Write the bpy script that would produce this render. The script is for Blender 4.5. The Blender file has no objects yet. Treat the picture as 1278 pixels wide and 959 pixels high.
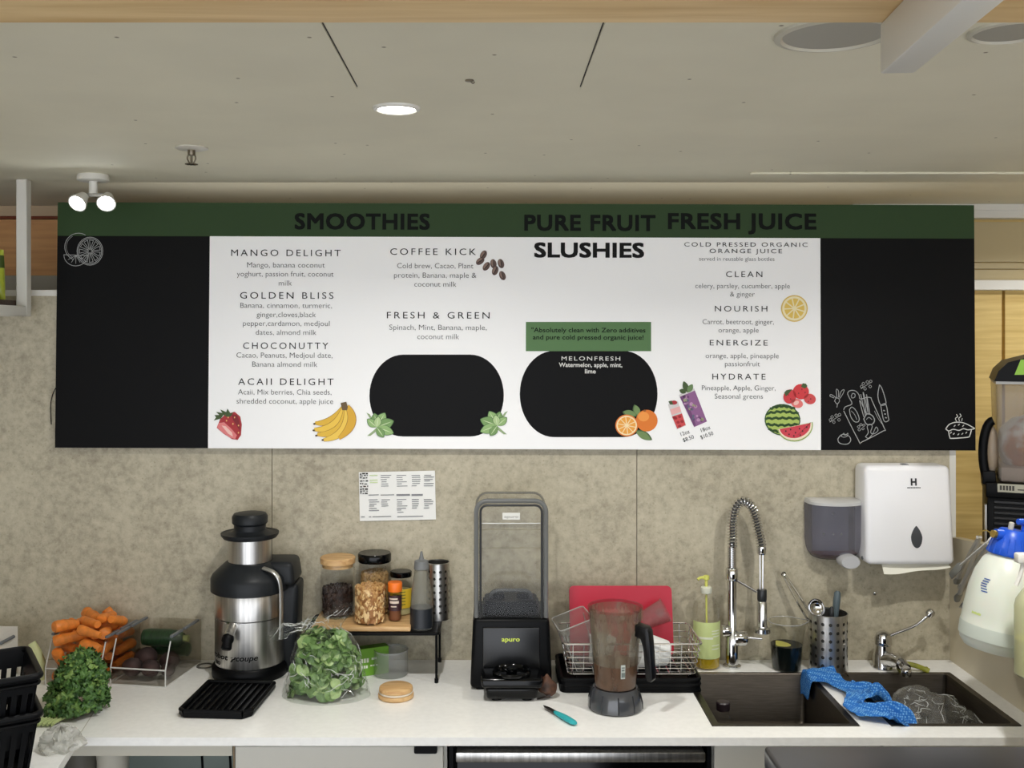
import bpy, bmesh, math, random
from mathutils import Matrix, Vector, noise

random.seed(11)
C = bpy.context.scene.collection
sc = bpy.context.scene
R = math.radians
PI = math.pi
FPX = 1280.0                 # focal length in pixels of the 1278 x 959 frame
EYE = 1.87                   # lens height, m
VX, VY = 613.0, 417.0        # where the level axis meets the frame
CZ = 0.901                   # worktop height
CEIL = 2.32

# ------------------------------------------------------------------ camera, world, lamps, exposure
cd = bpy.data.cameras.new('camera')
cd.sensor_width = 36.0
cd.lens = FPX / 1278.0 * 36.0
cd.shift_x = 26.0 / 1278.0
cd.shift_y = -62.5 / 1278.0
cd.clip_start = 0.02
cam = bpy.data.objects.new('camera', cd)
cam.location = (0, 0, EYE)
cam.rotation_euler = (R(90), 0, 0)
C.objects.link(cam)
sc.camera = cam

w = bpy.data.worlds.new('shop_interior')
sc.world = w
w.use_nodes = True
w.node_tree.nodes['Background'].inputs[0].default_value = (0.95, 0.985, 1.05, 1)
w.node_tree.nodes['Background'].inputs[1].default_value = 2.1
LAMP_W = 8.6
# downlights, last four unseen and added for light: x, depth, power factor, diffuser radius
DOWNLIGHTS = [(-0.188, 2.04, 0.82, 0.037), (1.10, 1.95, 0.9, 0.037), (1.95, 3.0, 0.55, 0.037), (-0.9, 0.55, 0.9, 0.037),
              (0.35, 0.45, 1.0, 0.037), (1.6, 0.5, 0.8, 0.037)]
sc.view_settings.view_transform = 'Standard'
sc.view_settings.look = 'None'
sc.view_settings.gamma = 1.0
sc.view_settings.use_curve_mapping = False
sc.view_settings.exposure = 0.36
sc.cycles.transparent_max_bounces = 32
sc.cycles.max_bounces = 10


def at(px, py, Y):
    return Vector(((px - VX) * Y / FPX, Y, EYE - (py - VY) * Y / FPX))


def onz(px, py, z=CZ):
    Y = (EYE - z) * FPX / (py - VY)
    return at(px, py, Y)


# ------------------------------------------------------------------ materials
def lin(c):
    c = c / 255.0
    return c / 12.92 if c <= 0.04045 else ((c + 0.055) / 1.055) ** 2.4


def rgb(c):
    return (lin(c[0]), lin(c[1]), lin(c[2]), 1)


MATS = {}


def newmat(name):
    m = bpy.data.materials.new(name)
    m.use_nodes = True
    nt = m.node_tree
    for n in list(nt.nodes):
        nt.nodes.remove(n)
    out = nt.nodes.new('ShaderNodeOutputMaterial')
    return m, nt, out


def mat(name, col, rough=0.5, metal=0.0, var=0.0, scale=20.0, bump=0.0, bscale=None, stretch=None, col2=None, spec=None, sub=0.0,
        coat=0.0, detail=4.0):
    """principled material; var/col2 add a procedural mottling, bump a fine relief"""
    if name in MATS:
        return MATS[name]
    m, nt, out = newmat(name)
    b = nt.nodes.new('ShaderNodeBsdfPrincipled')
    nt.links.new(b.outputs[0], out.inputs[0])
    b.inputs['Base Color'].default_value = rgb(col)
    b.inputs['Roughness'].default_value = rough
    b.inputs['Metallic'].default_value = metal
    if spec is not None:
        b.inputs['Specular IOR Level'].default_value = spec
    if coat:
        b.inputs['Coat Weight'].default_value = coat
        b.inputs['Coat Roughness'].default_value = 0.08
    if sub:
        b.inputs['Subsurface Weight'].default_value = sub
        b.inputs['Subsurface Scale'].default_value = 0.01
    tc = mp = None
    if var or bump or col2:
        tc = nt.nodes.new('ShaderNodeTexCoord')
        mp = nt.nodes.new('ShaderNodeMapping')
        nt.links.new(tc.outputs['Object'], mp.inputs[0])
        if stretch:
            mp.inputs['Scale'].default_value = stretch
    if var or col2:
        n = nt.nodes.new('ShaderNodeTexNoise')
        n.inputs['Scale'].default_value = scale
        n.inputs['Detail'].default_value = detail
        nt.links.new(mp.outputs[0], n.inputs['Vector'])
        r = nt.nodes.new('ShaderNodeValToRGB')
        if col2 is None:
            col2 = tuple(max(0, c * (1 - var)) for c in col)
        r.color_ramp.elements[0].position = 0.35
        r.color_ramp.elements[1].position = 0.65
        r.color_ramp.elements[0].color = rgb(col2)
        r.color_ramp.elements[1].color = rgb(col)
        nt.links.new(n.outputs[0], r.inputs[0])
        nt.links.new(r.outputs[0], b.inputs['Base Color'])
    if bump:
        n2 = nt.nodes.new('ShaderNodeTexNoise')
        n2.inputs['Scale'].default_value = bscale or scale
        n2.inputs['Detail'].default_value = 3
        nt.links.new(mp.outputs[0], n2.inputs['Vector'])
        bp = nt.nodes.new('ShaderNodeBump')
        bp.inputs['Strength'].default_value = bump
        bp.inputs['Distance'].default_value = 0.004
        nt.links.new(n2.outputs[0], bp.inputs['Height'])
        nt.links.new(bp.outputs[0], b.inputs['Normal'])
    MATS[name] = m
    return m


def glass(name, tint=(255, 255, 255), fres=0.06, rough=0.03, body=None, bodyamt=0.0, bump=0.0, bscale=40):
    """thin clear sheet: tinted see-through with a fresnel sheen; body mixes in a milky colour"""
    if name in MATS:
        return MATS[name]
    m, nt, out = newmat(name)
    tr = nt.nodes.new('ShaderNodeBsdfTransparent')
    tr.inputs[0].default_value = rgb(tint)
    last = tr.outputs[0]
    if body is not None:
        d = nt.nodes.new('ShaderNodeBsdfPrincipled')
        d.inputs['Base Color'].default_value = rgb(body)
        d.inputs['Roughness'].default_value = 0.4
        mx = nt.nodes.new('ShaderNodeMixShader')
        mx.inputs[0].default_value = bodyamt
        nt.links.new(last, mx.inputs[1])
        nt.links.new(d.outputs[0], mx.inputs[2])
        last = mx.outputs[0]
    g = nt.nodes.new('ShaderNodeBsdfGlossy')
    g.inputs['Roughness'].default_value = rough
    lw = nt.nodes.new('ShaderNodeLayerWeight')
    lw.inputs['Blend'].default_value = 0.25
    ma = nt.nodes.new('ShaderNodeMath')
    ma.operation = 'MULTIPLY_ADD'
    ma.inputs[1].default_value = 0.55
    ma.inputs[2].default_value = fres * 0.5
    nt.links.new(lw.outputs['Facing'], ma.inputs[0])
    pw = nt.nodes.new('ShaderNodeMath')
    pw.operation = 'POWER'
    pw.inputs[1].default_value = 1.6
    nt.links.new(ma.outputs[0], pw.inputs[0])
    if bump:
        tc = nt.nodes.new('ShaderNodeTexCoord')
        n2 = nt.nodes.new('ShaderNodeTexNoise')
        n2.inputs['Scale'].default_value = bscale
        nt.links.new(tc.outputs['Object'], n2.inputs['Vector'])
        bp = nt.nodes.new('ShaderNodeBump')
        bp.inputs['Strength'].default_value = bump
        bp.inputs['Distance'].default_value = 0.01
        nt.links.new(n2.outputs[0], bp.inputs['Height'])
        nt.links.new(bp.outputs[0], g.inputs['Normal'])
    m2 = nt.nodes.new('ShaderNodeMixShader')
    nt.links.new(pw.outputs[0], m2.inputs[0])
    nt.links.new(last, m2.inputs[1])
    nt.links.new(g.outputs[0], m2.inputs[2])
    nt.links.new(m2.outputs[0], out.inputs[0])
    MATS[name] = m
    return m


def emit(name, col, s):
    if name in MATS:
        return MATS[name]
    m, nt, out = newmat(name)
    e = nt.nodes.new('ShaderNodeEmission')
    e.inputs[0].default_value = rgb(col)
    e.inputs[1].default_value = s
    nt.links.new(e.outputs[0], out.inputs[0])
    MATS[name] = m
    return m


def concrete(name, a, b, c):
    m, nt, out = newmat(name)
    bs = nt.nodes.new('ShaderNodeBsdfPrincipled')
    nt.links.new(bs.outputs[0], out.inputs[0])
    tc = nt.nodes.new('ShaderNodeTexCoord')
    n1 = nt.nodes.new('ShaderNodeTexNoise')
    n1.inputs['Scale'].default_value = 4.5
    n1.inputs['Detail'].default_value = 8
    n1.inputs['Roughness'].default_value = 0.68
    n2 = nt.nodes.new('ShaderNodeTexNoise')
    n2.inputs['Scale'].default_value = 48
    n2.inputs['Detail'].default_value = 6
    n2.inputs['Roughness'].default_value = 0.7
    n3 = nt.nodes.new('ShaderNodeTexVoronoi')
    n3.inputs['Scale'].default_value = 60
    for n in (n1, n2, n3):
        nt.links.new(tc.outputs['Object'], n.inputs['Vector'])
    mx = nt.nodes.new('ShaderNodeMix')
    mx.data_type = 'FLOAT'
    mx.inputs[0].default_value = 0.6
    nt.links.new(n1.outputs[0], mx.inputs[2])
    nt.links.new(n2.outputs[0], mx.inputs[3])
    r = nt.nodes.new('ShaderNodeValToRGB')
    r.color_ramp.elements[0].position = 0.36
    r.color_ramp.elements[0].color = rgb(c)
    r.color_ramp.elements[1].position = 0.66
    r.color_ramp.elements[1].color = rgb(a)
    e = r.color_ramp.elements.new(0.5)
    e.color = rgb(b)
    nt.links.new(mx.outputs[0], r.inputs[0])
    # pits
    r2 = nt.nodes.new('ShaderNodeValToRGB')
    r2.color_ramp.elements[0].position = 0.04
    r2.color_ramp.elements[0].color = (0.62, 0.6, 0.55, 1)
    r2.color_ramp.elements[1].position = 0.2
    r2.color_ramp.elements[1].color = (1, 1, 1, 1)
    nt.links.new(n3.outputs['Distance'], r2.inputs[0])
    mu = nt.nodes.new('ShaderNodeMix')
    mu.data_type = 'RGBA'
    mu.blend_type = 'MULTIPLY'
    mu.inputs[0].default_value = 0.6
    nt.links.new(r.outputs[0], mu.inputs[6])
    nt.links.new(r2.outputs[0], mu.inputs[7])
    nt.links.new(mu.outputs[2], bs.inputs['Base Color'])
    bs.inputs['Roughness'].default_value = 0.5
    bs.inputs['Specular IOR Level'].default_value = 0.35
    MATS[name] = m
    return m


def wood(name, a, b, stretch=(1.5, 12, 30), rough=0.5):
    m, nt, out = newmat(name)
    bs = nt.nodes.new('ShaderNodeBsdfPrincipled')
    nt.links.new(bs.outputs[0], out.inputs[0])
    tc = nt.nodes.new('ShaderNodeTexCoord')
    mp = nt.nodes.new('ShaderNodeMapping')
    mp.inputs['Scale'].default_value = stretch
    n1 = nt.nodes.new('ShaderNodeTexNoise')
    n1.inputs['Scale'].default_value = 2.5
    n1.inputs['Detail'].default_value = 6
    n1.inputs['Distortion'].default_value = 0.4
    nt.links.new(tc.outputs['Object'], mp.inputs[0])
    nt.links.new(mp.outputs[0], n1.inputs['Vector'])
    r = nt.nodes.new('ShaderNodeValToRGB')
    r.color_ramp.elements[0].position = 0.3
    r.color_ramp.elements[0].color = rgb(b)
    r.color_ramp.elements[1].position = 0.65
    r.color_ramp.elements[1].color = rgb(a)
    nt.links.new(n1.outputs[0], r.inputs[0])
    nt.links.new(r.outputs[0], bs.inputs['Base Color'])
    bs.inputs['Roughness'].default_value = rough
    MATS[name] = m
    return m


CONCRETE = concrete('concrete_laminate', (199, 191, 168), (181, 173, 151), (154, 146, 126))
WHITETOP = mat('white_stone', (244, 244, 241), 0.22, var=0.02, scale=60, detail=2)
WHITE = mat('white_paint', (225, 223, 215), 0.45)
CEILM = mat('ceiling_paint', (232, 227, 205), 0.8, var=0.03, scale=3)
# little specks on the painted ceiling
nt_c = CEILM.node_tree
vo_c = nt_c.nodes.new('ShaderNodeTexVoronoi')
vo_c.voronoi_dimensions = '2D'
vo_c.inputs['Scale'].default_value = 3.2
tc_c = nt_c.nodes.new('ShaderNodeTexCoord')
nt_c.links.new(tc_c.outputs['Object'], vo_c.inputs['Vector'])
cr_c = nt_c.nodes.new('ShaderNodeValToRGB')
cr_c.color_ramp.elements[0].position = 0.008
cr_c.color_ramp.elements[0].color = (0.34, 0.31, 0.26, 1)
cr_c.color_ramp.elements[1].position = 0.013
cr_c.color_ramp.elements[1].color = (1, 1, 1, 1)
nt_c.links.new(vo_c.outputs['Distance'], cr_c.inputs[0])
mu_c = nt_c.nodes.new('ShaderNodeMix')
mu_c.data_type = 'RGBA'
mu_c.blend_type = 'MULTIPLY'
mu_c.inputs[0].default_value = 1.0
bs_c = [n for n in nt_c.nodes if n.type == 'BSDF_PRINCIPLED'][0]
src_c = bs_c.inputs['Base Color'].links[0].from_socket
nt_c.links.new(src_c, mu_c.inputs[6])
nt_c.links.new(cr_c.outputs[0], mu_c.inputs[7])
nt_c.links.new(mu_c.outputs[2], bs_c.inputs['Base Color'])
WOODBEAM = wood('pale_plywood', (232, 202, 150), (205, 168, 112), (1.2, 14, 14))
WOODWALL = wood('oak_panel', (220, 194, 126), (198, 168, 100), (1.3, 10, 26))
BAMBOO = wood('bamboo', (214, 178, 126), (186, 142, 92), (6, 40, 40))
BLACKP = mat('black_plastic', (8, 9, 11), 0.42, spec=0.13)
BLACKG = mat('black_gloss', (5, 6, 7), 0.13, spec=0.25)
CHARC = mat('charcoal_plastic', (28, 31, 34), 0.42, spec=0.25)
STEEL = mat('brushed_steel', (214, 212, 208), 0.32, 1.0, var=0.16, scale=3, stretch=(40, 40, 0.4))  # vertical streaks also carry reflection bands in the colour
CHROME = mat('chrome', (215, 215, 215), 0.1, 1.0)
DSTEEL = mat('sink_steel', (92, 86, 79), 0.36, 1.0, var=0.12, scale=6, stretch=(4, 4, 80))
GLASS = glass('clear_glass', (252, 252, 251), 0.09)
CLEARP = glass('clear_plastic', (246, 246, 243), 0.09, 0.07)
SMOKE = glass('smoked_plastic', (172, 170, 168), 0.06, 0.12)
FILM = glass('plastic_film', (250, 251, 250), 0.06, 0.07, (235, 238, 235), 0.02, 0.6, 40)


# ------------------------------------------------------------------ geometry
class G:
    """collects vertices and faces of ONE mesh, each face with a material"""
    def __init__(self):
        self.v, self.f, self.m, self.mats, self.T, self.mi = [], [], [], [], Matrix(), 0

    def use(self, m):
        if m not in self.mats:
            self.mats.append(m)
        self.mi = self.mats.index(m)
        return self

    def add(self, vf, T=None):
        v, f = vf
        M = self.T @ T if T is not None else self.T
        o = len(self.v)
        self.v += [M @ Vector(p) for p in v]
        self.f += [tuple(i + o for i in q) for q in f]
        self.m += [self.mi] * len(f)
        return self


def box(x0, x1, y0, y1, z0, z1, bev=0.0, seg=2):
    if not bev:
        v = [(x, y, z) for z in (z0, z1) for y in (y0, y1) for x in (x0, x1)]
        return v, [(0, 2, 3, 1), (4, 5, 7, 6), (0, 1, 5, 4), (2, 6, 7, 3), (0, 4, 6, 2), (1, 3, 7, 5)]
    b = bmesh.new()
    bmesh.ops.create_cube(b, size=1)
    for p in b.verts:
        p.co = Vector(((x0 + x1) / 2 + p.co.x * (x1 - x0), (y0 + y1) / 2 + p.co.y * (y1 - y0), (z0 + z1) / 2 + p.co.z * (z1 - z0)))
    bmesh.ops.bevel(b, geom=b.edges[:], offset=bev, segments=seg, profile=0.5, affect='EDGES')
    return take(b)


def take(b):
    b.verts.ensure_lookup_table()
    b.verts.index_update()
    r = [p.co.copy() for p in b.verts], [tuple(x.index for x in q.verts) for q in b.faces]
    b.free()
    return r


def frustum(bot, top, z0, z1, bev=0.0, seg=2):
    """box tapering from rectangle bot (x0,x1,y0,y1) to top"""
    b = bmesh.new()
    bmesh.ops.create_cube(b, size=1)
    for p in b.verts:
        q = top if p.co.z > 0 else bot
        p.co = Vector((q[1] if p.co.x > 0 else q[0], q[3] if p.co.y > 0 else q[2], z1 if p.co.z > 0 else z0))
    if bev:
        bmesh.ops.bevel(b, geom=b.edges[:], offset=bev, segments=seg, profile=0.5, affect='EDGES')
    return take(b)


def lathe(prof, n=32, close=False):
    v, f = [], []
    for (r, z) in prof:
        for i in range(n):
            a = 2 * PI * i / n
            v.append((r * math.cos(a), r * math.sin(a), z))
    k = len(prof)
    for j in range(k - 1 + (1 if close else 0)):
        j2 = (j + 1) % k
        for i in range(n):
            i2 = (i + 1) % n
            f.append((j * n + i, j * n + i2, j2 * n + i2, j2 * n + i))
    if not close:
        if prof[0][0] > 1e-6 and prof[0][0] < 1e3:
            pass
    return v, f


def solid(prof, n=32):
    """lathe with both ends closed"""
    p = list(prof)
    if p[0][0] > 1e-6:
        p = [(1e-5, p[0][1])] + p
    if p[-1][0] > 1e-6:
        p = p + [(1e-5, p[-1][1])]
    return lathe(p, n)


def tube(pts, r, n=8, closed=False, flat=1.0):
    pts = [Vector(p) for p in pts]
    k = len(pts)
    v, f = [], []
    prev = None
    for i, p in enumerate(pts):
        if closed:
            t = (pts[(i + 1) % k] - pts[i - 1]).normalized()
        else:
            t = (pts[min(i + 1, k - 1)] - pts[max(i - 1, 0)])
            t = t.normalized() if t.length > 1e-9 else Vector((0, 0, 1))
        if prev is None:
            a = Vector((0, 0, 1)) if abs(t.z) < 0.9 else Vector((0, 1, 0))
            u = t.cross(a).normalized()
        else:
            u = (prev - t * prev.dot(t))
            u = u.normalized() if u.length > 1e-6 else t.orthogonal().normalized()
        prev = u
        w2 = t.cross(u)
        rr = r[i] if isinstance(r, (list, tuple)) else r
        for j in range(n):
            a = 2 * PI * j / n
            v.append(p + u * math.cos(a) * rr + w2 * math.sin(a) * rr * flat)
    for i in range(k if closed else k - 1):
        i2 = (i + 1) % k
        for j in range(n):
            j2 = (j + 1) % n
            f.append((i * n + j, i * n + j2, i2 * n + j2, i2 * n + j))
    if not closed:
        f.append(tuple(range(n))[::-1])
        f.append(tuple((k - 1) * n + j for j in range(n)))
    return v, f


def smooth_path(pts, m=6):
    """Catmull-Rom through the points"""
    P = [Vector(p) for p in pts]
    out = []
    for i in range(len(P) - 1):
        p0 = P[max(i - 1, 0)]
        p1, p2 = P[i], P[i + 1]
        p3 = P[min(i + 2, len(P) - 1)]
        for k in range(m):
            t = k / m
            out.append(0.5 * ((2 * p1) + (p2 - p0) * t + (2 * p0 - 5 * p1 + 4 * p2 - p3) * t * t + (3 * p1 - p0 - 3 * p2 + p3) * t ** 3))
    out.append(P[-1])
    return out


def prism(poly, a, b, axis='z'):
    k = len(poly)

    def q(u, v, s):
        return (u, v, s) if axis == 'z' else ((u, s, v) if axis == 'y' else (s, u, v))
    v = [q(u, w_, a) for (u, w_) in poly] + [q(u, w_, b) for (u, w_) in poly]
    f = [tuple(range(k)), tuple(range(2 * k - 1, k - 1, -1))]
    for i in range(k):
        j = (i + 1) % k
        f.append((i, i + k, j + k, j))
    return v, f


def ell(cx, cy, rx, ry, n=24, a0=0.0, a1=2 * PI, rot=0.0):
    full = abs(a1 - a0) > 2 * PI - 1e-6
    k = n if full else n + 1
    o = []
    for i in range(k):
        a = a0 + (a1 - a0) * i / n
        x, y = rx * math.cos(a), ry * math.sin(a)
        o.append((cx + x * math.cos(rot) - y * math.sin(rot), cy + x * math.sin(rot) + y * math.cos(rot)))
    return o


def rrect(x0, x1, y0, y1, rx, ry=None, n=8):
    ry = ry or rx
    o = []
    for (cx, cy, s) in ((x1 - rx, y1 - ry, 0), (x0 + rx, y1 - ry, PI / 2), (x0 + rx, y0 + ry, PI), (x1 - rx, y0 + ry, 1.5 * PI)):
        for i in range(n + 1):
            a = s + PI / 2 * i / n
            o.append((cx + rx * math.cos(a), cy + ry * math.sin(a)))
    return o


def grid(fn, nu, nv, wrap=False):
    v = [Vector(fn(i / nu, j / nv)) for j in range(nv + 1) for i in range(nu + (0 if wrap else 1))]
    k = nu if wrap else nu + 1
    f = []
    for j in range(nv):
        for i in range(nu):
            i2 = (i + 1) % k
            f.append((j * k + i, j * k + i2, (j + 1) * k + i2, (j + 1) * k + i))
    return v, f


def blob(r, sub=3, amp=0.0, freq=1.0, seed=0.0, sc3=(1, 1, 1)):
    b = bmesh.new()
    bmesh.ops.create_icosphere(b, subdivisions=sub, radius=1.0)
    for p in b.verts:
        d = p.co.normalized()
        k = 1 + amp * noise.noise(d * freq + Vector((seed, seed * 1.7, seed * 0.3)))
        p.co = Vector((d.x * sc3[0], d.y * sc3[1], d.z * sc3[2])) * r * k
    return take(b)


def setp(o, label=None, cat=None, group=None, kind=None):
    if label:
        o['label'] = label
    if cat:
        o['category'] = cat
    if group:
        o['group'] = group
    if kind:
        o['kind'] = kind
    return o


def part(name, g, parent=None, m=None, loc=(0, 0, 0), rot=(0, 0, 0), sharp=38, label=None, cat=None, group=None, kind=None):
    me = bpy.data.meshes.new(name)
    if isinstance(g, tuple):
        gg = G()
        gg.add(g)
        g = gg
    me.from_pydata([tuple(p) for p in g.v], [], g.f)
    if m is not None:
        me.materials.append(m)
    else:
        for x in g.mats:
            me.materials.append(x)
        me.polygons.foreach_set('material_index', g.m)
    b = bmesh.new()
    b.from_mesh(me)
    bmesh.ops.remove_doubles(b, verts=b.verts[:], dist=1e-6)
    bmesh.ops.recalc_face_normals(b, faces=b.faces[:])
    b.to_mesh(me)
    b.free()
    me.polygons.foreach_set('use_smooth', [True] * len(me.polygons))
    me.set_sharp_from_angle(angle=R(sharp))
    o = bpy.data.objects.new(name, me)
    o.location = loc
    o.rotation_euler = rot
    C.objects.link(o)
    if parent is not None:
        o.parent = parent
    return setp(o, label, cat, group, kind)


def thing(name, label, cat, loc=(0, 0, 0), rot=(0, 0, 0), group=None):
    o = bpy.data.objects.new(name, None)
    o.empty_display_size = 0.05
    o.location = loc
    o.rotation_euler = rot
    C.objects.link(o)
    return setp(o, label, cat, group)


def struct(name, g, m=None, **k):
    return part(name, g, None, m, kind='structure', **k)


def T(x=0, y=0, z=0, rx=0, ry=0, rz=0):
    return Matrix.Translation((x, y, z)) @ Matrix.Rotation(rz, 4, 'Z') @ Matrix.Rotation(ry, 4, 'Y') @ Matrix.Rotation(rx, 4, 'X')


def text_mesh(s, weight=0.0, spacing=1.0, shear=0.0):
    """vertices (x, y) and faces of a line of lettering, em size 1, baseline at 0"""
    cu = bpy.data.curves.new('t', 'FONT')
    cu.body = s
    cu.size = 1.0
    cu.offset = weight
    cu.space_character = spacing
    cu.shear = shear
    cu.resolution_u = 3
    o = bpy.data.objects.new('t', cu)
    C.objects.link(o)
    dg = bpy.context.evaluated_depsgraph_get()
    me = bpy.data.meshes.new_from_object(o.evaluated_get(dg))
    v = [tuple(p.co) for p in me.vertices]
    f = [tuple(p.vertices) for p in me.polygons]
    bpy.data.objects.remove(o)
    bpy.data.curves.remove(cu)
    bpy.data.meshes.remove(me)
    return v, f


def lettering(g, s, x0, x1, zb, cap, y, weight=0.0, spacing=1.0, shear=0.0, bold=0.0):
    """flat lettering facing -Y between x0 and x1, baseline zb, capital height cap, added to g"""
    v, f = text_mesh(s, weight, spacing, shear)
    a = min(p[0] for p in v) - bold
    b = max(p[0] for p in v) + bold
    kx = (x1 - x0) / (b - a)
    kz = cap / (0.729 + 2 * bold)
    offs = [(0, 0)] if not bold else [(bold * i, bold * j) for (i, j) in ((-1, -1), (1, -1), (-1, 1), (1, 1), (0, 1), (0, -1), (1, 0), (-1, 0))]
    for n_, (dx, dz) in enumerate(offs):
        g.add(([(x0 + (p[0] + dx - a) * kx, y - 0.00005 * n_, zb + (p[1] + dz + bold) * kz) for p in v], f))
    return g


# ------------------------------------------------------------------ the setting
WB = 3.048     # front of the concrete-look partition
FAR = 3.6      # wall behind it
XR = 1.362     # right upstand
g = G()
for (a, b) in ((-2.6, -1.739), (-1.737, -0.6525), (-0.6505, 0.432), (0.434, XR)):
    g.add(box(a, b, WB, WB + 0.05, 0.0, 1.983))
struct('wall_back', g, CONCRETE)
struct('trim_1', box(-2.6, XR, WB - 0.002, WB + 0.054, 1.983, 2.001, 0.001, 1), WHITE)
struct('trim_2', box(XR, XR + 0.018, WB - 0.002, WB + 0.054, 0.0, 2.001), WHITE)
struct('wall_rear', box(-2.6, 3.0, FAR, FAR + 0.1, 0, CEIL), WOODWALL)
g = G()
g.add(box(1.25, 1.782, FAR - 0.02, FAR, 0.0, 2.022))
g.add(box(1.794, 3.0, FAR - 0.02, FAR, 0.0, 2.022))
struct('trim_3', g, WOODWALL)
struct('trim_4', box(1.25, 3.0, FAR - 0.05, FAR, 2.022, 2.057, 0.002, 1), WHITE)
BEIGE = mat('beige_panel', (188, 172, 132), 0.4)
struct('trim_5', G().add(box(1.25, 3.0, FAR - 0.012, FAR, 2.122, 2.262)).add(box(1.25, 3.0, FAR - 0.016, FAR, 2.098, 2.118)).add(
    box(1.25, 3.0, FAR - 0.012, FAR, 2.059, 2.095)), BEIGE)
g = G()
g.add(box(1.25, 3.0, FAR - 0.06, FAR, 2.298, CEIL - 0.001)).add(box(1.25, 3.0, FAR - 0.05, FAR, 2.284, 2.298)).add(
    box(1.25, 3.0, FAR - 0.056, FAR, 2.272, 2.284))
struct('trim_6', g, WHITE)
COPPER = mat('copper_strip', (120, 62, 40), 0.4, 0.6)
struct('trim_7', box(-2.6, -1.2, FAR - 0.02, FAR, 2.272, 2.281), COPPER)
struct('trim_8', box(-2.6, -1.2, FAR - 0.012, FAR, 2.283, CEIL - 0.001), mat('warm_beige', (196, 172, 140), 0.6))
struct('trim_13', box(-2.6, -1.2, FAR - 0.012, FAR, 2.075, 2.270), wood('copper_oak', (226, 172, 112), (204, 148, 92), (1.3, 8, 20)))
struct('trim_9', box(-2.6, -1.2, FAR - 0.03, FAR, 2.0, 2.073), mat('grey_strip', (170, 166, 152), 0.4))
g = G()
g.add(box(-2.6, 3.0, -1.2, FAR + 0.1, CEIL, CEIL + 0.05))
struct('ceiling', g, CEILM)
GROOVE = mat('dark_groove', (58, 56, 50), 0.9)
# access hatch lines and the shallow step in the ceiling
g = G()
yb = FPX * (CEIL - EYE) / (VY - 108)
for (xa, xb) in ((-0.2445, -0.2425), (0.161, 0.163)):
    g.add(box(xa, xb, 0.9, yb, CEIL - 0.0008, CEIL + 0.002))
struct('trim_10', g, GROOVE)
g = G()
g.add(box(-0.268, -0.2455, 0.9, yb + 0.012, CEIL - 0.0016, CEIL))
g.add(box(0.164, 0.186, 0.9, yb + 0.012, CEIL - 0.0016, CEIL))
struct('trim_11', g, CEILM)
struct('trim_12', box(0.72, 3.0, 2.845, 2.862, CEIL - 0.006, CEIL, 0.002, 1), CEILM)
FLOORM = mat('floor_tile', (120, 116, 110), 0.4, var=0.1, scale=5)
struct('floor', box(-2.7, 3.1, -1.2, FAR + 0.1, -0.05, 0.0), FLOORM)
struct('wall_left', box(-2.7, -2.6, -1.2, FAR + 0.1, 0, CEIL + 0.05), mat('side_wall', (150, 140, 122), 0.6))  # unseen side wall, added to give the steel something to reflect
struct('wall_right', box(3.0, 3.1, -1.2, FAR + 0.1, 0, CEIL + 0.05), mat('side_wall_oak', (180, 158, 120), 0.6))  # likewise unseen, added for reflections
# low upstand at the right-hand end of the worktop
pz = [(FPX * XR / (1193.0 - VX), 674.0), (FPX * XR / (1223.0 - VX), 678.5), (FPX * XR / (1245.0 - VX), 684.0)]
top = [(Y, EYE - (py - VY) * Y / FPX) for (Y, py) in pz]
poly = [(WB - 0.001, 0.0), (WB - 0.001, top[0][1])] + top[1:] + [(2.1, top[-1][1] + 0.03), (2.1, 0.0)]
struct('wall_upstand', prism(poly, XR, XR + 0.03, 'x'), mat('upstand_laminate', (200, 190, 166), 0.35, var=0.05, scale=4))

# ------------------------------------------------------------------ worktop, sinks, cupboards
WF = 2.461
SX = ((0.545, 0.912), (0.988, 1.312))
SY = (2.531, 2.932)
wt = thing('worktop', 'long white stone worktop with a square edge running below the grey wall', 'worktop', (0, 0, CZ))
g = G().use(WHITETOP)
t0 = -0.02
xs = [-0.992, SX[0][0], SX[0][1], SX[1][0], SX[1][1], XR]
for i in range(5):
    if i in (1, 3):
        g.add(box(xs[i], xs[i + 1], WF, SY[0], t0, 0))
        g.add(box(xs[i], xs[i + 1], SY[1], WB - 0.001, t0, 0))
    else:
        g.add(box(xs[i], xs[i + 1], WF, WB - 0.001, t0, 0))
g.add(prism([(-0.992, WF), (-0.992, WB - 0.001), (-2.2, WB - 0.001), (-2.2, 1.7), (-0.882, 1.7)], t0, 0, 'z'))
part('slab', g, wt)
a, b = onz(97, 917), onz(138, 853)
d = (b - a) * 1.9
g = G()
nrm = Vector((-d.y, d.x, 0)).normalized() * 0.0009
p0, p1 = Vector((-0.992, WF, 0)), Vector((-0.992 + d.x, WF + d.y, 0))
g.add(prism([(p0.x - nrm.x, p0.y - nrm.y), (p1.x - nrm.x, p1.y - nrm.y), (p1.x + nrm.x, p1.y + nrm.y), (p0.x + nrm.x, p0.y + nrm.y)], -0.001, 0.0003, 'z'))
part('joint_line', g, wt, mat('joint_grey', (170, 165, 152), 0.6))


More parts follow.
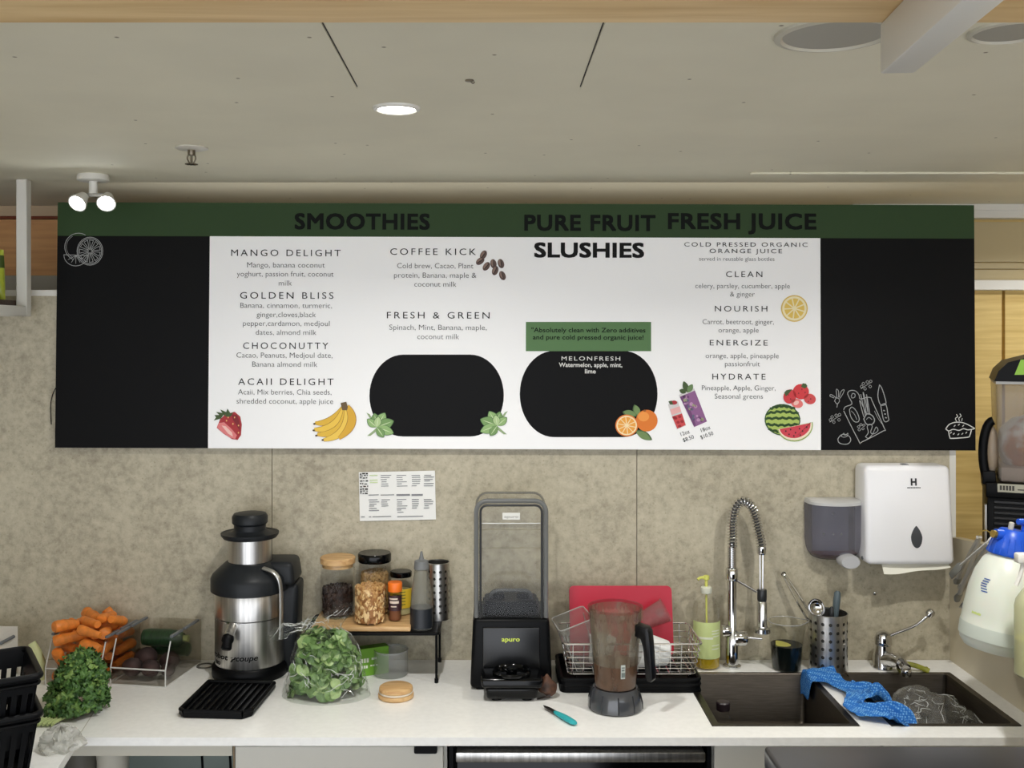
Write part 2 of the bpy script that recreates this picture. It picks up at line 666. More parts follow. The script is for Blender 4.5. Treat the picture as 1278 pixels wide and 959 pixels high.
def sink(x0, x1, label):
    s = thing('sink', label, 'sink', ((x0 + x1) / 2, (SY[0] + SY[1]) / 2, CZ), group=None)
    hx, hy, dp = (x1 - x0) / 2 - 0.0015, (SY[1] - SY[0]) / 2 - 0.0015, 0.145
    rings = [(hx + 0.0, hy + 0.0, 0.0025, 0.004), (hx, hy, 0.002, 0.004), (hx - 0.017, hy - 0.012, 0.002, 0.008), (hx - 0.0185, hy - 0.0135, 0.0, 0.009), (hx - 0.020, hy - 0.015, -dp + 0.015, 0.014),
             (hx - 0.025, hy - 0.020, -dp + 0.004, 0.02), (hx - 0.037, hy - 0.032, -dp, 0.026), (0.04, 0.04, -dp - 0.002, 0.039)]
    rings[0] = (hx, hy, -0.021, 0.004)
    v, f = [], []
    k = None
    for (ax, ay, z, rr) in rings:
        pl = rrect(-ax, ax, -ay, ay, min(rr, ax * 0.98), None, 5)
        k = len(pl)
        v += [(p[0], p[1], z) for p in pl]
    for j in range(len(rings) - 1):
        for i in range(k):
            f.append((j * k + i, j * k + (i + 1) % k, (j + 1) * k + (i + 1) % k, (j + 1) * k + i))
    f.append(tuple((len(rings) - 1) * k + i for i in range(k)))
    part('bowl', (v, f), s, DSTEEL)
    part('drain', lathe([(0.036, -dp - 0.0005), (0.036, -dp + 0.001), (0.03, -dp), (0.012, -dp - 0.001), (0.012, -dp + 0.003), (1e-5, -dp + 0.003)], 24), s, CHROME)
    return s


sink(SX[0][0], SX[0][1], 'deep steel sink bowl beside the dish rack, under the spring faucet')
sink(SX[1][0], SX[1][1], 'deep steel sink bowl in the corner under the long lever tap, holding a plastic bag')

# cupboards under the worktop
CABW = mat('cabinet_white', (208, 206, 196), 0.4)
CABG = mat('cabinet_grey_green', (150, 160, 152), 0.5)
FY = 2.49
c = thing('drawer_cabinet', 'white drawer cabinet with a black pull below the worktop', 'cabinet', (-0.366, FY, 0))
part('body', box(-0.258, 0.258, 0.022, 0.53, 0.08, 0.879), c, CABW)
part('drawer', box(-0.256, 0.250, 0.0, 0.019, 0.30, 0.868, 0.002, 1), c, CABW)
g = G().add(prism(rrect(-0.028, 0.028, -0.006, 0.012, 0.005), -0.02, 0.0, 'y'), T(0.208, 0, 0.864))
h = part('handle', g, c, BLACKP, label='black drawer pull')
part('edge_strip', box(-0.2605, -0.2565, -0.001, 0.5, 0.08, 0.879), c, mat('edge_brown', (120, 104, 80), 0.6))
b_ = thing('open_bay', 'open bay with white apron below the angled corner of the worktop', 'cabinet', (-0.83, FY, 0))
part('apron', box(-0.35, 0.2, 0.005, 0.022, 0.843, 0.880), b_, mat('apron_white', (198, 194, 180), 0.5))
part('back_panel', box(-0.6, 0.2, 0.50, 0.515, 0.05, 0.879), b_, CABG)
part('bottom_shelf', box(-0.6, 0.2, 0.03, 0.50, 0.55, 0.568), b_, CABG)
part('side_panel', box(-0.62, -0.602, 0.03, 0.515, 0.0, 0.879), b_, CABG)
part('foot_board', box(-0.6, 0.2, 0.06, 0.075, 0.0, 0.549), b_, CABG)
for i, (px, lab) in enumerate(((102, 'grey pot in the open bay, closest to the angled worktop edge'), (141, 'pale round tub in the open bay beside a darker pot'))):
    Y = 2.66
    x = (px - VX) * Y / FPX
    p = thing('storage_pot', lab, 'pot', (x, Y, 0.568))
    gm = (mat('pot_grey', (92, 90, 82), 0.4), mat('tub_pale', (196, 192, 178), 0.4))[i]
    part('body', solid([(0.036, 0), (0.040, 0.20), (0.043, 0.232), (0.043, 0.238), (0.039, 0.238), (0.037, 0.01)], 28), p, gm)
    part('lid', solid([(0.044, 0.2385), (0.044, 0.250), (0.036, 0.254)], 28), p, gm)
for px, lab in ((246, 'thin black cord hanging in the open bay, next to the pale tub'), (281, 'thin black cord hanging in the open bay beside the drawer cabinet')):
    Y = 2.8
    x = (px - VX) * Y / FPX
    part('power_cord', tube(smooth_path([(0, 0, 0.0), (0.006, 0, -0.08), (0.012, 0.01, -0.2), (0.004, 0.02, -0.311)], 6), 0.0035, 8), None, BLACKP,
         (x, Y, 0.8805), label=lab, cat='cord')
d_ = thing('dishwasher', 'black undercounter machine with a brushed silver top strip beneath the worktop', 'dishwasher', (0.216, FY, 0))
part('body', G().add(box(-0.318, 0.318, 0.05, 0.53, 0.03, 0.879)).add(box(-0.318, -0.308, 0.0, 0.05, 0.03, 0.879)).add(box(0.308, 0.318, 0.0, 0.05, 0.03, 0.879)), d_, BLACKP)
dr = part('door', box(-0.30, 0.30, -0.004, 0.048, 0.10, 0.832, 0.004, 2), d_, BLACKG)
part('control_strip', box(-0.302, 0.302, -0.012, 0.046, 0.833, 0.858, 0.004, 2), d_, STEEL, label='brushed silver strip')
part('window', box(-0.24, 0.24, -0.0075, -0.0045, 0.4, 0.79, 0.001, 1), dr, mat('dark_window', (8, 8, 10), 0.05))
c2 = thing('sink_cabinet', 'white sink cabinet beneath the worktop beside the undercounter machine', 'cabinet', (0.95, FY, 0))
part('body', G().add(box(-0.41, -0.392, 0.022, 0.5, 0.08, 0.879)).add(box(0.39, 0.41, 0.022, 0.5, 0.08, 0.879)).add(box(-0.392, 0.39, 0.03, 0.5, 0.08, 0.1)).add(box(-0.392, 0.39, 0.49, 0.5, 0.1, 0.879)), c2, CABW)
part('door', box(-0.408, -0.002, 0, 0.019, 0.10, 0.875, 0.002, 1), c2, CABW)
part('door', box(0.002, 0.408, 0, 0.019, 0.10, 0.875, 0.002, 1), c2, CABW)

# dark glossy ledge in the foreground
lz = 1.2275
l = thing('service_ledge', 'dark glossy ledge of the serving counter in front of the sinks', 'counter', (1.0, 1.25, 0))
part('top', box(-0.575, 0.9, -0.35, 0.35, lz - 0.035, lz, 0.006, 3), l, mat('dark_gloss_top', (58, 58, 62), 0.28, 0.3, var=0.15, scale=6))
part('body', box(-0.55, 0.88, -0.3, 0.325, 0.0, lz - 0.036), l, BLACKP)

# ------------------------------------------------------------------ menu board
BS = 3.03 / FPX
bc = at(643, 407, 3.03)
board = thing('menu_board', 'wide green, black and white drinks menu board hung along the grey wall', 'menu board', bc, (-0.02, 0.0031, 0))


def B(px, py):
    return ((px - 643) * BS, -(py - 407 - 0.0031 * (px - 643)) * BS)


MW = mat('board_white', (251, 251, 251), 0.5)
MB_ = mat('board_black', (9, 9, 10), 0.5, spec=0.12)
MG = mat('board_green', (49, 71, 41), 0.55, spec=0.2)
MG2 = mat('board_green_light', (80, 120, 68), 0.55)
MTX = mat('ink_black', (9, 9, 9), 0.6, spec=0.2)
MTH = mat('ink_green_black', (7, 13, 8), 0.6, spec=0.15)
MTB = mat('ink_grey', (44, 44, 44), 0.6, spec=0.3)
MWT = mat('chalk_white', (226, 226, 222), 0.7)
MLN = mat('chalk_grey', (170, 172, 172), 0.7)


def brect(x0, x1, y0, y1, d0, d1):
    """board rectangle given in photo pixels of an unrolled board"""
    return box((x0 - 643) * BS, (x1 - 643) * BS, d0, d1, -(y1 - 407) * BS, -(y0 - 407) * BS)


part('backing', brect(70.5, 1216.5, 254, 560.5, 0.0, 0.012), board, mat('board_core', (120, 120, 116), 0.6))
part('header_band', brect(70.5, 1216.5, 254, 296, -0.001, 0), board, MG, label='dark green header band')
part('chalk_panel', brect(70.5, 261, 296, 560.5, -0.001, 0), board, MB_, label='plain black panel with citrus drawing')
part('chalk_panel', brect(1024, 1216.5, 296, 560.5, -0.001, 0), board, MB_, label='black panel with cutting board and pie drawings')
part('menu_panel', brect(261, 1024, 296, 560.5, -0.001, 0), board, MW, label='white printed panel')


def flat(g, pts, y):
    p = [B(*q) for q in pts]
    g.add(([(a, y, b) for (a, b) in p], [tuple(range(len(p)))]))
    return g


def ribbon(g, pts, wpx, y, closed=False):
    P = [Vector(B(*q)) for q in pts]
    if closed:
        P.append(P[0])
    hw = wpx * BS / 2
    for i in range(len(P) - 1):
        d = P[i + 1] - P[i]
        if d.length < 1e-7:
            continue
        t = d.normalized() * hw * 0.6
        n = Vector((-d.y, d.x)).normalized() * hw
        q = [P[i] - t + n, P[i + 1] + t + n, P[i + 1] + t - n, P[i] - t - n]
        g.add(([(a.x, y, a.y) for a in q], [(0, 1, 2, 3)]))
    return g


def words(name, items, m, y=-0.0022, weight=0.0, spacing=1.0, label=None, bold=0.0):
    """each line its own part; lines joined by a nested list make one part"""
    for it in items:
        g = G()
        for (s, x0, x1, yb, cap) in (it if isinstance(it, list) else [it]):
            xm = (x0 + x1) / 2
            lettering(g, s, (x0 - 643) * BS, (x1 - 643) * BS, B(xm, yb)[1], cap * BS, y, weight, spacing, 0.0, bold)
        part(name, g, board, m, label=label)


def pill(x0, x1, y0, y1, rx, ry):
    return rrect(x0, x1, y0, y1, rx, ry, 12)


part('blank_panel', flat(G(), pill(461.6, 629, 442.8, 544.8, 42, 51), -0.0014), board, MB_, label='black rounded blank under the smoothies')
part('blank_panel', flat(G(), pill(648.9, 820.5, 438.0, 545.6, 43, 53.7), -0.0014), board, MB_, label='black rounded panel with one slushie listed')
part('slogan_panel', flat(G(), [(656.3, 402), (812.5, 402), (812.5, 438.5), (656.3, 438.5)], -0.0018), board, MG2, label='green slogan box')

HW = dict(weight=0.022, spacing=1.0)
words('heading_lettering', [('SMOOTHIES', 367, 536, 286.5, 21.5), ('PURE FRUIT', 654, 818, 288.2, 21.5), ('FRESH JUICE', 833.5, 1019, 286.3, 21.5)], MTH, bold=0.03, spacing=1.08, label='dark headings on the green band')
words('heading_lettering', [('SLUSHIES', 666.5, 803.8, 321.7, 20)], MTX, bold=0.032, spacing=1.04, label='heading on the white panel')
words('drink_name_lettering', [
    ('MANGO DELIGHT', 288, 424.7, 319.7, 8.6), ('GOLDEN BLISS', 299.5, 416, 373, 8.6), ('CHOCONUTTY', 303.8, 410, 435.8, 8.6),
    ('ACAII DELIGHT', 298, 416.8, 480.6, 8.6), ('COFFEE KICK', 486.6, 593.7, 318.2, 8.5), ('FRESH & GREEN', 482.9, 611, 397.7, 8.5),
    ('CLEAN', 906, 951.4, 346, 7.6), ('NOURISH', 892, 957.5, 389, 7.5), ('ENERGIZE', 885.6, 957.8, 431.4, 7.2), ('HYDRATE', 888.8, 955, 473.8, 7.6)], MTX, spacing=1.35, weight=-0.002)
words('drink_name_lettering', [[('COLD PRESSED ORGANIC', 853.9, 1008, 307.9, 5.6), ('ORANGE JUICE', 885.6, 976, 316, 5.6)]], MTX, spacing=1.3, weight=0.0)
words('ingredient_lettering', [
    [('Mango, banana coconut', 308, 405, 334, 6.9), ('yoghurt, passion fruit, coconut', 295.4, 416, 345.2, 6.9), ('milk', 347.7, 364, 356.6, 6.9)],
    [('Banana, cinnamon, turmeric,', 300, 414.3, 384.6, 6.9), ('ginger,cloves,black', 320.4, 394.3, 396, 6.9), ('pepper,cardamon, medjoul', 303.5, 411.5, 407, 6.9),
    ('dates, almond milk', 319.5, 395, 418.2, 6.9)], [('Cacao, Peanuts, Medjoul date,', 295.7, 415.3, 446.7, 6.9), ('Banana almond milk', 315.4, 396.5, 458, 6.9)],
    [('Acaii, Mix berries, Chia seeds,', 298, 414.3, 492.6, 6.9), ('shredded coconut, apple juice', 296.3, 416.5, 504, 6.9)],
    [('Cold brew, Cacao, Plant', 495.4, 590.5, 335, 6.9), ('protein, Banana, maple &', 491.6, 594.3, 346.8, 6.9), ('coconut milk', 517, 569.3, 358, 6.9)],
    [('Spinach, Mint, Banana, maple,', 486, 607.4, 412, 6.9), ('coconut milk', 521, 573, 423.5, 6.9)]], MTB, weight=-0.010)
words('ingredient_lettering', [
    ('served in reusable glass bottles', 872.5, 966.5, 325.6, 5.2), [('celery, parsley, cucumber, apple', 867.7, 985.7, 360, 6.5), ('& ginger', 911, 941.8, 370.3, 6.5)],
    [('Carrot, beetroot, ginger,', 876.7, 965.5, 404.8, 6.5), ('orange, apple', 896.5, 946.6, 415.2, 6.5)], [('orange, apple, pineapple', 880.5, 971.6, 447.2, 6.5),
    ('passionfruit', 904.6, 948, 457.3, 6.5)], [('Pineapple, Apple, Ginger,', 875.7, 967.5, 487.3, 6.5), ('Seasonal greens', 891.7, 951.7, 497.7, 6.5)]], MTB, weight=-0.010)
words('slogan_lettering', [[('"Absolutely clean with Zero additives', 663.3, 805.4, 415, 6.0), ('and pure cold pressed organic juice!', 665, 803, 424, 6.0)]], mat('ink_dark_green', (10, 26, 10), 0.6, spec=0.2), bold=0.010, y=-0.0026)
words('drink_name_lettering', [('MELONFRESH', 700.8, 774, 450.2, 5.4)], MWT, spacing=1.3, bold=0.006, label='white drink name on a black panel')
words('ingredient_lettering', [[('Watermelon, apple, mint,', 697.6, 776.6, 458.3, 5.8), ('lime', 730, 743.5, 466.2, 5.8)]], MWT, bold=0.016, label='white bold ingredients on a black panel')
g = G()
for (s, cx, cy, wd, cap) in (('12oz', 854.5, 540, 11.5, 5), ('$8.50', 858.7, 547, 14, 5), ('18oz', 880, 535, 12, 5), ('$10.50', 881.7, 543, 16.5, 5)):
    t, g = G(), G()
    lettering(t, s, -wd / 2 * BS, wd / 2 * BS, -cap / 2 * BS, cap * BS, -0.0022, -0.002)
    bx, bz = B(cx, cy)
    g.T = Matrix.Translation((bx, 0, bz)) @ Matrix.Rotation(R(-20), 4, 'Y')
    g.add((t.v, t.f))
    part('price_lettering', g, board, MTX)


def ink(n, c):
    return mat('ink_' + n, c, 0.6)


def lay(g, name, c, pts, k):
    g.use(ink(name, c))
    return flat(g, pts, -0.0024 - 0.00022 * k)


def ray_seg(g, name, c, cx, cy, rx, ry, n, k, rot=0, gap=0.14, inner=0.16, outer=0.92):
    for i in range(n):
        a0 = rot + 2 * PI * (i + gap) / n
        a1 = rot + 2 * PI * (i + 1 - gap) / n
        pts = [(cx + rx * inner * math.cos((a0 + a1) / 2), cy + ry * inner * math.sin((a0 + a1) / 2))] + [(cx + rx * outer * math.cos(a0 + (a1 - a0) * j / 4), cy + ry * outer * math.sin(a0 + (a1 - a0) * j / 4)) for j in range(5)]
        lay(g, name, c, pts, k)


# strawberry
g = G()
lay(g, 'berry_red', (170, 40, 48), [(276, 523), (283, 517), (294, 514), (301, 520), (303, 530), (302, 543), (298, 549), (291, 548), (280, 541), (272, 534)], 0)
lay(g, 'berry_pink', (226, 128, 128), [(274, 528), (281, 527), (290, 535), (297, 543), (295, 548), (288, 546), (278, 539), (272, 533)], 1)
lay(g, 'berry_heart', (244, 196, 186), [(278, 531), (283, 532), (291, 540), (292, 545), (286, 541)], 2)
lay(g, 'berry_dark', (128, 22, 34), [(290, 517), (297, 518), (300, 526), (301, 538), (297, 532), (292, 524)], 1)
for p in ((286, 521), (294, 521), (299, 531), (292, 529), (299, 540), (284, 525)):
    lay(g, 'berry_seed', (236, 190, 120), ell(p[0], p[1], 0.8, 1.1, 8), 3)
for q in ([(278, 522), (268, 525), (271, 521), (269, 518), (277, 518)], [(278, 521), (271, 514), (281, 516)], [(281, 519), (276, 511), (285, 515)], [(282, 520), (285, 510), (289, 516), (293, 514), (289, 520)]):
    lay(g, 'leaf_dark', (62, 84, 40), q, 4)
part('strawberry_picture', g, board)
# bananas
g = G()


def crescent(p0, p1, p2, w):
    pts_o, pts_i = [], []
    for i in range(13):
        t = i / 12
        x = (1 - t) ** 2 * p0[0] + 2 * t * (1 - t) * p1[0] + t * t * p2[0]
        y = (1 - t) ** 2 * p0[1] + 2 * t * (1 - t) * p1[1] + t * t * p2[1]
        dx = 2 * (1 - t) * (p1[0] - p0[0]) + 2 * t * (p2[0] - p1[0])
        dy = 2 * (1 - t) * (p1[1] - p0[1]) + 2 * t * (p2[1] - p1[1])
        L = math.hypot(dx, dy) or 1
        hw = w * (math.sin(PI * min(1, 0.12 + t * 0.80)) ** 0.7)
        pts_o.append((x - dy / L * hw, y + dx / L * hw))
        pts_i.append((x + dy / L * hw, y - dx / L * hw))
    return pts_o + pts_i[::-1]


k = 0
for (p0, p1, p2, w_, c) in (((429, 508), (418, 530), (394, 528), 4.2, (226, 182, 58)), ((430, 508), (424, 538), (393, 536), 4.6, (240, 200, 76)), ((432, 508), (434, 544), (397, 542), 4.8, (228, 186, 62)),
                            ((433, 507), (440, 543), (405, 549), 4.6, (242, 204, 84)), ((434, 507), (450, 528), (424, 547), 5.0, (222, 172, 52))):
    lay(g, 'banana_edge', (164, 112, 34), crescent(p0, p1, p2, w_ + 0.7), k)
    lay(g, 'banana_%d' % (c[0]), c, crescent(p0, p1, p2, w_), k + 1)
    k += 2
for q in ((393.5, 529), (392.8, 537), (396, 543.5), (404, 549)):
    lay(g, 'banana_tip', (92, 70, 40), ell(q[0], q[1], 1.6, 1.2, 10), k)
lay(g, 'banana_stem', (104, 82, 50), [(426, 503), (433, 501.5), (435, 508), (434, 512), (428, 512)], k)
part('banana_picture', g, board)


def leaf2(cx, cy, L, wd, ang):
    o = []
    for i in range(17):
        t = i / 16
        o.append((t * L, wd * math.sin(PI * t) ** 0.8))
    for i in range(1, 16):
        t = 1 - i / 16
        o.append((t * L, -wd * math.sin(PI * t) ** 0.8))
    return [(cx + x * math.cos(ang) - y * math.sin(ang), cy + x * math.sin(ang) + y * math.cos(ang)) for (x, y) in o]


def basil(cx, cy, s, sgn):
    g = G()
    k = 0
    lay(g, 'stem_green', (150, 172, 128), [(cx - sgn * 18, cy + 17), (cx - sgn * 14, cy + 17), (cx - sgn * 2, cy + 8), (cx - sgn * 4, cy + 5)], 0)
    lay(g, 'stem_green', (150, 172, 128), [(cx - sgn * 19, cy - 12), (cx - sgn * 15, cy - 10), (cx - sgn * 5, cy + 6), (cx - sgn * 8, cy + 6)], 0)
    for (a, L, w_, c) in ((-100, 17, 5.2, 0), (-60, 20, 6, 1), (-140, 15, 4.6, 1), (-20, 22, 6.4, 0), (20, 22, 5.6, 1), (55, 15, 4.5, 0), (-80, 13, 4.2, 2)):
        a = R(a) if sgn > 0 else PI - R(a)
        col = ((118, 156, 92), (146, 182, 116), (178, 204, 146))[c]
        lay(g, 'leaf_edge', (72, 108, 60), leaf2(cx - sgn * 6, cy + 6, L + 0.8, w_ + 0.6, a), k)
        lay(g, 'leaf_%d' % c, col, leaf2(cx - sgn * 6, cy + 6, L, w_, a), k + 1)
        lay(g, 'leaf_vein', (206, 222, 178), leaf2(cx - sgn * 6, cy + 6, L * 0.9, 0.5, a), k + 2)
        k += 2
    return part('leaf_picture', g, board)


basil(477, 527, 1, 1)
basil(615, 525, 1, -1)
# coffee beans
g = G()
for i, (bx, by, rt) in enumerate(((1160, 122, .5), (1147, 147, .9), (1172, 168, .6), (1200, 158, -.2), (1230, 157, -.3), (1207, 185, .3), (1236, 205, -.4))):
    cx, cy = 240 + bx / 3.195, 280 + by / 3.195
    lay(g, 'bean_brown', (92, 70, 62), ell(cx, cy, 3.9, 6.0, 16, rot=rt), 0)
    lay(g, 'bean_light', (138, 112, 100), ell(cx - 1.2, cy - 1, 1.8, 4.2, 12, rot=rt), 1)
    lay(g, 'bean_slit', (44, 30, 26), ell(cx + 0.3, cy, 0.6, 5.2, 12, rot=rt + 0.15), 2)
part('coffee_bean_picture', g, board)
# oranges
g = G()
for q in (leaf2(795, 519, 19, 4.5, R(195)), leaf2(797, 520, 16, 4.5, R(250)), leaf2(793, 537, 24, 5, R(30))):
    lay(g, 'orange_leaf', (66, 96, 52), q, 0)
    lay(g, 'orange_leaf2', (112, 140, 84), [(p[0] * 0.85 + 0.15 * q[8][0], p[1] * 0.85 + 0.15 * q[8][1]) for p in q], 1)
lay(g, 'orange_skin', (226, 122, 34), ell(807, 525, 13.5, 13.5, 28), 2)
lay(g, 'orange_lit', (242, 154, 66), ell(803, 520, 7, 6, 20), 3)
lay(g, 'orange_dark', (150, 84, 26), ell(804.5, 512.5, 1.8, 1.2, 10), 4)
lay(g, 'orange_skin', (226, 122, 34), ell(782, 531, 14.2, 13.6, 28), 5)
lay(g, 'orange_pith', (250, 226, 180), ell(782, 531, 12.8, 12.2, 28), 6)
ray_seg(g, 'orange_flesh', (238, 164, 62), 782, 531, 12, 11.4, 10, 7, 0.2, 0.07)
part('orange_picture', g, board)
# lemon slice
g = G()
lay(g, 'lemon_rind', (222, 190, 96), ell(991.2, 385.2, 16.7, 16.7, 32), 0)
lay(g, 'lemon_pith', (244, 232, 190), ell(991.2, 385.2, 15.2, 15.2, 32), 1)
ray_seg(g, 'lemon_flesh', (230, 196, 92), 991.2, 385.2, 13.6, 13.6, 9, 2, 0.3, 0.09)
part('lemon_picture', g, board)
# two drinks
g = G()
lay(g, 'glass_grey', (214, 210, 210), [(833.5, 505), (845.5, 500.5), (856, 531), (844.5, 536)], 0)
lay(g, 'drink_red', (206, 70, 72), [(838.5, 520), (850.8, 516), (855.5, 530.5), (845, 535)], 1)
for q in ((843, 522), (848, 520), (846, 527), (851, 526), (848, 532), (841, 521)):
    lay(g, 'drink_deep', (160, 28, 40), ell(q[0], q[1], 2.2, 1.8, 8), 2)
lay(g, 'drink_blush', (236, 178, 176), [(836, 511), (848, 507), (850, 514), (838, 518)], 1)
lay(g, 'berry_red', (170, 40, 48), ell(841, 502.5, 4, 2.6, 12), 3)
lay(g, 'leaf_dark', (62, 84, 40), [(834, 501), (838, 500), (840, 505), (836, 505)], 4)
lay(g, 'drink_purple', (142, 92, 142), [(847, 493), (866, 485), (882, 526), (866, 533)], 0)
lay(g, 'drink_plum', (108, 62, 112), [(848, 494), (854, 491), (868, 530), (866, 532)], 1)
random.seed(4)
for i in range(26):
    t = random.random()
    x = 853 + 16 * t + random.uniform(-3, 9)
    lay(g, ('drink_plum', 'drink_lilac', 'drink_slate', 'drink_sage')[i % 4], ((108, 62, 112), (190, 146, 184), (92, 96, 122), (160, 160, 128))[i % 4], ell(x, 494 + 33 * t, random.uniform(1.2, 2.8), random.uniform(1, 2.4), 8, rot=i), 2)
lay(g, 'glass_grey', (214, 210, 210), [(847, 493), (866, 485), (867, 487.5), (848, 495.5)], 3)
lay(g, 'leaf_dark', (62, 84, 40), leaf2(858, 490, 15, 3.6, R(250)), 4)
lay(g, 'leaf_mid', (104, 134, 84), leaf2(858, 490, 12, 3.4, R(300)), 5)
lay(g, 'leaf_dark', (62, 84, 40), leaf2(856, 490, 9, 3, R(200)), 5)
part('drink_glasses_picture', g, board)
# watermelon and strawberries
g = G()
lay(g, 'melon_light', (172, 196, 96), ell(976, 524, 22, 19.5, 32, rot=0.1), 0)
for i, (dy, bow) in enumerate(((-14, 5), (-8, 3.5), (-1.5, 1), (5.5, -2), (12, -5))):
    hw_ = 21 * math.sqrt(max(0.05, 1 - (dy / 20) ** 2))
    pts = [(976 + hw_ * (j / 8 - 1) * 1.0, 524 + dy - bow * math.cos((j / 8 - 1) * PI / 2) * 0.6 + 0.9 * math.sin(j * 1.9 + i)) for j in range(17)]
    g.use(ink('melon_dark', (50, 88, 40)))
    ribbon(g, pts, 3.0, -0.0026)
ribbon(g.use(ink('melon_dark', (50, 88, 40))), ell(976, 524, 21.6, 19, 28, rot=0.1), 1.4, -0.00265, True)
lay(g, 'melon_rind', (150, 176, 92), [(968, 536), (1013, 527)] + ell(991.5, 531, 22.5, 20, 14, 0.0, PI - 0.05, rot=-0.2), 2)
lay(g, 'melon_pith', (244, 226, 204), [(969, 536), (1012, 527.5)] + ell(991.5, 531, 21.3, 18.4, 14, 0.0, PI - 0.05, rot=-0.2), 3)
lay(g, 'melon_red', (208, 60, 76), [(970, 536), (1011, 528)] + ell(991.3, 531, 19.6, 15.6, 14, 0.0, PI - 0.05, rot=-0.2), 4)
for q in ((980, 538), (986, 536), (992, 540), (984, 542), (997, 535), (1001, 538), (1006, 533), (990, 544), (998, 543)):
    lay(g, 'seed_dark', (40, 22, 22), ell(q[0], q[1], 0.9, 1.2, 8), 5)
part('watermelon_picture', g, board)
g = G()
for (cx, cy, rx, ry, c) in ((985, 495, 8, 9, (206, 52, 60)), (999, 489, 10, 9.5, (214, 54, 60)), (1010, 498, 7.5, 6.5, (210, 74, 76)), (994, 503.5, 7.5, 5.5, (232, 120, 116))):
    lay(g, 'fruit_%d%d' % (c[0], c[1]), c, ell(cx, cy, rx, ry, 20, rot=0.3), 6)
lay(g, 'berry_heart', (244, 196, 186), ell(993, 503, 3.6, 2.4, 12, rot=-0.5), 7)
for q in ((1000, 486), (996, 491), (1004, 490), (986, 498), (1011, 498), (983, 493), (1008, 501)):
    lay(g, 'berry_dark', (128, 22, 34), ell(q[0], q[1], 0.8, 1, 8), 7)
lay(g, 'leaf_dark', (62, 84, 40), [(978, 490), (981, 487), (988, 486), (984, 491), (980, 495)], 8)
lay(g, 'leaf_dark', (62, 84, 40), [(999, 483), (1001, 478.5), (1005, 479), (1007, 482), (1004, 485)], 8)
part('strawberry_picture', g, board)

# chalk drawings
g = G()
y = -0.0016
for rr in (17.5, 15.8):
    ribbon(g, ell(111.5, 313.5, rr * 0.92, rr, 28), 0.7, y, True)
for i in range(11):
    a = 2 * PI * i / 11
    a2 = a + 2 * PI / 11
    q = [(111.5 + 2 * math.cos((a + a2) / 2), 313.5 + 2 * math.sin((a + a2) / 2)), (111.5 + 13 * math.cos(a + .1), 313.5 + 14 * math.sin(a + .1)), (111.5 + 13 * math.cos(a2 - .1), 313.5 + 14 * math.sin(a2 - .1))]
    ribbon(g, q, 0.55, y, True)
ribbon(g, ell(97, 308, 17, 17, 24, R(110), R(300)), 0.7, y)
ribbon(g, ell(97, 308, 15, 15, 24, R(120), R(240)), 0.4, y)
ribbon(g, ell(94, 318, 15, 14, 18, R(0), R(180)) + [(79, 318)], 0.7, y)
ribbon(g, [(79, 318), (109, 319)], 0.7, y)
for a in (30, 60, 90, 120, 150):
    ribbon(g, [(94, 319), (94 + 11 * math.cos(R(a)), 319 + 10 * math.sin(R(a)))], 0.55, y)
part('citrus_drawing', g, board, MLN)
g = G()


def W(px, py):   # pixels of the enlarged crop of this drawing back to the photograph
    return (990 + px / 2.82, 240 + py / 2.82)


def line(pts, wd=0.9, closed=False, sm=3):
    q = [W(*p) for p in pts]
    q3 = smooth_path([(a, b, 0) for (a, b) in (q + [q[0]] if closed else q)], sm)
    ribbon(g, [(p.x, p.y) for p in q3], wd, y)


line([(176, 765), (182, 755), (205, 745), (195, 722), (190, 707), (200, 698), (218, 700), (230, 714), (234, 728), (258, 722), (272, 724), (276, 735), (318, 830), (314, 840), (240, 878), (228, 874), (176, 770)], 0.9)
line([(203, 716), (208, 708), (216, 712), (214, 722), (205, 724), (203, 716)], 0.8)
line([(196, 765), (205, 756), (220, 770), (230, 795), (226, 808), (212, 806), (200, 788), (196, 765)], 0.9)
line([(203, 770), (214, 782), (222, 800)], 0.6)
line([(246, 798), (258, 780), (276, 786), (284, 802), (276, 816), (256, 816), (246, 798)], 1.1)
for q in ([(246, 790), (232, 735), (240, 745), (255, 780)], [(256, 782), (244, 705), (252, 730), (262, 780)], [(262, 782), (256, 712), (262, 745), (268, 782)], [(252, 786), (236, 712)]):
    line(q, 0.8)
line([(255, 800), (264, 792), (275, 800)], 0.6)
for (cx, cy) in ((228, 825), (243, 832), (236, 818), (230, 836), (246, 820)):
    line([(cx - 5, cy), (cx, cy - 4), (cx + 5, cy), (cx, cy + 4), (cx - 5, cy)], 0.6)
line([(252, 860), (262, 845), (258, 825), (268, 816), (276, 824), (270, 845), (282, 850), (296, 838), (290, 826), (284, 836), (276, 852), (262, 866), (252, 860)], 0.8)
line([(284, 770), (296, 795), (310, 815)], 0.5)
line([(302, 678), (310, 690), (320, 720), (324, 745), (305, 748), (296, 715), (302, 678)], 0.9)
line([(306, 750), (324, 746), (332, 790), (334, 802), (322, 808), (314, 795), (306, 750)], 0.9)
for q in ((318, 768), (321, 780), (324, 793)):
    line([(q[0] - 2, q[1]), (q[0] + 2, q[1] + 1)], 1.4)
line([(155, 868), (165, 855), (180, 852), (196, 860), (200, 874), (190, 885), (172, 886), (158, 880), (155, 868)], 0.9)
line([(166, 858), (176, 848), (180, 856), (190, 848), (188, 858), (176, 862), (166, 858)], 0.7)
line([(144, 735), (150, 724), (160, 728), (160, 738), (152, 745), (144, 735)], 0.8)
line([(154, 745), (152, 757)], 0.8)
line([(150, 724), (132, 712), (128, 718), (142, 724)], 0.7)
line([(152, 722), (150, 694), (158, 700), (158, 722)], 0.7)
line([(160, 722), (168, 700), (178, 696), (172, 712), (162, 726)], 0.7)
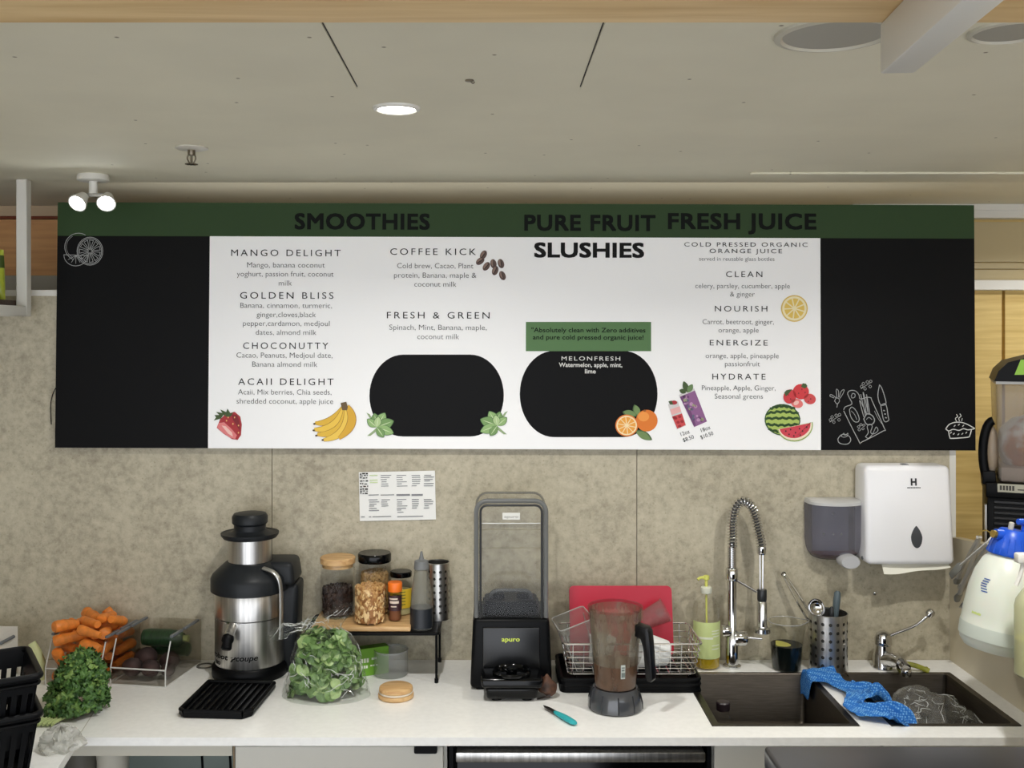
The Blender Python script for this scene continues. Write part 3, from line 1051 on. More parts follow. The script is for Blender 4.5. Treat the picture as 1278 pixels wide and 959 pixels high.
for (ox, oy) in ((255, 680), (145, 797)):
    line([(ox - 18, oy + 12), (ox, oy), (ox + 20, oy - 12)], 0.6)
    for (dx, dy) in ((-10, -6), (4, -12), (14, 4), (-4, 12), (-16, 4), (16, -14)):
        line([(ox + dx - 5, oy + dy), (ox + dx, oy + dy - 5), (ox + dx + 5, oy + dy), (ox + dx, oy + dy + 5), (ox + dx - 5, oy + dy)], 0.55)
part('cutting_board_drawing', g, board, MLN)
g = G()
line([(534, 833), (545, 818), (565, 810), (590, 810), (612, 818), (630, 828), (634, 832), (612, 836), (596, 832), (580, 838), (560, 834), (545, 840), (534, 833)], 1.2)
line([(544, 842), (548, 862), (556, 866), (610, 862), (618, 856), (624, 836)], 1.2)
for q in ([(572, 806), (568, 796), (576, 790), (572, 782)], [(582, 805), (580, 795), (588, 788), (584, 780)], [(590, 804), (592, 796)]):
    line(q, 0.9)
for q in ((565, 822), (580, 818), (595, 822), (562, 850), (578, 852), (592, 850), (606, 846), (552, 846)):
    line([(q[0] - 2, q[1] + 2), (q[0] + 2, q[1] - 2)], 1.1)
part('pie_drawing', g, board, MWT)

# cable beside the board, note on the wall
part('loose_cable', tube(smooth_path([at(72, 480, 3.044), at(66, 492, 3.042), at(63, 508, 3.042), at(64, 530, 3.0445)], 6), 0.0013, 6), None, BLACKP, label='thin black cable looping out from behind the left edge of the menu board', cat='cable')
NY = 3.0455
nt_ = thing('wall_note', 'printed white note sheet taped to the grey wall above the jars', 'note', at(496, 619, NY), (0, R(-1.2), 0))
s = NY / FPX
part('sheet', grid(lambda u, v: ((u - 0.5) * 95 * s, -0.0015 - 0.0025 * math.sin(u * PI) * v, (v - 0.5) * 61 * s), 10, 6), nt_, mat('paper', (240, 240, 236), 0.7))
g = G().use(mat('note_ink', (128, 130, 134), 0.7))
random.seed(8)


def NB(x0, x1, yy, h=0.9):
    # note pixels of a 1278-wide enlargement (10.65 px per photo px, origin 440,580) to sheet coordinates
    a0, a1 = (440 + x0 / 10.65 - 496) * s, (440 + x1 / 10.65 - 496) * s
    z = -(580 + yy / 10.65 - 619) * s + (440 + (x0 + x1) / 21.3 - 496) * s * -0.021
    g.add(box(a0, a1, -0.0047, -0.0043, z - h * s / 2, z + h * s / 2))


for (cx, rows) in ((380, (142, 170, 198, 228, 256, 284)), (590, (142, 170, 198, 228, 254, 284)), (790, (142, 168, 196, 222, 250, 280)), (950, (140, 165, 195, 215, 250, 280)),
                   (215, (466, 495, 525, 550, 580, 608)), (380, (466, 495, 522, 548)), (585, (462, 495, 520, 548, 578, 602, 630)), (785, (462, 490, 518, 548, 574)), (945, (462, 488, 518, 545, 574))):
    for yy in rows:
        NB(cx + random.uniform(0, 10), cx + random.uniform(60, 145), yy, 0.8)
for (a, b, yy) in ((215, 350, 402), (375, 555, 402), (585, 765, 396), (585, 765, 408), (785, 935, 396), (785, 935, 408), (260, 510, 688), (590, 935, 686), (110, 160, 692), (215, 245, 692)):
    NB(a, b, yy, 0.9)
g.use(mat('note_green', (206, 224, 170), 0.7))
for yy in (142, 205, 236):
    NB(235, 340, yy, 1.2)
g.use(mat('note_marker', (22, 22, 24), 0.7))
for yy in (125, 148, 178, 215, 250, 288, 322, 352, 378):
    x = 105
    while x < 205:
        w_ = random.uniform(12, 40)
        NB(x, min(x + w_, 212), yy + random.uniform(-6, 6), random.uniform(0.8, 1.8))
        x += w_ + random.uniform(6, 16)
part('note_writing', g, nt_)

# ------------------------------------------------------------------ ceiling fittings
DIFF = emit('lamp_diffuser', (255, 252, 244), 14.0)


def downlight(x, Y, k, r, label):
    t = thing('downlight', label, 'ceiling light', (x, Y, CEIL), group=None)
    part('ring', lathe([(r, 0.001), (r, -0.004), (r + 0.003, -0.006), (r + 0.009, -0.004), (r + 0.011, 0.0)], 36), t, WHITE)
    part('diffuser', solid([(r, -0.0005), (r, -0.003), (r * 0.6, -0.0045)], 36), t, DIFF)
    ld = bpy.data.lights.new('downlight_lamp', 'AREA')
    ld.shape = 'DISK'
    ld.size = 2 * r
    ld.energy = LAMP_W * k
    ld.color = (1.0, 0.98, 0.94)
    ld.spread = R(150)
    lo = bpy.data.objects.new('downlight_lamp', ld)
    lo.location = (0, 0, -0.006)
    C.objects.link(lo)
    lo.parent = t


names = ['round downlight glowing white in the middle of the ceiling', 'round downlight above the sinks, just outside the picture', 'added unseen downlight brightening the oak wall by the slush machine',
         'added unseen downlight above the serving side at the baskets end', 'added unseen downlight above the serving side, in the centre', 'added unseen downlight above the serving side near the ledge']
for (a_, lab) in zip(DOWNLIGHTS, names):
    downlight(*a_, lab)

# twin spot fitting on the ceiling in front of the board
sx, sY = (118 - VX) * 2.99 / FPX, 2.90
sp = thing('ceiling_spotlight', 'small white twin headed spotlight with lit lamps hanging from the ceiling over the board', 'spotlight', (-1.125, sY, CEIL))
part('base', solid([(0.042, 0), (0.044, -0.004), (0.044, -0.016), (0.036, -0.019)], 32), sp, WHITE)
part('stem', solid([(0.012, -0.019), (0.012, -0.052), (0.008, -0.055)], 16), sp, WHITE)
part('crossbar', tube([(-0.05, -0.005, -0.058), (0.05, -0.005, -0.058)], 0.006, 10), sp, CHROME)
for sgn in (-1, 1):
    h = part('lamp_head', lathe([(1e-5, 0.0), (0.014, 0.0), (0.018, 0.014), (0.026, 0.036), (0.026, 0.040), (0.023, 0.040), (0.016, 0.030), (1e-5, 0.028)], 24), sp, WHITE,
             loc=(0.034 * sgn + 0.012, -0.012, -0.062), rot=(R(128), 0, R(12 * sgn)))
    part('bulb', solid([(0.018, 0.0315), (0.021, 0.037), (0.012, 0.041)], 20), h, emit('bulb_lit', (245, 252, 255), 30))
    ld = bpy.data.lights.new('spot_lamp', 'SPOT')
    ld.energy = 4
    ld.color = (0.95, 0.98, 1.0)
    ld.spot_size = R(90)
    ld.spot_blend = 0.6
    ld.shadow_soft_size = 0.015
    lo = bpy.data.objects.new('spot_lamp', ld)
    lo.parent = h
    lo.location = (0, 0, 0.058)
    lo.rotation_euler = (PI, 0, 0)
    C.objects.link(lo)

# added fill strip, unseen behind the board, brightens the ceiling gap
t = thing('fill_strip', 'slim strip light added unseen behind the menu board to brighten the ceiling gap', 'strip light', (0.1, WB + 0.026, 2.0015))
part('channel', box(-1.25, 1.2, -0.012, 0.012, 0, 0.012, 0.002, 1), t, WHITE)
part('diffuser', box(-1.24, 1.19, -0.009, 0.009, 0.0122, 0.0135), t, emit('fill_strip_lit', (255, 246, 228), 0.8))
ld = bpy.data.lights.new('fill_strip_lamp', 'AREA')
ld.shape = 'RECTANGLE'
ld.size = 2.4
ld.size_y = 0.016
ld.energy = 0.9
ld.color = (1.0, 0.95, 0.86)
lo = bpy.data.objects.new('fill_strip_lamp', ld)
lo.location = (-0.02, 0, 0.016)
lo.rotation_euler = (PI, 0, 0)
C.objects.link(lo)
lo.parent = t

# sprinkler
q = onz(239, 184, CEIL)
t = thing('sprinkler_head', 'small metal fire sprinkler head with a round white plate on the ceiling', 'sprinkler', (q.x, q.y, CEIL))
part('escutcheon', solid([(0.038, 0), (0.039, -0.003), (0.03, -0.006), (0.014, -0.007)], 32), t, mat('off_white_metal', (216, 212, 200), 0.4))
BRASS = mat('dull_metal', (124, 116, 100), 0.4, 0.8)
part('stem', solid([(0.009, -0.007), (0.009, -0.016), (0.007, -0.02)], 16), t, BRASS)
g = G()
for sgn in (-1, 1):
    g.add(tube(smooth_path([(0.008 * sgn, 0, -0.018), (0.010 * sgn, 0, -0.028), (0.004 * sgn, 0, -0.04)], 4), 0.002, 8))
g.add(solid([(0.003, -0.018), (0.003, -0.04)], 12))
part('frame', g, t, BRASS)
g = G().add(solid([(0.005, -0.039), (0.005, -0.0415)], 16))
for i in range(10):
    a = 2 * PI * i / 10
    g.add(box(0.003, 0.015, -0.003, 0.003, -0.0415, -0.0398), T(rz=a))
part('deflector', g, t, BRASS)
# round speakers
for (px, py, lab) in ((1042, 42, 'round flush ceiling speaker left of the white shelf bracket'), (1262, 38, 'round flush ceiling speaker beside the white shelf bracket, cut by the frame')):
    q = onz(px, py, CEIL)
    r = 0.088 if px < 1100 else 0.06
    t = thing('ceiling_speaker', lab, 'speaker', (q.x, q.y, CEIL))
    part('rim', lathe([(r * 0.86, -0.002), (r * 0.9, -0.006), (r, -0.004), (r * 1.01, 0)], 40), t, mat('speaker_rim', (196, 192, 176), 0.6))
    part('grille', solid([(r * 0.86, -0.001), (r * 0.86, -0.0022), (r * 0.4, -0.004)], 40), t, mat('speaker_grille', (168, 165, 154), 0.6))
q = onz(586, 100, CEIL)
part('ceiling_hook', G().add(solid([(0.008, 0.0), (0.008, -0.002), (0.004, -0.003)], 12)).add(tube(smooth_path([(0.001, 0, -0.002), (0.006, 0, -0.006), (0.009, 0, -0.003)], 4), 0.0012, 6)), None, BRASS, (q.x, q.y, CEIL),
     label='tiny screw hook in the ceiling between the two hatch lines', cat='hook')

# overhead plywood shelf with a white square tube bracket
SB = EYE + (VY - 28.5) / FPX * 1.1
t = thing('overhead_shelf', 'pale plywood shelf hung high over the serving side with a white tube bracket', 'shelf', (0, 0, SB))
part('board', box(-1.5, 1.6, 0.35, 1.1, 0, 0.04, 0.001, 1), t, WOODBEAM)
bz = EYE + (VY - 92) / FPX * 1.1 - SB
tb = part('bracket', box(-0.018, 0.018, -0.62, 0.0, bz, -0.0005, 0.0025, 2), t, WHITE, loc=(0.4177 + 0.018, 1.1, 0), rot=(0, 0, R(-5.5)), label='white square steel tube')
for yy in (0.4, 1.04):
    pass
part('hanger', G().add(box(-1.42, -1.39, 0.40, 0.43, 0.04, CEIL - SB)).add(box(1.50, 1.53, 0.40, 0.43, 0.04, CEIL - SB)).add(box(-1.42, -1.39, 1.04, 1.07, 0.04, CEIL - SB)).add(box(1.50, 1.53, 1.04, 1.07, 0.04, CEIL - SB)), t, WHITE)

# hanging white frame with a shelf at the far left
HY = 2.99
fx = (29.5 - VX) * HY / FPX
zb = EYE - (395 - VY) * HY / FPX
t = thing('hanging_shelf', 'white square tube frame hung from the ceiling, holding a small dark wooden shelf', 'shelf', (fx, HY, zb))
part('upright', box(-0.0155, 0.0155, -0.0155, 0.0155, 0.0, CEIL - zb - 0.0005, 0.002, 1), t, WHITE)
part('rail', box(-0.6, -0.0157, -0.0155, 0.0155, 0.0, 0.029, 0.002, 1), t, WHITE)
part('rail', box(-0.6, 0.0155, -0.3, -0.27, 0.0, 0.029, 0.002, 1), t, WHITE)
part('upright', box(-0.0155, 0.0155, -0.3, -0.27, 0.0295, CEIL - zb - 0.0005, 0.002, 1), t, WHITE)
part('cross_rail', box(-0.0155, 0.0155, -0.2695, -0.016, 0.0, 0.029, 0.002, 1), t, WHITE)
part('shelf_board', box(-0.59, -0.018, -0.265, 0.0, 0.0295, 0.046), t, mat('dark_walnut', (84, 62, 48), 0.5, var=0.3, scale=10, stretch=(2, 30, 30)))
g = G().use(mat('packet_green', (176, 190, 52), 0.35, var=0.25, scale=14, coat=0.4))
g.add(grid(lambda u, v: ((0.05 + 0.0) * math.cos(u * 2 * PI) * (1 - 0.1 * v), (0.004 + 0.022 * math.sin(PI * min(1, v * 1.0)) ** 0.6) * math.sin(u * 2 * PI), v * 0.142), 20, 10, True))
pk = thing('snack_packet', 'green and yellow snack packet standing on the hanging shelf', 'packet', (fx - 0.070, HY - 0.07, zb + 0.0465))
part('pouch', g, pk)
part('label_band', grid(lambda u, v: (0.0508 * math.cos(PI + u * PI) * (1 - 0.1 * (0.62 + v * .3)), 0.0255 * math.sin(PI + u * PI), 0.09 + v * 0.035), 14, 3), pk, mat('packet_dark', (60, 80, 24), 0.4))

# ------------------------------------------------------------------ juicer
k = 2.93 / FPX
jx = (312 - VX) * k
t = thing('juicer', 'tall brushed steel and charcoal centrifugal juicer standing on the worktop', 'juicer', (jx, 2.93, CZ + 0.0005))
part('base', solid([(0.104, 0), (0.106, 0.006), (0.106, 0.028), (0.100, 0.036)], 48), t, BLACKP)
part('motor_body', solid([(0.0965, 0.0365), (0.0975, 0.04), (0.0975, 0.168)], 64), t, STEEL, label='brushed steel body with black lettering')
part('upper_band', solid([(0.095, 0.1685), (0.0985, 0.171), (0.0985, 0.246), (0.097, 0.248)], 64), t, STEEL)
part('lid', solid([(0.104, 0.2385), (0.1095, 0.242), (0.1095, 0.276), (0.104, 0.287), (0.085, 0.305), (0.07, 0.318), (0.063, 0.322)], 64), t, CHARC)
part('feed_tube', solid([(0.061, 0.3225), (0.061, 0.386)], 48), t, STEEL)
p = part('pusher', solid([(0.06, 0.3865), (0.075, 0.388), (0.081, 0.396), (0.0815, 0.402), (0.074, 0.400), (0.052, 0.404), (0.045, 0.41), (0.0445, 0.424), (0.05, 0.43), (0.0505, 0.448), (0.045, 0.456), (0.03, 0.459)], 48), t, CHARC)
# pouring spout
g = G()
g.use(STEEL).add(tube([(-0.026, -0.092, 0.160), (-0.030, -0.128, 0.140)], 0.0135, 20))
sp_ = part('spout', g, t)
g = G()
prof = [(0.0145, 0.0), (0.0165, 0.006), (0.0165, 0.014), (0.0135, 0.02), (0.0145, 0.034), (0.0115, 0.038)]
v, f = solid(prof, 24)
d = (Vector((-0.030, -0.128, 0.140)) - Vector((-0.026, -0.092, 0.160))).normalized()
qm = d.lerp(Vector((0, -0.1, -1)), 0.6).normalized().to_track_quat('Z', 'Y').to_matrix().to_4x4()
g.add((v, f), Matrix.Translation((-0.0295, -0.126, 0.143)) @ qm)
part('spout_tip', g, sp_, BLACKP, label='black spout tip')
part('spout_plate', grid(lambda u, v: (0.0985 * math.sin(-0.62 + 0.78 * u), -0.0987 * math.cos(-0.62 + 0.78 * u), 0.1665 + 0.0045 * math.sin(PI * u) * (v - 0.3)), 16, 2), sp_, CHROME)
# pulp chute at the back
g = G()
g.add(frustum((0.055, 0.128, 0.0, 0.10), (0.062, 0.138, -0.005, 0.10), 0.004, 0.255, 0.014, 3))
g.add(frustum((0.05, 0.134, -0.035, 0.10), (0.03, 0.126, -0.03, 0.09), 0.2555, 0.322, 0.014, 3))
part('pulp_container', g, t, CHARC)
lp = [(0.052, -0.062, 0.313), (0.082, -0.072, 0.304), (0.098, -0.074, 0.285), (0.1035, -0.072, 0.25), (0.104, -0.07, 0.2), (0.103, -0.07, 0.13), (0.1015, -0.07, 0.118)]
part('locking_arm', tube(smooth_path(lp, 5), 0.009, 12, flat=0.55), t, mat('satin_aluminium', (196, 196, 192), 0.3, 0.9), label='satin silver clamp arm')
for (s, a0, a1, z, cap, sh) in (('robot', -68, -24, 0.0635, 0.0165, 0.2), ('coupe', -10, 26, 0.0635, 0.0165, 0.2), ('J 80', -68, -42, 0.045, 0.012, 0.0)):
    g = G()
    lettering(g, s, R(a0), R(a1), z, cap, 0, 0.0, 1.0, sh, 0.02)
    g.v = [Vector((0.0980 * math.sin(p.x), -0.0980 * math.cos(p.x), p.z)) for p in g.v]
    part('brand_lettering' if s != 'J 80' else 'model_lettering', g, t, MTX)
g = G()
for (x0, x1, z0, z1) in ((-20, -16.5, 0.060, 0.069), (-15.2, -12, 0.066, 0.0745), (-20, -17.5, 0.0705, 0.0735), (-14.7, -12.8, 0.061, 0.064)):
    g.add(grid(lambda u, v: (0.0981 * math.sin(R(x0 + (x1 - x0) * u) + 0.06 * v), -0.0981 * math.cos(R(x0 + (x1 - x0) * u) + 0.06 * v), z0 + (z1 - z0) * v), 3, 1))
part('brand_mark', g, t, MTX)

part('cable_grommet', lathe([(0.017, 0.0005), (0.019, 0.003), (0.0235, 0.003), (0.025, 0.0)], 32), None, mat('grommet', (92, 90, 84), 0.4), (onz(256, 832).x, onz(256, 832).y, CZ + 0.0004),
     label='round cable grommet in the worktop between the beetroot bin and the juicer', cat='grommet')
# drip tray
tr = thing('drip_tray', 'ribbed black drip tray in front of the juicer', 'tray', (-0.694, 2.69, CZ + 0.0005), (0, 0, R(-4)))
g = G()
pl = [(-0.088, 0.115), (0.094, 0.115), (0.094, -0.085), (0.076, -0.108), (-0.074, -0.108), (-0.088, -0.094)]
g.add(prism(pl, 0.0, 0.009, 'z'))
for i in range(len(pl)):
    a_, b_2 = Vector(pl[i]), Vector(pl[(i + 1) % len(pl)])
    g.add(tube([(a_.x, a_.y, 0.016), (b_2.x, b_2.y, 0.016)], 0.0055, 8))
    d2 = (b_2 - a_).normalized()
    n2 = Vector((-d2.y, d2.x)) * 0.004
    g.add(prism([(a_.x - n2.x, a_.y - n2.y), (b_2.x - n2.x, b_2.y - n2.y), (b_2.x + n2.x, b_2.y + n2.y), (a_.x + n2.x, a_.y + n2.y)], 0.005, 0.017, 'z'))
part('pan', g, tr, BLACKP)
g = G()
for i in range(9):
    x = -0.072 + i * 0.018
    g.add(box(x - 0.0025, x + 0.0025, -0.09, 0.105, 0.0092, 0.0165, 0.001, 1))
part('ribs', g, tr, BLACKP)

# ------------------------------------------------------------------ produce bins on the left
ACR = glass('acrylic', (246, 245, 243), 0.10, 0.05)
ACE = mat('acrylic_edge', (206, 206, 202), 0.15)
GREYH = mat('grey_hinge', (104, 108, 112), 0.35)


def bin_(loc, rz, label, wd=0.162, dp=0.222):
    t = thing('produce_bin', label, 'bin', loc, (0, 0, rz))
    hw = wd / 2
    hd = dp / 2
    side = [(-hd, 0.0), (hd, 0.0), (hd, 0.126), (-hd + 0.05, 0.126), (-hd + 0.03, 0.118), (-hd, 0.046)]
    g = G()
    for sx_ in (-1, 1):
        g.add(prism(side, sx_ * hw - (0.0015 if sx_ > 0 else -0.0015) * 2, sx_ * hw, 'x'))
    g.add(box(-hw, hw, -hd, -hd + 0.003, 0.0, 0.046))
    g.add(box(-hw, hw, hd - 0.003, hd, 0.0, 0.126))
    g.add(box(-hw, hw, -hd, hd, 0.0, 0.003))
    part('case', g, t, ACR)
    g = G()
    for sx_ in (-1, 1):
        g.add(tube([(sx_ * hw, -hd, 0.046), (sx_ * hw, -hd + 0.03, 0.118)], 0.002, 6))
        g.add(tube([(sx_ * hw, -hd, 0.001), (sx_ * hw, hd, 0.001)], 0.0016, 6))
        g.add(tube([(sx_ * hw, -hd, 0.0), (sx_ * hw, -hd, 0.046)], 0.0018, 6))
    g.add(tube([(-hw, -hd, 0.046), (hw, -hd, 0.046)], 0.0022, 6))
    g.add(tube([(-hw, -hd, 0.001), (hw, -hd, 0.001)], 0.0016, 6))
    part('bright_edge', g, t, ACE)
    for sx_ in (-1, 1):
        for (ya, yb2) in ((-hd + 0.034, -hd + 0.10), (-hd + 0.112, hd - 0.02)):
            part('hinge_strip', box(sx_ * hw - 0.0046, sx_ * hw + 0.0046, ya, yb2, 0.1265, 0.133, 0.001, 1), t, GREYH)
    return t


RZ = R(-9.5)
A = onz(137, 857)
A2 = onz(208, 857)


def binloc(c, wd=0.162, dp=0.222):   # c = front right bottom corner
    v = Matrix.Rotation(RZ, 4, 'Z') @ Vector((-wd / 2, dp / 2, 0))
    return (c.x + v.x, min(c.y + v.y, 2.93), CZ + 0.0006)


L1 = binloc(A)
L1 = (L1[0] - 0.021, L1[1] - 0.006, L1[2])
L2 = binloc(A2)
bin_(L1, RZ, 'clear acrylic produce bin heaped with orange carrots')
bin_(L2, RZ, 'clear acrylic produce bin holding beetroots and a dark green zucchini')
CARROTS = [(-0.0094,0.0253,0.0230,0.0407,-0.0194,0.0230,0.0180),(-0.0435,0.0912,0.0218,0.0238,0.0912,0.0218,0.0168),(-0.0617,-0.0282,0.0218,-0.0062,-0.0252,0.0218,0.0168),(0.0628,-0.0458,0.0207,0.0628,-0.0923,0.0207,0.0157),(-0.0113,0.0588,0.0199,0.0259,0.0588,0.0199,0.0149),(-0.0587,0.0584,0.0235,-0.0596,0.0081,0.0235,0.0185),(-0.0634,-0.0929,0.0201,-0.0120,-0.0929,0.0201,0.0151),(-0.0021,-0.0171,0.0593,-0.0292,0.0034,0.0451,0.0182),(-0.0622,0.0917,0.0544,-0.0254,0.0917,0.0570,0.0163),(0.0599,0.0886,0.0236,0.0599,0.0136,0.0236,0.0186),(-0.0311,-0.0606,0.0214,0.0299,-0.0573,0.0214,0.0164),(-0.0600,-0.0895,0.0791,-0.0600,-0.0659,0.0415,0.0185),(0.0615,-0.0780,0.0543,0.0232,-0.0423,0.0552,0.0170),(-0.0302,0.0462,0.0493,0.0273,0.0922,0.0556,0.0158),(0.0036,0.0302,0.0573,0.0524,-0.0213,0.0589,0.0178),(0.0610,0.0905,0.0604,0.0610,0.0218,0.0605,0.0175),(-0.0553,-0.0305,0.0569,-0.0103,-0.0538,0.0556,0.0175),(-0.0618,0.0584,0.0593,-0.0618,0.0037,0.0594,0.0167),(0.0003,-0.0430,0.0879,0.0345,-0.0923,0.0723,0.0157),(0.0303,0.0640,0.0784,0.0332,0.0279,0.0877,0.0174),(-0.0617,0.0186,0.0930,-0.0251,-0.0245,0.0838,0.0152),(0.0609,0.0454,0.1052,0.0609,0.0904,0.0963,0.0176),(-0.0334,0.0171,0.1164,0.0158,-0.0330,0.1165,0.0173),(-0.0622,0.0909,0.0914,-0.0360,0.0661,0.0807,0.0163),(-0.0228,-0.0900,0.0654,0.0310,-0.0900,0.0343,0.0180),(-0.0360,0.0335,0.0799,0.0193,-0.0081,0.0893,0.0156),(-0.0028,0.0482,0.0901,-0.0037,0.0916,0.0824,0.0164),(-0.0605,-0.0900,0.1164,0.0044,-0.0648,0.1293,0.0180),(0.0622,-0.0577,0.0879,0.0622,0.0116,0.0968,0.0163),(-0.0608,-0.0484,0.0877,-0.0279,-0.0622,0.0884,0.0177),(0.0099,0.0235,0.1154,0.0429,0.0753,0.1309,0.0173),(0.0256,-0.0894,0.1109,0.0599,-0.0894,0.1040,0.0186),(0.0597,-0.0476,0.1292,0.0395,0.0035,0.1243,0.0188),(-0.0608,0.0496,0.1062,-0.0116,0.0559,0.1232,0.0177),(-0.0605,0.0900,0.1361,-0.0259,0.0900,0.1102,0.0180),(-0.0631,-0.0204,0.1066,-0.0631,0.0173,0.1363,0.0154),(-0.0287,-0.0112,0.1494,0.0294,-0.0448,0.1535,0.0177),(-0.0603,-0.0898,0.1571,-0.0342,-0.0502,0.1526,0.0182),(-0.0621,-0.0531,0.1223,-0.0621,-0.0210,0.1477,0.0164),(-0.0116,0.0910,0.1511,0.0258,0.0910,0.1006,0.0170),(0.0618,0.0449,0.1403,0.0618,-0.0050,0.1580,0.0167),(-0.0599,0.0568,0.1534,-0.0054,0.0182,0.1483,0.0186),(0.0276,-0.0046,0.1588,0.0303,0.0396,0.1557,0.0161),(0.0152,-0.0916,0.1493,0.0621,-0.0916,0.1400,0.0164)]
CAR = mat('carrot', (242, 142, 56), 0.42, var=0.12, scale=30, bump=0.25, bscale=60, stretch=(0.6, 2, 2))
CAR2 = mat('carrot_cut', (240, 150, 72), 0.5)
Mb = Matrix.Translation(L1) @ Matrix.Rotation(RZ, 4, 'Z')
random.seed(3)
order = sorted(range(len(CARROTS)), key=lambda i: -(CARROTS[i][2] + CARROTS[i][5]))
for n_, i in enumerate(order):
    x0, y0, z0, x1, y1, z1, r = CARROTS[i]
    a_, b_2 = Vector((x0, y0, z0)) * 1.0, Vector((x1, y1, z1)) * 1.0
    a_.x, b_2.x = a_.x * 0.96, b_2.x * 0.96
    a_.y, b_2.y = a_.y * 0.99 + 0.001, b_2.y * 0.99 + 0.001
    L = (b_2 - a_).length
    tap = random.uniform(0.08, 0.34)
    prof = [(1e-5, -r * 0.62), (r * 0.80, -r * 0.60), (r * 0.90, -r * 0.45), (r * 0.97, 0)]
    for j in range(1, 6):
        prof.append((r * (0.97 - tap * j / 6 + random.uniform(-0.05, 0.03)), L * j / 6))
    e_ = 0.97 - tap
    prof += [(r * e_, L), (r * e_ * 0.93, L + r * 0.5), (r * e_ * 0.8, L + r * 0.66), (1e-5, L + r * 0.68)]
    g = G()
    g.use(CAR).add(lathe(prof, 14))
    bx, by = random.uniform(-0.1, 0.1), random.uniform(-0.1, 0.1)
    for p in g.v:
        tt = p.z / L
        an_ = math.atan2(p.y, p.x)
        kk_ = 1 - 0.09 * (1 + math.cos(2 * an_ + bx * 40)) * 0.5 - 0.05 * (1 + math.cos(5 * an_ + by * 70 + tt * 3)) * 0.5
        p.x, p.y = p.x * kk_, p.y * kk_
        p.z += 0.10 * p.x * (1 if tt > 0.5 else -1)
        p.x += bx * r * (tt - 0.5) ** 2 * 2
        p.y += by * r * (tt - 0.5) ** 2 * 2
    q4 = (b_2 - a_).to_track_quat('Z', 'Y').to_matrix().to_4x4()
    part('carrot', g, None, None, sharp=42, label='stubby peeled orange carrot in the heap inside the produce bin', cat='carrot', group='carrots heaped in the clear bin').matrix_world = Mb @ Matrix.Translation(a_) @ q4
Mb2 = Matrix.Translation(L2) @ Matrix.Rotation(RZ, 4, 'Z')
BEET = mat('beetroot', (62, 40, 38), 0.75, var=0.55, scale=14, bump=0.5, bscale=30)
for i, (x, y, z, r, s_, lab) in enumerate(((-0.043, -0.06, 0.034, 0.0285, 1.0, 'dull brown purple beetroot beside the bin wall towards the carrots'), (0.012, -0.062, 0.033, 0.026, 1.1, 'purple beetroot lying in the middle of the bin front'),
                                           (0.055, -0.045, 0.027, 0.020, 1.0, 'small dark beetroot in the bin corner near the juicer'), (-0.04, 0.008, 0.037, 0.033, 1.0, 'beetroot behind the others under the zucchini end'), (0.032, 0.012, 0.032, 0.028, 1.05, 'beetroot tucked beneath the zucchini'))):
    g = G()
    g.add(blob(r, 3, 0.12, 1.6, i * 3.1, (1.0, 1.0, 0.9)))
    part('beetroot', g, None, BEET, sharp=70, label=lab, cat='beetroot', group='beetroots in the clear bin').matrix_world = Mb2 @ Matrix.Translation((x, y, z))
ZUC = mat('zucchini_skin', (36, 66, 36), 0.35, var=0.4, scale=40, stretch=(1, 1, 6))
zt = thing('zucchini', 'dark green zucchini lying on the beetroots in the clear bin', 'zucchini')
zt.matrix_world = Mb2 @ T(-0.014, 0.045, 0.087, 0, R(90), R(4))
part('body', solid([(0.014, -0.055), (0.022, -0.050), (0.025, -0.03), (0.025, 0.03), (0.022, 0.06), (0.014, 0.07)], 20), zt, ZUC)
part('stem', solid([(0.010, 0.07), (0.009, 0.078), (0.010, 0.084)], 10), zt, mat('pale_stem', (150, 160, 96), 0.6))
zt2 = part('green_cucumber', solid([(0.012, -0.06), (0.019, -0.055), (0.021, 0), (0.019, 0.055), (0.012, 0.06)], 18), None, ZUC, label='darker cucumber piece half hidden at the back of the beetroot bin', cat='cucumber')
zt2.matrix_world = Mb2 @ T(0.0, 0.083, 0.045, 0, R(90), R(-3))
# pale stalk behind the kale
a_ = onz(62, 806, CZ + 0.045)
part('leek_stalk', tube([(0, 0, 0), (0.004, 0.0, 0.04), (-0.010, 0.0, 0.075), (-0.026, 0.0, 0.102)], [0.011, 0.012, 0.012, 0.0105], 14), None, mat('leek_pale', (206, 212, 158), 0.5), (-1.262, 2.875, CZ + 0.001), rot=(0, 0, 0), label='pale green stalk end standing beside the carrot bin behind the kale', cat='vegetable')

# kale
random.seed(21)
kx = onz(76, 905)
kt = thing('kale_bunch', 'curly dark green kale bunch lying beside the black baskets', 'kale', (kx.x, 2.625, CZ + 0.001))
K1 = mat('kale_green', (88, 126, 58), 0.5, col2=(44, 80, 36), scale=70)
K2 = mat('kale_pale', (138, 166, 88), 0.5, col2=(92, 126, 58), scale=60)


def ruffle(g, c, nrm, r, ph, kf, amp):
    qm = nrm.to_track_quat('Z', 'Y').to_matrix().to_4x4()
    nr, na = 4, 14
    v, f = [], []
    for j in range(nr + 1):
        rr = j / nr
        for i in range(na):
            a = 2 * PI * i / na
            z = amp * rr * rr * math.sin(kf * a + ph + rr * 2) + amp * 0.5 * rr * math.sin(2.3 * a + ph * 2)
            k_ = 1 + 0.25 * math.sin(3 * a + ph) + 0.12 * math.sin(7 * a + 2 * ph)
            v.append((r * rr * k_ * math.cos(a), r * rr * k_ * math.sin(a), z - 0.3 * r * rr * rr))
    for j in range(nr):
        for i in range(na):
            f.append((j * na + i, j * na + (i + 1) % na, (j + 1) * na + (i + 1) % na, (j + 1) * na + i))
    g.add((v, f), Matrix.Translation(c) @ qm)


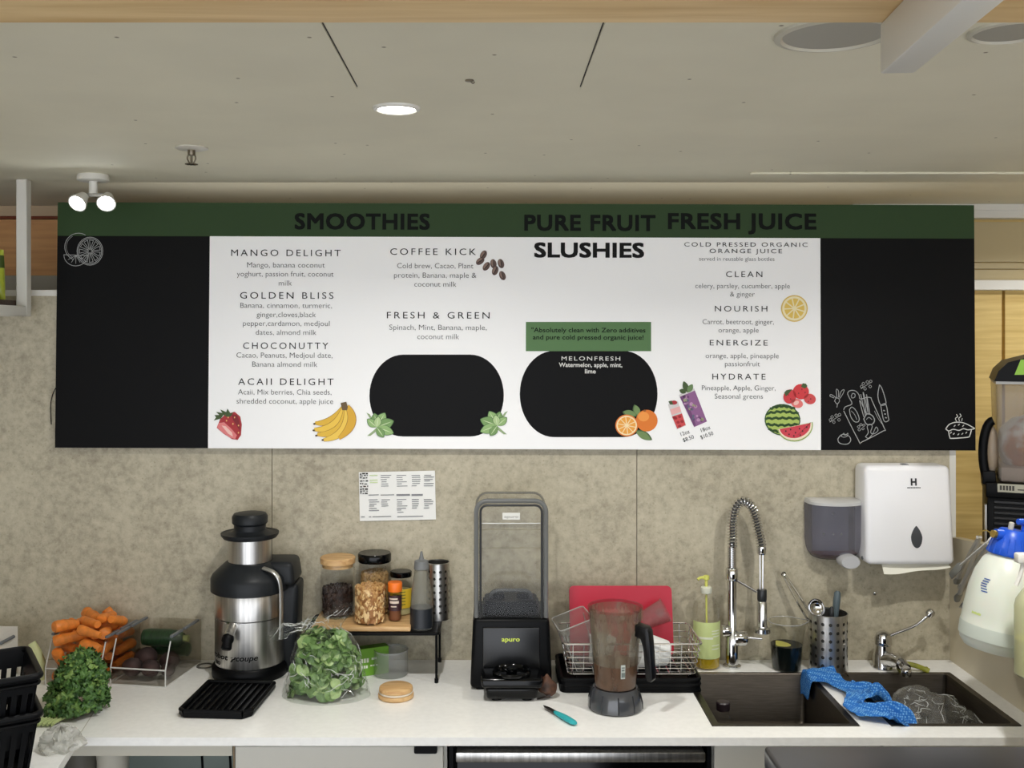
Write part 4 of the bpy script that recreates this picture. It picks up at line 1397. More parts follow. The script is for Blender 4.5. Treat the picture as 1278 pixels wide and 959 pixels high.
g = G()
for i in range(760):
    u, v_ = random.random(), random.random()
    th = 2 * PI * u
    ph = math.acos(1 - v_ * 0.98)
    d = Vector((math.sin(ph) * math.cos(th), math.sin(ph) * math.sin(th), math.cos(ph)))
    rad = random.uniform(0.72, 1.0)
    lean = 0.035 * d.z
    c = Vector((d.x * 0.078 * rad + 0.006 + lean * 0.1, d.y * 0.085 * rad + 0.8 * lean, 0.012 + d.z * 0.146 * rad))
    if c.z < 0.016:
        c.z = 0.016
    n3 = (d + Vector((random.uniform(-.7, .7), random.uniform(-.7, .7), random.uniform(-.5, .5)))).normalized()
    g.use(K2 if random.random() < 0.22 else K1)
    ruffle(g, c, n3, random.uniform(0.008, 0.0125), random.uniform(0, 6), random.choice((4, 5, 6)), random.uniform(0.004, 0.0065))
for p in g.v:
    p.z = max(p.z, 0.0004)
part('leaves', g, kt, sharp=80)
g = G()
for i in range(6):
    a_ = random.uniform(-0.5, 0.5)
    g.add(tube(smooth_path([(-0.05 + i * 0.012, -0.07 + 0.006 * i, 0.010), (-0.062 + i * 0.01, -0.088, 0.008), (-0.072 + 0.012 * i, -0.104, 0.0065)], 3), 0.0042, 8))
part('stems', g, kt, mat('kale_stem', (176, 190, 130), 0.5))

# black baskets
def basket(loc, rz, label, wd=0.30, dp=0.217, ht=0.156):
    t = thing('slotted_basket', label, 'basket', loc, (0, 0, rz))
    tp = 0.14
    th = 0.0035

    def off(z):
        return tp * (z - ht)
    g = G()

    def wall(p0, p1, n, length):
        # wall from p0 to p1 at the rim; slots between bars
        d = Vector((p1[0] - p0[0], p1[1] - p0[1], 0))
        dn = d.normalized()
        inn = Vector((-dn.y, dn.x, 0))

        def P(s, z, k_):
            o = -off(z)
            ln = length - 2 * o
            return Vector((p0[0], p0[1], z)) + dn * (o + s * ln) + inn * (o + k_ * th)

        def pan(s0, s1, z0, z1):
            v = [P(s_, z, k_) for k_ in (0, 1) for z in (z0, z1) for s_ in (s0, s1)]
            g.add((v, [(0, 1, 3, 2), (4, 6, 7, 5), (0, 4, 5, 1), (2, 3, 7, 6), (0, 2, 6, 4), (1, 5, 7, 3)]))
        pan(0, 1, 0, 0.03)
        pan(0, 1, 0.12, ht)
        m_ = n
        for i in range(m_ + 1):
            c_ = i / m_
            hw_ = 0.28 / m_
            pan(max(0, c_ - hw_), min(1, c_ + hw_), 0.03, 0.12)
    x, y = wd / 2, dp / 2
    wall((-x, -y), (x, -y), 14, wd)
    wall((x, -y), (x, y), 10, dp)
    wall((x, y), (-x, y), 14, wd)
    wall((-x, y), (-x, -y), 10, dp)
    o = -off(0)
    g.add(box(-x + o, x - o, -y + o, y - o, 0, 0.004))
    part('body', g, t, BLACKP)
    g = G()
    path = rrect(-x - 0.004, x + 0.004, -y - 0.004, y + 0.004, 0.018, None, 5)
    g.add(tube([(p[0], p[1], ht) for p in path], 0.0075, 10, True))
    path = rrect(-x - 0.002, x + 0.002, -y - 0.002, y + 0.002, 0.018, None, 5)
    g.add(tube([(p[0], p[1], ht - 0.016) for p in path], 0.0045, 8, True))
    part('rim', g, t, BLACKP)
    return t


BR = R(31)
bl = (-1.150, 2.205)
basket((bl[0], bl[1], CZ + 0.0006), BR, 'lower black slotted plastic basket of the nested pair beside the kale')
basket((bl[0], bl[1], CZ + 0.0006 + 0.082), BR, 'upper black slotted plastic basket nested inside the other beside the kale')
# crumpled bag in front of the baskets
random.seed(5)


def crumple(u, v_):
    a = 2 * PI * u
    r = 0.046 * (0.35 + 0.65 * math.sin(PI * (0.5 + 0.5 * v_)) ** 0.5) if v_ < 1 else 0
    n1 = noise.noise(Vector((math.cos(a) * 2.2, math.sin(a) * 2.2, v_ * 3.2)))
    n2 = noise.noise(Vector((math.cos(a) * 6, math.sin(a) * 6, v_ * 8 + 4)))
    r = 0.047 * (1 - v_ ** 2.2) ** 0.5 * (1 + 0.35 * n1 + 0.16 * n2)
    return (r * math.cos(a), r * math.sin(a) * 0.9, max(0.0006, 0.048 * v_ * (1 + 0.3 * n2)))


part('plastic_bag', grid(crumple, 56, 22, True), None, glass('milky_film', (232, 232, 228), 0.08, 0.2, (228, 228, 222), 0.4, 0.6, 60), (-1.008, 2.40, CZ + 0.0004), sharp=25, label='crumpled whitish plastic bag in front of the kale at the worktop edge', cat='bag')
# white carton behind the baskets
t = thing('white_carton', 'white carton with a pink side and grey strip against the wall behind the baskets', 'carton', (-1.437, 2.90, CZ + 0.0005), (0, 0, R(-12)))
part('box', box(-0.075, 0.075, -0.05, 0.05, 0, 0.13, 0.001, 1), t, mat('carton_white', (226, 224, 216), 0.6))
part('flap', prism([(-0.05, 0.13), (0.05, 0.13), (0.05, 0.132), (-0.05, 0.16)], 0.0735, 0.075, 'x'), t, mat('carton_white', (226, 224, 216), 0.6))
part('pink_panel', box(-0.05, 0.0395, -0.0515, -0.0502, 0.01, 0.10), t, mat('carton_pink', (214, 92, 110), 0.5), label='pink printed panel')
part('grey_strip', tube([(0.040, -0.054, 0.098), (0.082, -0.03, 0.108), (0.084, 0.02, 0.112)], 0.005, 8), t, GREYH)

# ------------------------------------------------------------------ wire shelf with jars
SHZ = 1.041 - CZ
wsx0, wsx1 = -0.515, -0.148
t = thing('wire_shelf', 'low black shelf on thin legs against the wall carrying the jars', 'shelf', (0, 0, CZ + 0.0005))
part('shelf_top', box(wsx0, wsx1, 2.845, 3.03, SHZ - 0.006, SHZ, 0.002, 1), t, BLACKP)
part('rim', tube([(p[0], p[1], SHZ - 0.004) for p in rrect(wsx0 - 0.002, wsx1 + 0.002, 2.843, 3.032, 0.012, None, 4)], 0.0042, 8, True), t, BLACKP)
for (x, y) in ((wsx0 + 0.004, 2.847), (wsx1 - 0.004, 2.847), (wsx0 + 0.004, 3.028), (wsx1 - 0.004, 3.028)):
    part('leg', G().add(tube([(x, y, 0.0), (x, y, SHZ - 0.004)], 0.0036, 8)).add(solid([(0.0055, 0), (0.0055, 0.012)], 10), T(x, y, 0)), t, BLACKP)
zs = CZ + 0.0005 + SHZ
part('bamboo_board', box(-0.138, 0.138, -0.082, 0.082, 0, 0.014, 0.003, 2), None, BAMBOO, (-0.362, 2.932, zs + 0.0005), label='bamboo board lying on the black wire shelf under the jars', cat='board')
zb_ = zs + 0.0005 + 0.0145
NUT = mat('nut_tan', (214, 172, 112), 0.5, col2=(170, 122, 70), scale=120)
NUT2 = mat('nut_pale', (236, 204, 150), 0.5)
NUT3 = mat('nut_deep', (158, 108, 60), 0.6)
MIX = {'nut_tan': (NUT, NUT2, NUT3)}
NUTD = mat('nut_dark', (60, 42, 34), 0.5, col2=(34, 24, 22), scale=60)


def jar(name, label, x, Y, r, h, cat='jar', lid=None, content=None, ch=0.0, gm=None, n=36, z=None, neck=None):
    t = thing(name, label, cat, (x, Y, zb_ if z is None else z))
    if neck:
        prof = [(r * 0.6, 0.001), (r * 0.95, 0.0), (r, 0.006), (r, neck[1]), (neck[0], h), (neck[0] - 0.002, h)]
    else:
        prof = [(r * 0.6, 0.001), (r * 0.95, 0.0), (r, 0.006), (r, h - 0.003), (r - 0.0008, h), (r - 0.003, h - 0.001), (r - 0.003, h - 0.01)]
    part('glass_body', lathe([(1e-5, 0.001)] + prof, n), t, gm or GLASS)
    return t


def nuts(t, r, h, m, seed, s, crn=True):
    random.seed(seed)
    g = G().use(NUT3 if m is NUT else m)  # deeper core colour stands in for shade between the nuts
    g.add(solid([(r * 0.80, 0.004), (r * 0.84, 0.008), (r * 0.84, h - 0.010), (r * 0.7, h - 0.007)], 28))
    n_ = int(2 * PI * r * h / (s * s * 1.5))
    for i in range(n_):
        a = random.uniform(0, 2 * PI)
        z = random.uniform(0.008, h - 0.004)
        v, f = blob(s, 1, 0.0, 1, 0, (1.45, 0.62, 0.75))
        g.use(random.choice(MIX.get(m.name, (m,))))
        g.add((v, f), T(r * 0.89 * math.cos(a), r * 0.89 * math.sin(a), z, random.uniform(0, 6), random.uniform(0, 6), random.uniform(0, 6)))
    for i in range(int(n_ * 0.4)):
        a = random.uniform(0, 2 * PI)
        rr = r * 0.85 * math.sqrt(random.random())
        v, f = blob(s, 1, 0.0, 1, 0, (1.45, 0.62, 0.75))
        g.add((v, f), T(rr * math.cos(a), rr * math.sin(a), h - 0.003, random.uniform(0, 6), random.uniform(0, 6), random.uniform(0, 6)))
    # stay inside the glass
    for p in g.v:
        d = math.hypot(p.x, p.y)
        if d > r - 0.0025:
            p.x *= (r - 0.0025) / d
            p.y *= (r - 0.0025) / d
        p.z = max(p.z, 0.003)
    return part('contents', g, t, kind='stuff')


k = 2.965 / FPX
t = jar('storage_jar', 'tall glass jar with bamboo lid holding dark dried fruit', (421.5 - VX) * k, 2.965, 0.0495, 0.152)
nuts(t, 0.0465, 0.082, NUTD, 3, 0.0065)
part('lid', solid([(0.044, 0.1405), (0.044, 0.1525), (0.0505, 0.153), (0.0505, 0.168), (0.048, 0.170)], 40), t, BAMBOO, label='bamboo lid')
k = 2.895 / FPX
t = jar('nut_jar', 'open glass jar half filled with tan cashew nuts', (461.5 - VX) * k, 2.895, 0.047, 0.155)
nuts(t, 0.0445, 0.102, NUT, 4, 0.0072)
k = 3.0 / FPX
t = jar('storage_jar', 'glass jar with shiny black clip lid standing behind the open cashew jar', (468 - VX) * k, 2.9955 - 0.005, 0.046, 0.150)
nuts(t, 0.043, 0.12, mat('seed_tan', (190, 156, 104), 0.6, col2=(150, 118, 74), scale=80), 6, 0.0055)
part('lid', solid([(0.047, 0.1505), (0.0485, 0.153), (0.0485, 0.172), (0.046, 0.176), (0.02, 0.176)], 40), t, BLACKG, label='glossy black lid')
k = 2.985 / FPX
t = jar('label_jar', 'small glass jar with black screw lid and yellow label', (500.5 - VX) * k, 2.985, 0.0315, 0.108, neck=(0.027, 0.1))
part('contents', solid([(0.028, 0.003), (0.029, 0.006), (0.029, 0.07)], 28), t, mat('pale_powder', (206, 200, 150), 0.7))
part('lid', solid([(0.0305, 0.1085), (0.0315, 0.111), (0.0315, 0.122), (0.029, 0.124)], 36), t, BLACKG)
part('label', grid(lambda u, v: (0.0319 * math.sin(-1.4 + 2.8 * u), -0.0319 * math.cos(-1.4 + 2.8 * u), 0.022 + 0.055 * v), 18, 1), t, mat('label_yellow', (226, 190, 48), 0.5))
g = G()
for i in range(5):
    g.add(grid(lambda u, v: (0.0321 * math.sin(-0.7 + 1.2 * u), -0.0321 * math.cos(-0.7 + 1.2 * u), 0.032 + i * 0.009 + 0.0025 * v), 6, 1))
part('label_print', g, t, mat('label_green', (96, 110, 40), 0.6))
k = 2.915 / FPX
t = jar('spice_bottle', 'little spice bottle with bright orange cap beside the cashew jar', (493 - VX) * k, 2.915, 0.0185, 0.082, cat='bottle', neck=(0.016, 0.075))
part('contents', solid([(0.016, 0.003), (0.0168, 0.006), (0.0168, 0.03)], 24), t, mat('spice_brown', (122, 74, 44), 0.8))
part('cap', solid([(0.0195, 0.0825), (0.0205, 0.085), (0.0205, 0.106), (0.019, 0.1085)], 30), t, mat('cap_orange', (240, 118, 30), 0.4))
part('label', grid(lambda u, v: (0.0188 * math.sin(-1.7 + 3.4 * u), -0.0188 * math.cos(-1.7 + 3.4 * u), 0.03 + 0.043 * v), 18, 1), t, mat('label_maroon', (60, 34, 40), 0.5))
g = G()
for (z_, a0, a1, hh) in ((0.062, -0.9, 0.5, 0.004), (0.051, -0.8, 0.7, 0.007), (0.041, -0.6, 0.3, 0.003)):
    g.add(grid(lambda u, v: (0.019 * math.sin(a0 + (a1 - a0) * u), -0.019 * math.cos(a0 + (a1 - a0) * u), z_ + hh * v), 6, 1))
part('label_print', g, t, mat('label_cream', (222, 206, 190), 0.6))
k = 2.885 / FPX
t = thing('squeeze_bottle', 'grey translucent squeeze bottle with pointed nozzle standing on the black shelf', 'bottle', (526 - VX, 0, 0))
t.location = ((526 - VX) * k, 2.885, zs + 0.0005)
part('body', lathe([(1e-5, 0.001), (0.029, 0.0), (0.0315, 0.005), (0.0315, 0.06), (0.029, 0.10), (0.022, 0.145), (0.019, 0.166)], 36), t, glass('milky_grey', (226, 226, 222), 0.05, 0.25, (176, 176, 168), 0.24))
part('contents', solid([(0.027, 0.003), (0.0322, 0.006), (0.0321, 0.06)], 30), t, mat('dark_sauce', (32, 36, 42), 0.4))
part('cap', solid([(0.0195, 0.1665), (0.0215, 0.168), (0.0195, 0.19), (0.008, 0.194), (0.006, 0.2), (0.0028, 0.216)], 30), t, mat('cap_grey', (112, 114, 114), 0.5))


def perforated(r, h, na, nz, hr, z0, th=0.0012):
    """tube wall with round holes"""
    g = G()
    v, f = [], []
    for ring, rad in ((0, r), (1, r - th)):
        for j in range(nz):
            for i in range(na):
                ca = 2 * PI * (i + 0.5) / na
                cw = 2 * PI * r / na
                ch = (h - 2 * z0) / nz
                cz = z0 + ch * (j + 0.5)
                o = len(v)
                outer = [(-.5, -.5), (0, -.5), (.5, -.5), (.5, 0), (.5, .5), (0, .5), (-.5, .5), (-.5, 0)]
                for (a, b) in outer:
                    v.append((ca + a * cw / r, rad, cz + b * ch))
                for m_ in range(8):
                    an = -PI * 0.75 + m_ * PI / 4
                    v.append((ca + hr * math.cos(an) / r, rad, cz + hr * math.sin(an)))
                for m_ in range(8):
                    n_ = (m_ + 1) % 8
                    f.append((o + m_, o + n_, o + 8 + n_, o + 8 + m_))
    v = [(b * math.sin(a), -b * math.cos(a), z) for (a, b, z) in v]
    g.add((v, f))
    g.add(lathe([(r - th, 0), (r, 0), (r, z0)], na * 2))
    g.add(lathe([(r - th, z0), (r - th, 0.0)], na * 2))
    g.add(lathe([(r, h - z0), (r, h - 0.002), (r + 0.0012, h - 0.001), (r, h), (r - th, h), (r - th, h - z0)], na * 2))
    g.add(lathe([(r - th, 0.0012), (1e-5, 0.0012)], na * 2))
    return g


k = 2.985 / FPX
t = thing('cutlery_holder', 'tall perforated steel cylinder standing on the black shelf behind the squeeze bottle', 'holder', ((546.5 - VX) * k, 2.985, zs + 0.0005))
part('cylinder', perforated(0.034, 0.165, 12, 7, 0.0045, 0.014), t, STEEL)
part('hole_shade', lathe([(0.0318, 0.003), (0.0318, 0.162)], 24), t, mat('shadow_liner', (70, 68, 64), 0.5, 0.6))  # dark sleeve added inside, shade behind the holes put into its colour

# spinach in its bag
random.seed(9)
sxc, sYc = (408 - VX) * 2.76 / FPX, 2.752
S1 = mat('spinach', (118, 148, 88), 0.45, col2=(84, 116, 62), scale=40)
S2 = mat('spinach_light', (166, 188, 128), 0.45, col2=(132, 160, 98), scale=40)
g = G()
for i in range(300):
    th = random.uniform(0, 2 * PI)
    zz = random.random() ** 0.9
    rr = (1 - 0.42 * zz) * (1 if zz < 0.93 else random.random()) * random.uniform(0.8, 1.0)
    c = Vector((0.102 * rr * math.cos(th), 0.066 * rr * math.sin(th), 0.014 + 0.140 * zz - 0.02 * zz * math.cos(th) * (1 if math.cos(th) < 0 else -0.6)))
    d = Vector((math.cos(th) * rr / 0.1, math.sin(th) * rr / 0.07, zz * 9)).normalized()
    n3 = (d + Vector((random.uniform(-.6, .6), random.uniform(-.6, .6), random.uniform(-.6, .6)))).normalized()
    L, wd = random.uniform(0.026, 0.044), random.uniform(0.013, 0.021)
    ph = random.uniform(0, 6)

    def leaf(u, v_):
        x = (v_ - 0.5) * L
        hw_ = wd * math.sin(PI * (0.06 + 0.90 * v_)) ** 0.7
        y_ = (u - 0.5) * 2 * hw_
        return (x, y_, 0.18 * wd * math.sin(4 * u + 5 * v_ + ph) - 8 * (x * x) * 0.6 + abs(u - 0.5) * 0.006)
    qm = n3.to_track_quat('Z', 'Y').to_matrix().to_4x4() @ Matrix.Rotation(random.uniform(0, 6), 4, 'Z')
    g.use(S2 if random.random() < 0.3 else S1)
    g.add(grid(leaf, 4, 6), Matrix.Translation(c) @ qm)
for p in g.v:
    p.z = max(p.z, 0.002)
part('spinach_leaves', g, None, loc=(sxc, sYc, CZ + 0.001), sharp=80, label='pale green spinach leaves packed inside the clear plastic bag', cat='spinach', kind='stuff')


def bagf(u, v_):
    a = 2 * PI * u
    if v_ < 0.62:
        zz = v_ / 0.62
        e = 1 - 0.40 * zz - 0.30 * max(0, zz - 0.82) / 0.18
        cx, cy, cz_, rx, ry = -0.004 * zz, 0.02 * zz, 0.176 * zz, 0.118 * e, 0.082 * e
    else:
        s_ = (v_ - 0.62) / 0.38
        cx = -0.004 - 0.035 * s_
        cy = 0.02 - 0.02 * s_
        cz_ = 0.176 + 0.03 * math.sin(s_ * 1.6)
        rx = 0.038 + 0.085 * s_
        ry = 0.026 + 0.022 * s_
    n1 = noise.noise(Vector((math.cos(a) * 3, math.sin(a) * 3, v_ * 7)))
    n2 = noise.noise(Vector((math.cos(a) * 9, math.sin(a) * 9, v_ * 14 + 3)))
    n4 = noise.noise(Vector((math.cos(a) * 16, math.sin(a) * 16, v_ * 26 + 8)))
    k_ = 1 + 0.06 * n1 + 0.06 * n2 + 0.035 * n4
    x = cx + rx * k_ * math.cos(a)
    y_ = cy + ry * k_ * math.sin(a)
    z = cz_ + 0.008 * n2
    if v_ >= 0.62:
        s_ = (v_ - 0.62) / 0.38
        z += s_ * (0.030 * math.cos(a) * (1.0) + 0.012 * math.sin(3 * a) + 0.010 * n1) - 0.020 * s_ * (1 if math.cos(a) < -0.2 else 0)
    return (x, y_, max(0.0006, z))


GLINT = glass('glint_film', (250, 250, 250), 0.3, 0.08, (240, 242, 240), 0.55)  # whitish film for highlights painted along folds and the hood ridge


def fold_glints(fn, n_, seed, v0=0.05, v1=0.95, r=0.0007):
    # whitish ribs along film folds, highlights put into their colour
    random.seed(seed)
    out = G()
    for _ in range(n_):
        u, v_ = random.random(), random.uniform(v0, v1)
        du, dv = random.uniform(-0.02, 0.02), random.choice((-1, 1)) * random.uniform(0.008, 0.022)
        pts = []
        for k_ in range(random.randint(4, 9)):
            if not v0 < v_ < v1:
                break
            p_ = Vector(fn(u % 1.0, v_))
            pts.append(p_)
            u += du + random.uniform(-0.008, 0.008)
            v_ += dv + random.uniform(-0.006, 0.006)
        if len(pts) > 2:
            q_ = smooth_path(pts, 3)
            rr = [r * (0.35 + 1.0 * math.sin(PI * i / (len(q_) - 1))) for i in range(len(q_))]
            out.add(tube(q_, rr, 5))
    return out


g = G().add(grid(bagf, 72, 44, True))
g.add(grid(lambda u, v_: (0.118 * v_ * math.cos(2 * PI * u), 0.082 * v_ * math.sin(2 * PI * u), 0.0006), 72, 2, True))
pbag = part('produce_bag', g, None, FILM, (sxc, sYc, CZ + 0.0004), sharp=14, label='clear plastic bag with a flared open top full of spinach', cat='bag')

part('film_fold_glints', fold_glints(bagf, 85, 3), pbag, GLINT)

# green tea box, upturned plastic cup, wooden coasters
a_ = onz(449, 842)
t = thing('tea_box', 'small bright green carton under the black shelf beside the spinach bag', 'box', (a_.x + 0.034, 2.925, CZ + 0.0005), (0, R(-0), R(24)))
part('carton', box(-0.045, 0.045, -0.016, 0.016, 0, 0.078, 0.001, 1), t, mat('box_green', (112, 168, 44), 0.5))
g = G()
for (x0, x1, z0, z1) in ((-0.038, -0.012, 0.038, 0.050), (-0.006, 0.010, 0.044, 0.050), (-0.036, -0.016, 0.022, 0.03), (-0.010, 0.014, 0.026, 0.030)):
    for i in range(3):
        w3 = (x1 - x0) / 3
        g.add(box(x0 + i * w3, x0 + i * w3 + w3 * 0.72, -0.0166, -0.0161, z0, z1))
part('carton_print', g, t, mat('print_white', (236, 240, 226), 0.6))
part('carton_side', box(-0.0453, -0.0451, -0.012, 0.012, 0.006, 0.07), t, mat('box_green_dark', (70, 116, 34), 0.5))
a_ = onz(485.5, 850)
t = thing('plastic_cup', 'short clear plastic tub standing on the worktop in front of the black shelf', 'cup', (a_.x, a_.y + 0.055, CZ + 0.0005))
FROST = glass('frosted_plastic', (226, 228, 226), 0.08, 0.15, (214, 216, 214), 0.22)
part('wall', lathe([(1e-5, 0.0008), (0.046, 0.0), (0.049, 0.004), (0.0485, 0.068), (0.0495, 0.072), (0.047, 0.072), (0.0465, 0.066)], 40), t, FROST)
a_ = onz(492, 879)
t = thing('jar_lid', 'round bamboo jar lid with a pale seal lying on the worktop by the spinach', 'lid', (a_.x, a_.y + 0.05, CZ + 0.0005))
part('lower_disc', solid([(0.045, 0), (0.0475, 0.003), (0.0475, 0.010), (0.0465, 0.012)], 40), t, BAMBOO)
part('seal_ring', lathe([(0.043, 0.0122), (0.0450, 0.0135), (0.0450, 0.0165), (0.043, 0.018)], 40), t, mat('silicone', (226, 216, 198), 0.5), label='pale seal ring')
part('upper_disc', solid([(0.0445, 0.0182), (0.0455, 0.020), (0.0440, 0.028), (0.041, 0.030)], 40), t, BAMBOO)

# ------------------------------------------------------------------ blender with sound hood
t = thing('countertop_blender', 'black commercial blender with a tall clear sound hood, standing by the wall', 'blender', (0.0545, 2.885, CZ + 0.0005))
part('motor_housing', frustum((-0.112, 0.112, -0.10, 0.10), (-0.104, 0.104, -0.097, 0.10), 0.004, 0.194, 0.012, 3), t, BLACKP)
part('control_recess', G().add(box(-0.078, 0.078, -0.1035, -0.095, 0.02, 0.172, 0.004, 2)), t, mat('panel_black', (14, 15, 17), 0.3))
g = G()
g.add(frustum((-0.066, 0.066, -0.188, -0.104), (-0.070, 0.070, -0.19, -0.104), 0.006, 0.038, 0.008, 3))
g.add(frustum((-0.078, 0.078, -0.200, -0.104), (-0.083, 0.083, -0.196, -0.104), 0.0385, 0.064, 0.007, 3))
g.add(solid([(0.014, 0.0), (0.014, 0.007)], 14), T(-0.04, -0.165, 0)).add(solid([(0.014, 0.0), (0.014, 0.007)], 14), T(0.04, -0.165, 0))
pd = part('jug_stand', g, t, BLACKG)
part('coupling_ring', G().add(lathe([(0.05, 0.0642), (0.052, 0.07), (0.048, 0.074), (0.044, 0.07), (0.042, 0.0645)], 36), T(0, -0.15, 0)).add(solid([(0.014, 0.0645), (0.014, 0.076), (0.01, 0.079)], 16), T(0, -0.15, 0)), pd, BLACKG)
part('foot', G().add(solid([(0.012, 0), (0.012, 0.006)], 12), T(0.085, -0.08, 0)).add(solid([(0.012, 0), (0.012, 0.006)], 12), T(-0.085, -0.08, 0)).add(
    solid([(0.012, 0), (0.012, 0.006)], 12), T(0.085, 0.08, 0)).add(solid([(0.012, 0), (0.012, 0.006)], 12), T(-0.085, 0.08, 0)), t, BLACKP)
lt = G()
lettering(lt, 'apuro', -0.026, 0.023, 0.134, 0.0135, -0.1039, 0.0, 1.0, 0.0, 0.015)
part('brand_lettering', lt, t, mat('lime_print', (214, 232, 84), 0.5), label='lime brand lettering')
# clear hood: an arch extruded front to back with a closed front face
hx, hz0, hz1, hr_ = 0.100, 0.195, 0.518, 0.035


def arch(inset=0.0, n=7):
    x, z1, r = hx - inset, hz1 - inset, hr_ - inset
    pts = [(-x, hz0)]
    for (cx, s_) in ((-x + r, PI), (x - r, PI / 2)):
        for i in range(n + 1):
            a = s_ - PI / 2 * i / n
            pts.append((cx + r * math.cos(a), z1 - r + r * math.sin(a)))
    pts.append((x, hz0))
    return pts


HOOD = glass('hood_plastic', (244, 244, 242), 0.16, 0.05)
g = G()
o1 = arch()
k_ = len(o1)
v = [(x, -0.088, z) for (x, z) in o1] + [(x, 0.05, z) for (x, z) in o1]
g.add((v, [(i, i + 1, k_ + i + 1, k_ + i) for i in range(k_ - 1)] + [tuple(range(k_))] + [tuple(range(k_, 2 * k_))]))
hd = part('sound_hood', g, t, HOOD, sharp=50, label='tall clear sound hood')
g = G()
g.add(tube([(x, -0.088, z) for (x, z) in arch(0.005)], 0.0065, 8))
g.add(tube([(x, 0.048, z) for (x, z) in arch(0.004)], 0.003, 8))
part('hood_seal', g, hd, glass('seal_grey', (170, 172, 172), 0.14, 0.12, (140, 142, 142), 0.5))
g = G()
g.add(tube([(x, -0.092, z) for (x, z) in arch(0.0165)], 0.0032, 8))
part('dark_gasket', g, hd, mat('gasket', (46, 48, 50), 0.4))
g = G()
for z in (0.435, 0.385):
    g.add(tube([(-0.084, -0.0895, z), (0.084, -0.0895, z)], 0.0014, 6))
part('hood_ridge', g, hd, CLEARP)
part('hood_ridge', tube([(-0.084, -0.0895, 0.452), (0.084, -0.0895, 0.452)], 0.0013, 6), hd, GLINT, label='moulded ridge with a painted highlight')  # reflection line on the hood put into the ridge colour
pq = part('hood_plaque', box(-0.024, 0.024, -0.0925, -0.0890, 0.462, 0.481, 0.001, 1), hd, mat('plaque_white', (216, 216, 210), 0.5))
lt = G()
lettering(lt, 'apuro', -0.019, 0.019, 0.4675, 0.0075, -0.0928)
part('brand_lettering', lt, pq, mat('ink_mid_grey', (120, 120, 116), 0.6))
# lid with handle inside the hood
g = G()
g.add(prism(rrect(-0.078, 0.078, -0.070, 0.04, 0.03, None, 6), 0.1955, 0.222, 'z'))
g.add(prism(rrect(-0.073, 0.073, -0.066, 0.036, 0.03, None, 6), 0.222, 0.232, 'z'))
for x in (-0.034, 0.034):
    g.add(solid([(0.018, 0.232), (0.017, 0.244), (0.012, 0.247)], 20), T(x, -0.02, 0))
part('sound_lid', g, t, BLACKP)
hp = smooth_path([(-0.056, -0.03, 0.225), (-0.056, -0.045, 0.245), (-0.042, -0.05, 0.258), (0, -0.052, 0.260), (0.042, -0.05, 0.258), (0.056, -0.045, 0.245), (0.056, -0.03, 0.225)], 5)
part('handle', tube(hp, 0.0055, 10), t, glass('handle_grey', (120, 122, 122), 0.1, 0.2, (92, 94, 96), 0.6), label='grey arched handle')

# dried fruit lump and paring knife
a_ = onz(684, 873)
g = G().add(blob(0.024, 3, 0.28, 1.5, 2.2, (1, 0.9, 0.95)))
for p in g.v:
    if p.z > 0.008:
        kk = (p.z - 0.008) / 0.016
        p.x *= 1 - 0.6 * min(1, kk)
        p.y *= 1 - 0.6 * min(1, kk)
        p.z += 0.012 * kk
        p.x -= 0.003 * kk
zmin = min(p.z for p in g.v)
for p in g.v:
    p.z -= zmin
t = thing('avocado_half', 'shrivelled dark brown fruit half lying between blender and dish rack', 'fruit', (a_.x, a_.y + 0.015, CZ + 0.0005))
part('flesh', g, t, mat('brown_flesh', (104, 68, 48), 0.6, var=0.5, scale=40, bump=0.5, bscale=50), sharp=70)
g = G()
g.add(grid(lambda u, v_: ((-0.030 + 0.036 * v_), (-0.022 + 0.012 * u * (1 - v_)), 0.0005 + 0.018 * v_ * (0.4 + 0.6 * math.sin(PI * u)) * 0.8), 8, 8))
part('skin_flap', g, t, mat('dark_skin', (40, 30, 26), 0.6), sharp=70)
ka, kb = onz(678, 884), onz(718, 907)
d = kb - ka
kt_ = thing('paring_knife', 'small paring knife with turquoise handle lying on the worktop', 'knife', (ka.x, ka.y, CZ + 0.0005), (0, 0, math.atan2(d.y, d.x)))
L = d.length
part('blade', prism([(0, 0), (0.014, -0.006), (L * 0.42, -0.0075), (L * 0.42, 0.0075), (0.02, 0.006)], 0.006, 0.0072, 'z'), kt_, mat('blade_dark', (70, 72, 74), 0.3, 0.9))
hp = [(L * 0.38, 0.0055), (L * 0.45, 0.0075), (L * 0.6, 0.0098), (L * 0.8, 0.0105), (L * 0.94, 0.0095), (L, 0.006), (L * 1.005, 0.002)]
v, f = [], []
n_ = 14
for (x, r) in hp:
    for i in range(n_):
        aa = 2 * PI * i / n_
        v.append((x, r * math.cos(aa), 0.0066 + 0.0064 * (r / 0.0105) * math.sin(aa)))
for j in range(len(hp) - 1):
    for i in range(n_):
        f.append((j * n_ + i, j * n_ + (i + 1) % n_, (j + 1) * n_ + (i + 1) % n_, (j + 1) * n_ + i))
f.append(tuple(range(n_)))
f.append(tuple((len(hp) - 1) * n_ + i for i in range(n_)))
part('handle', (v, f), kt_, mat('turquoise', (44, 166, 172), 0.45), label='turquoise handle')

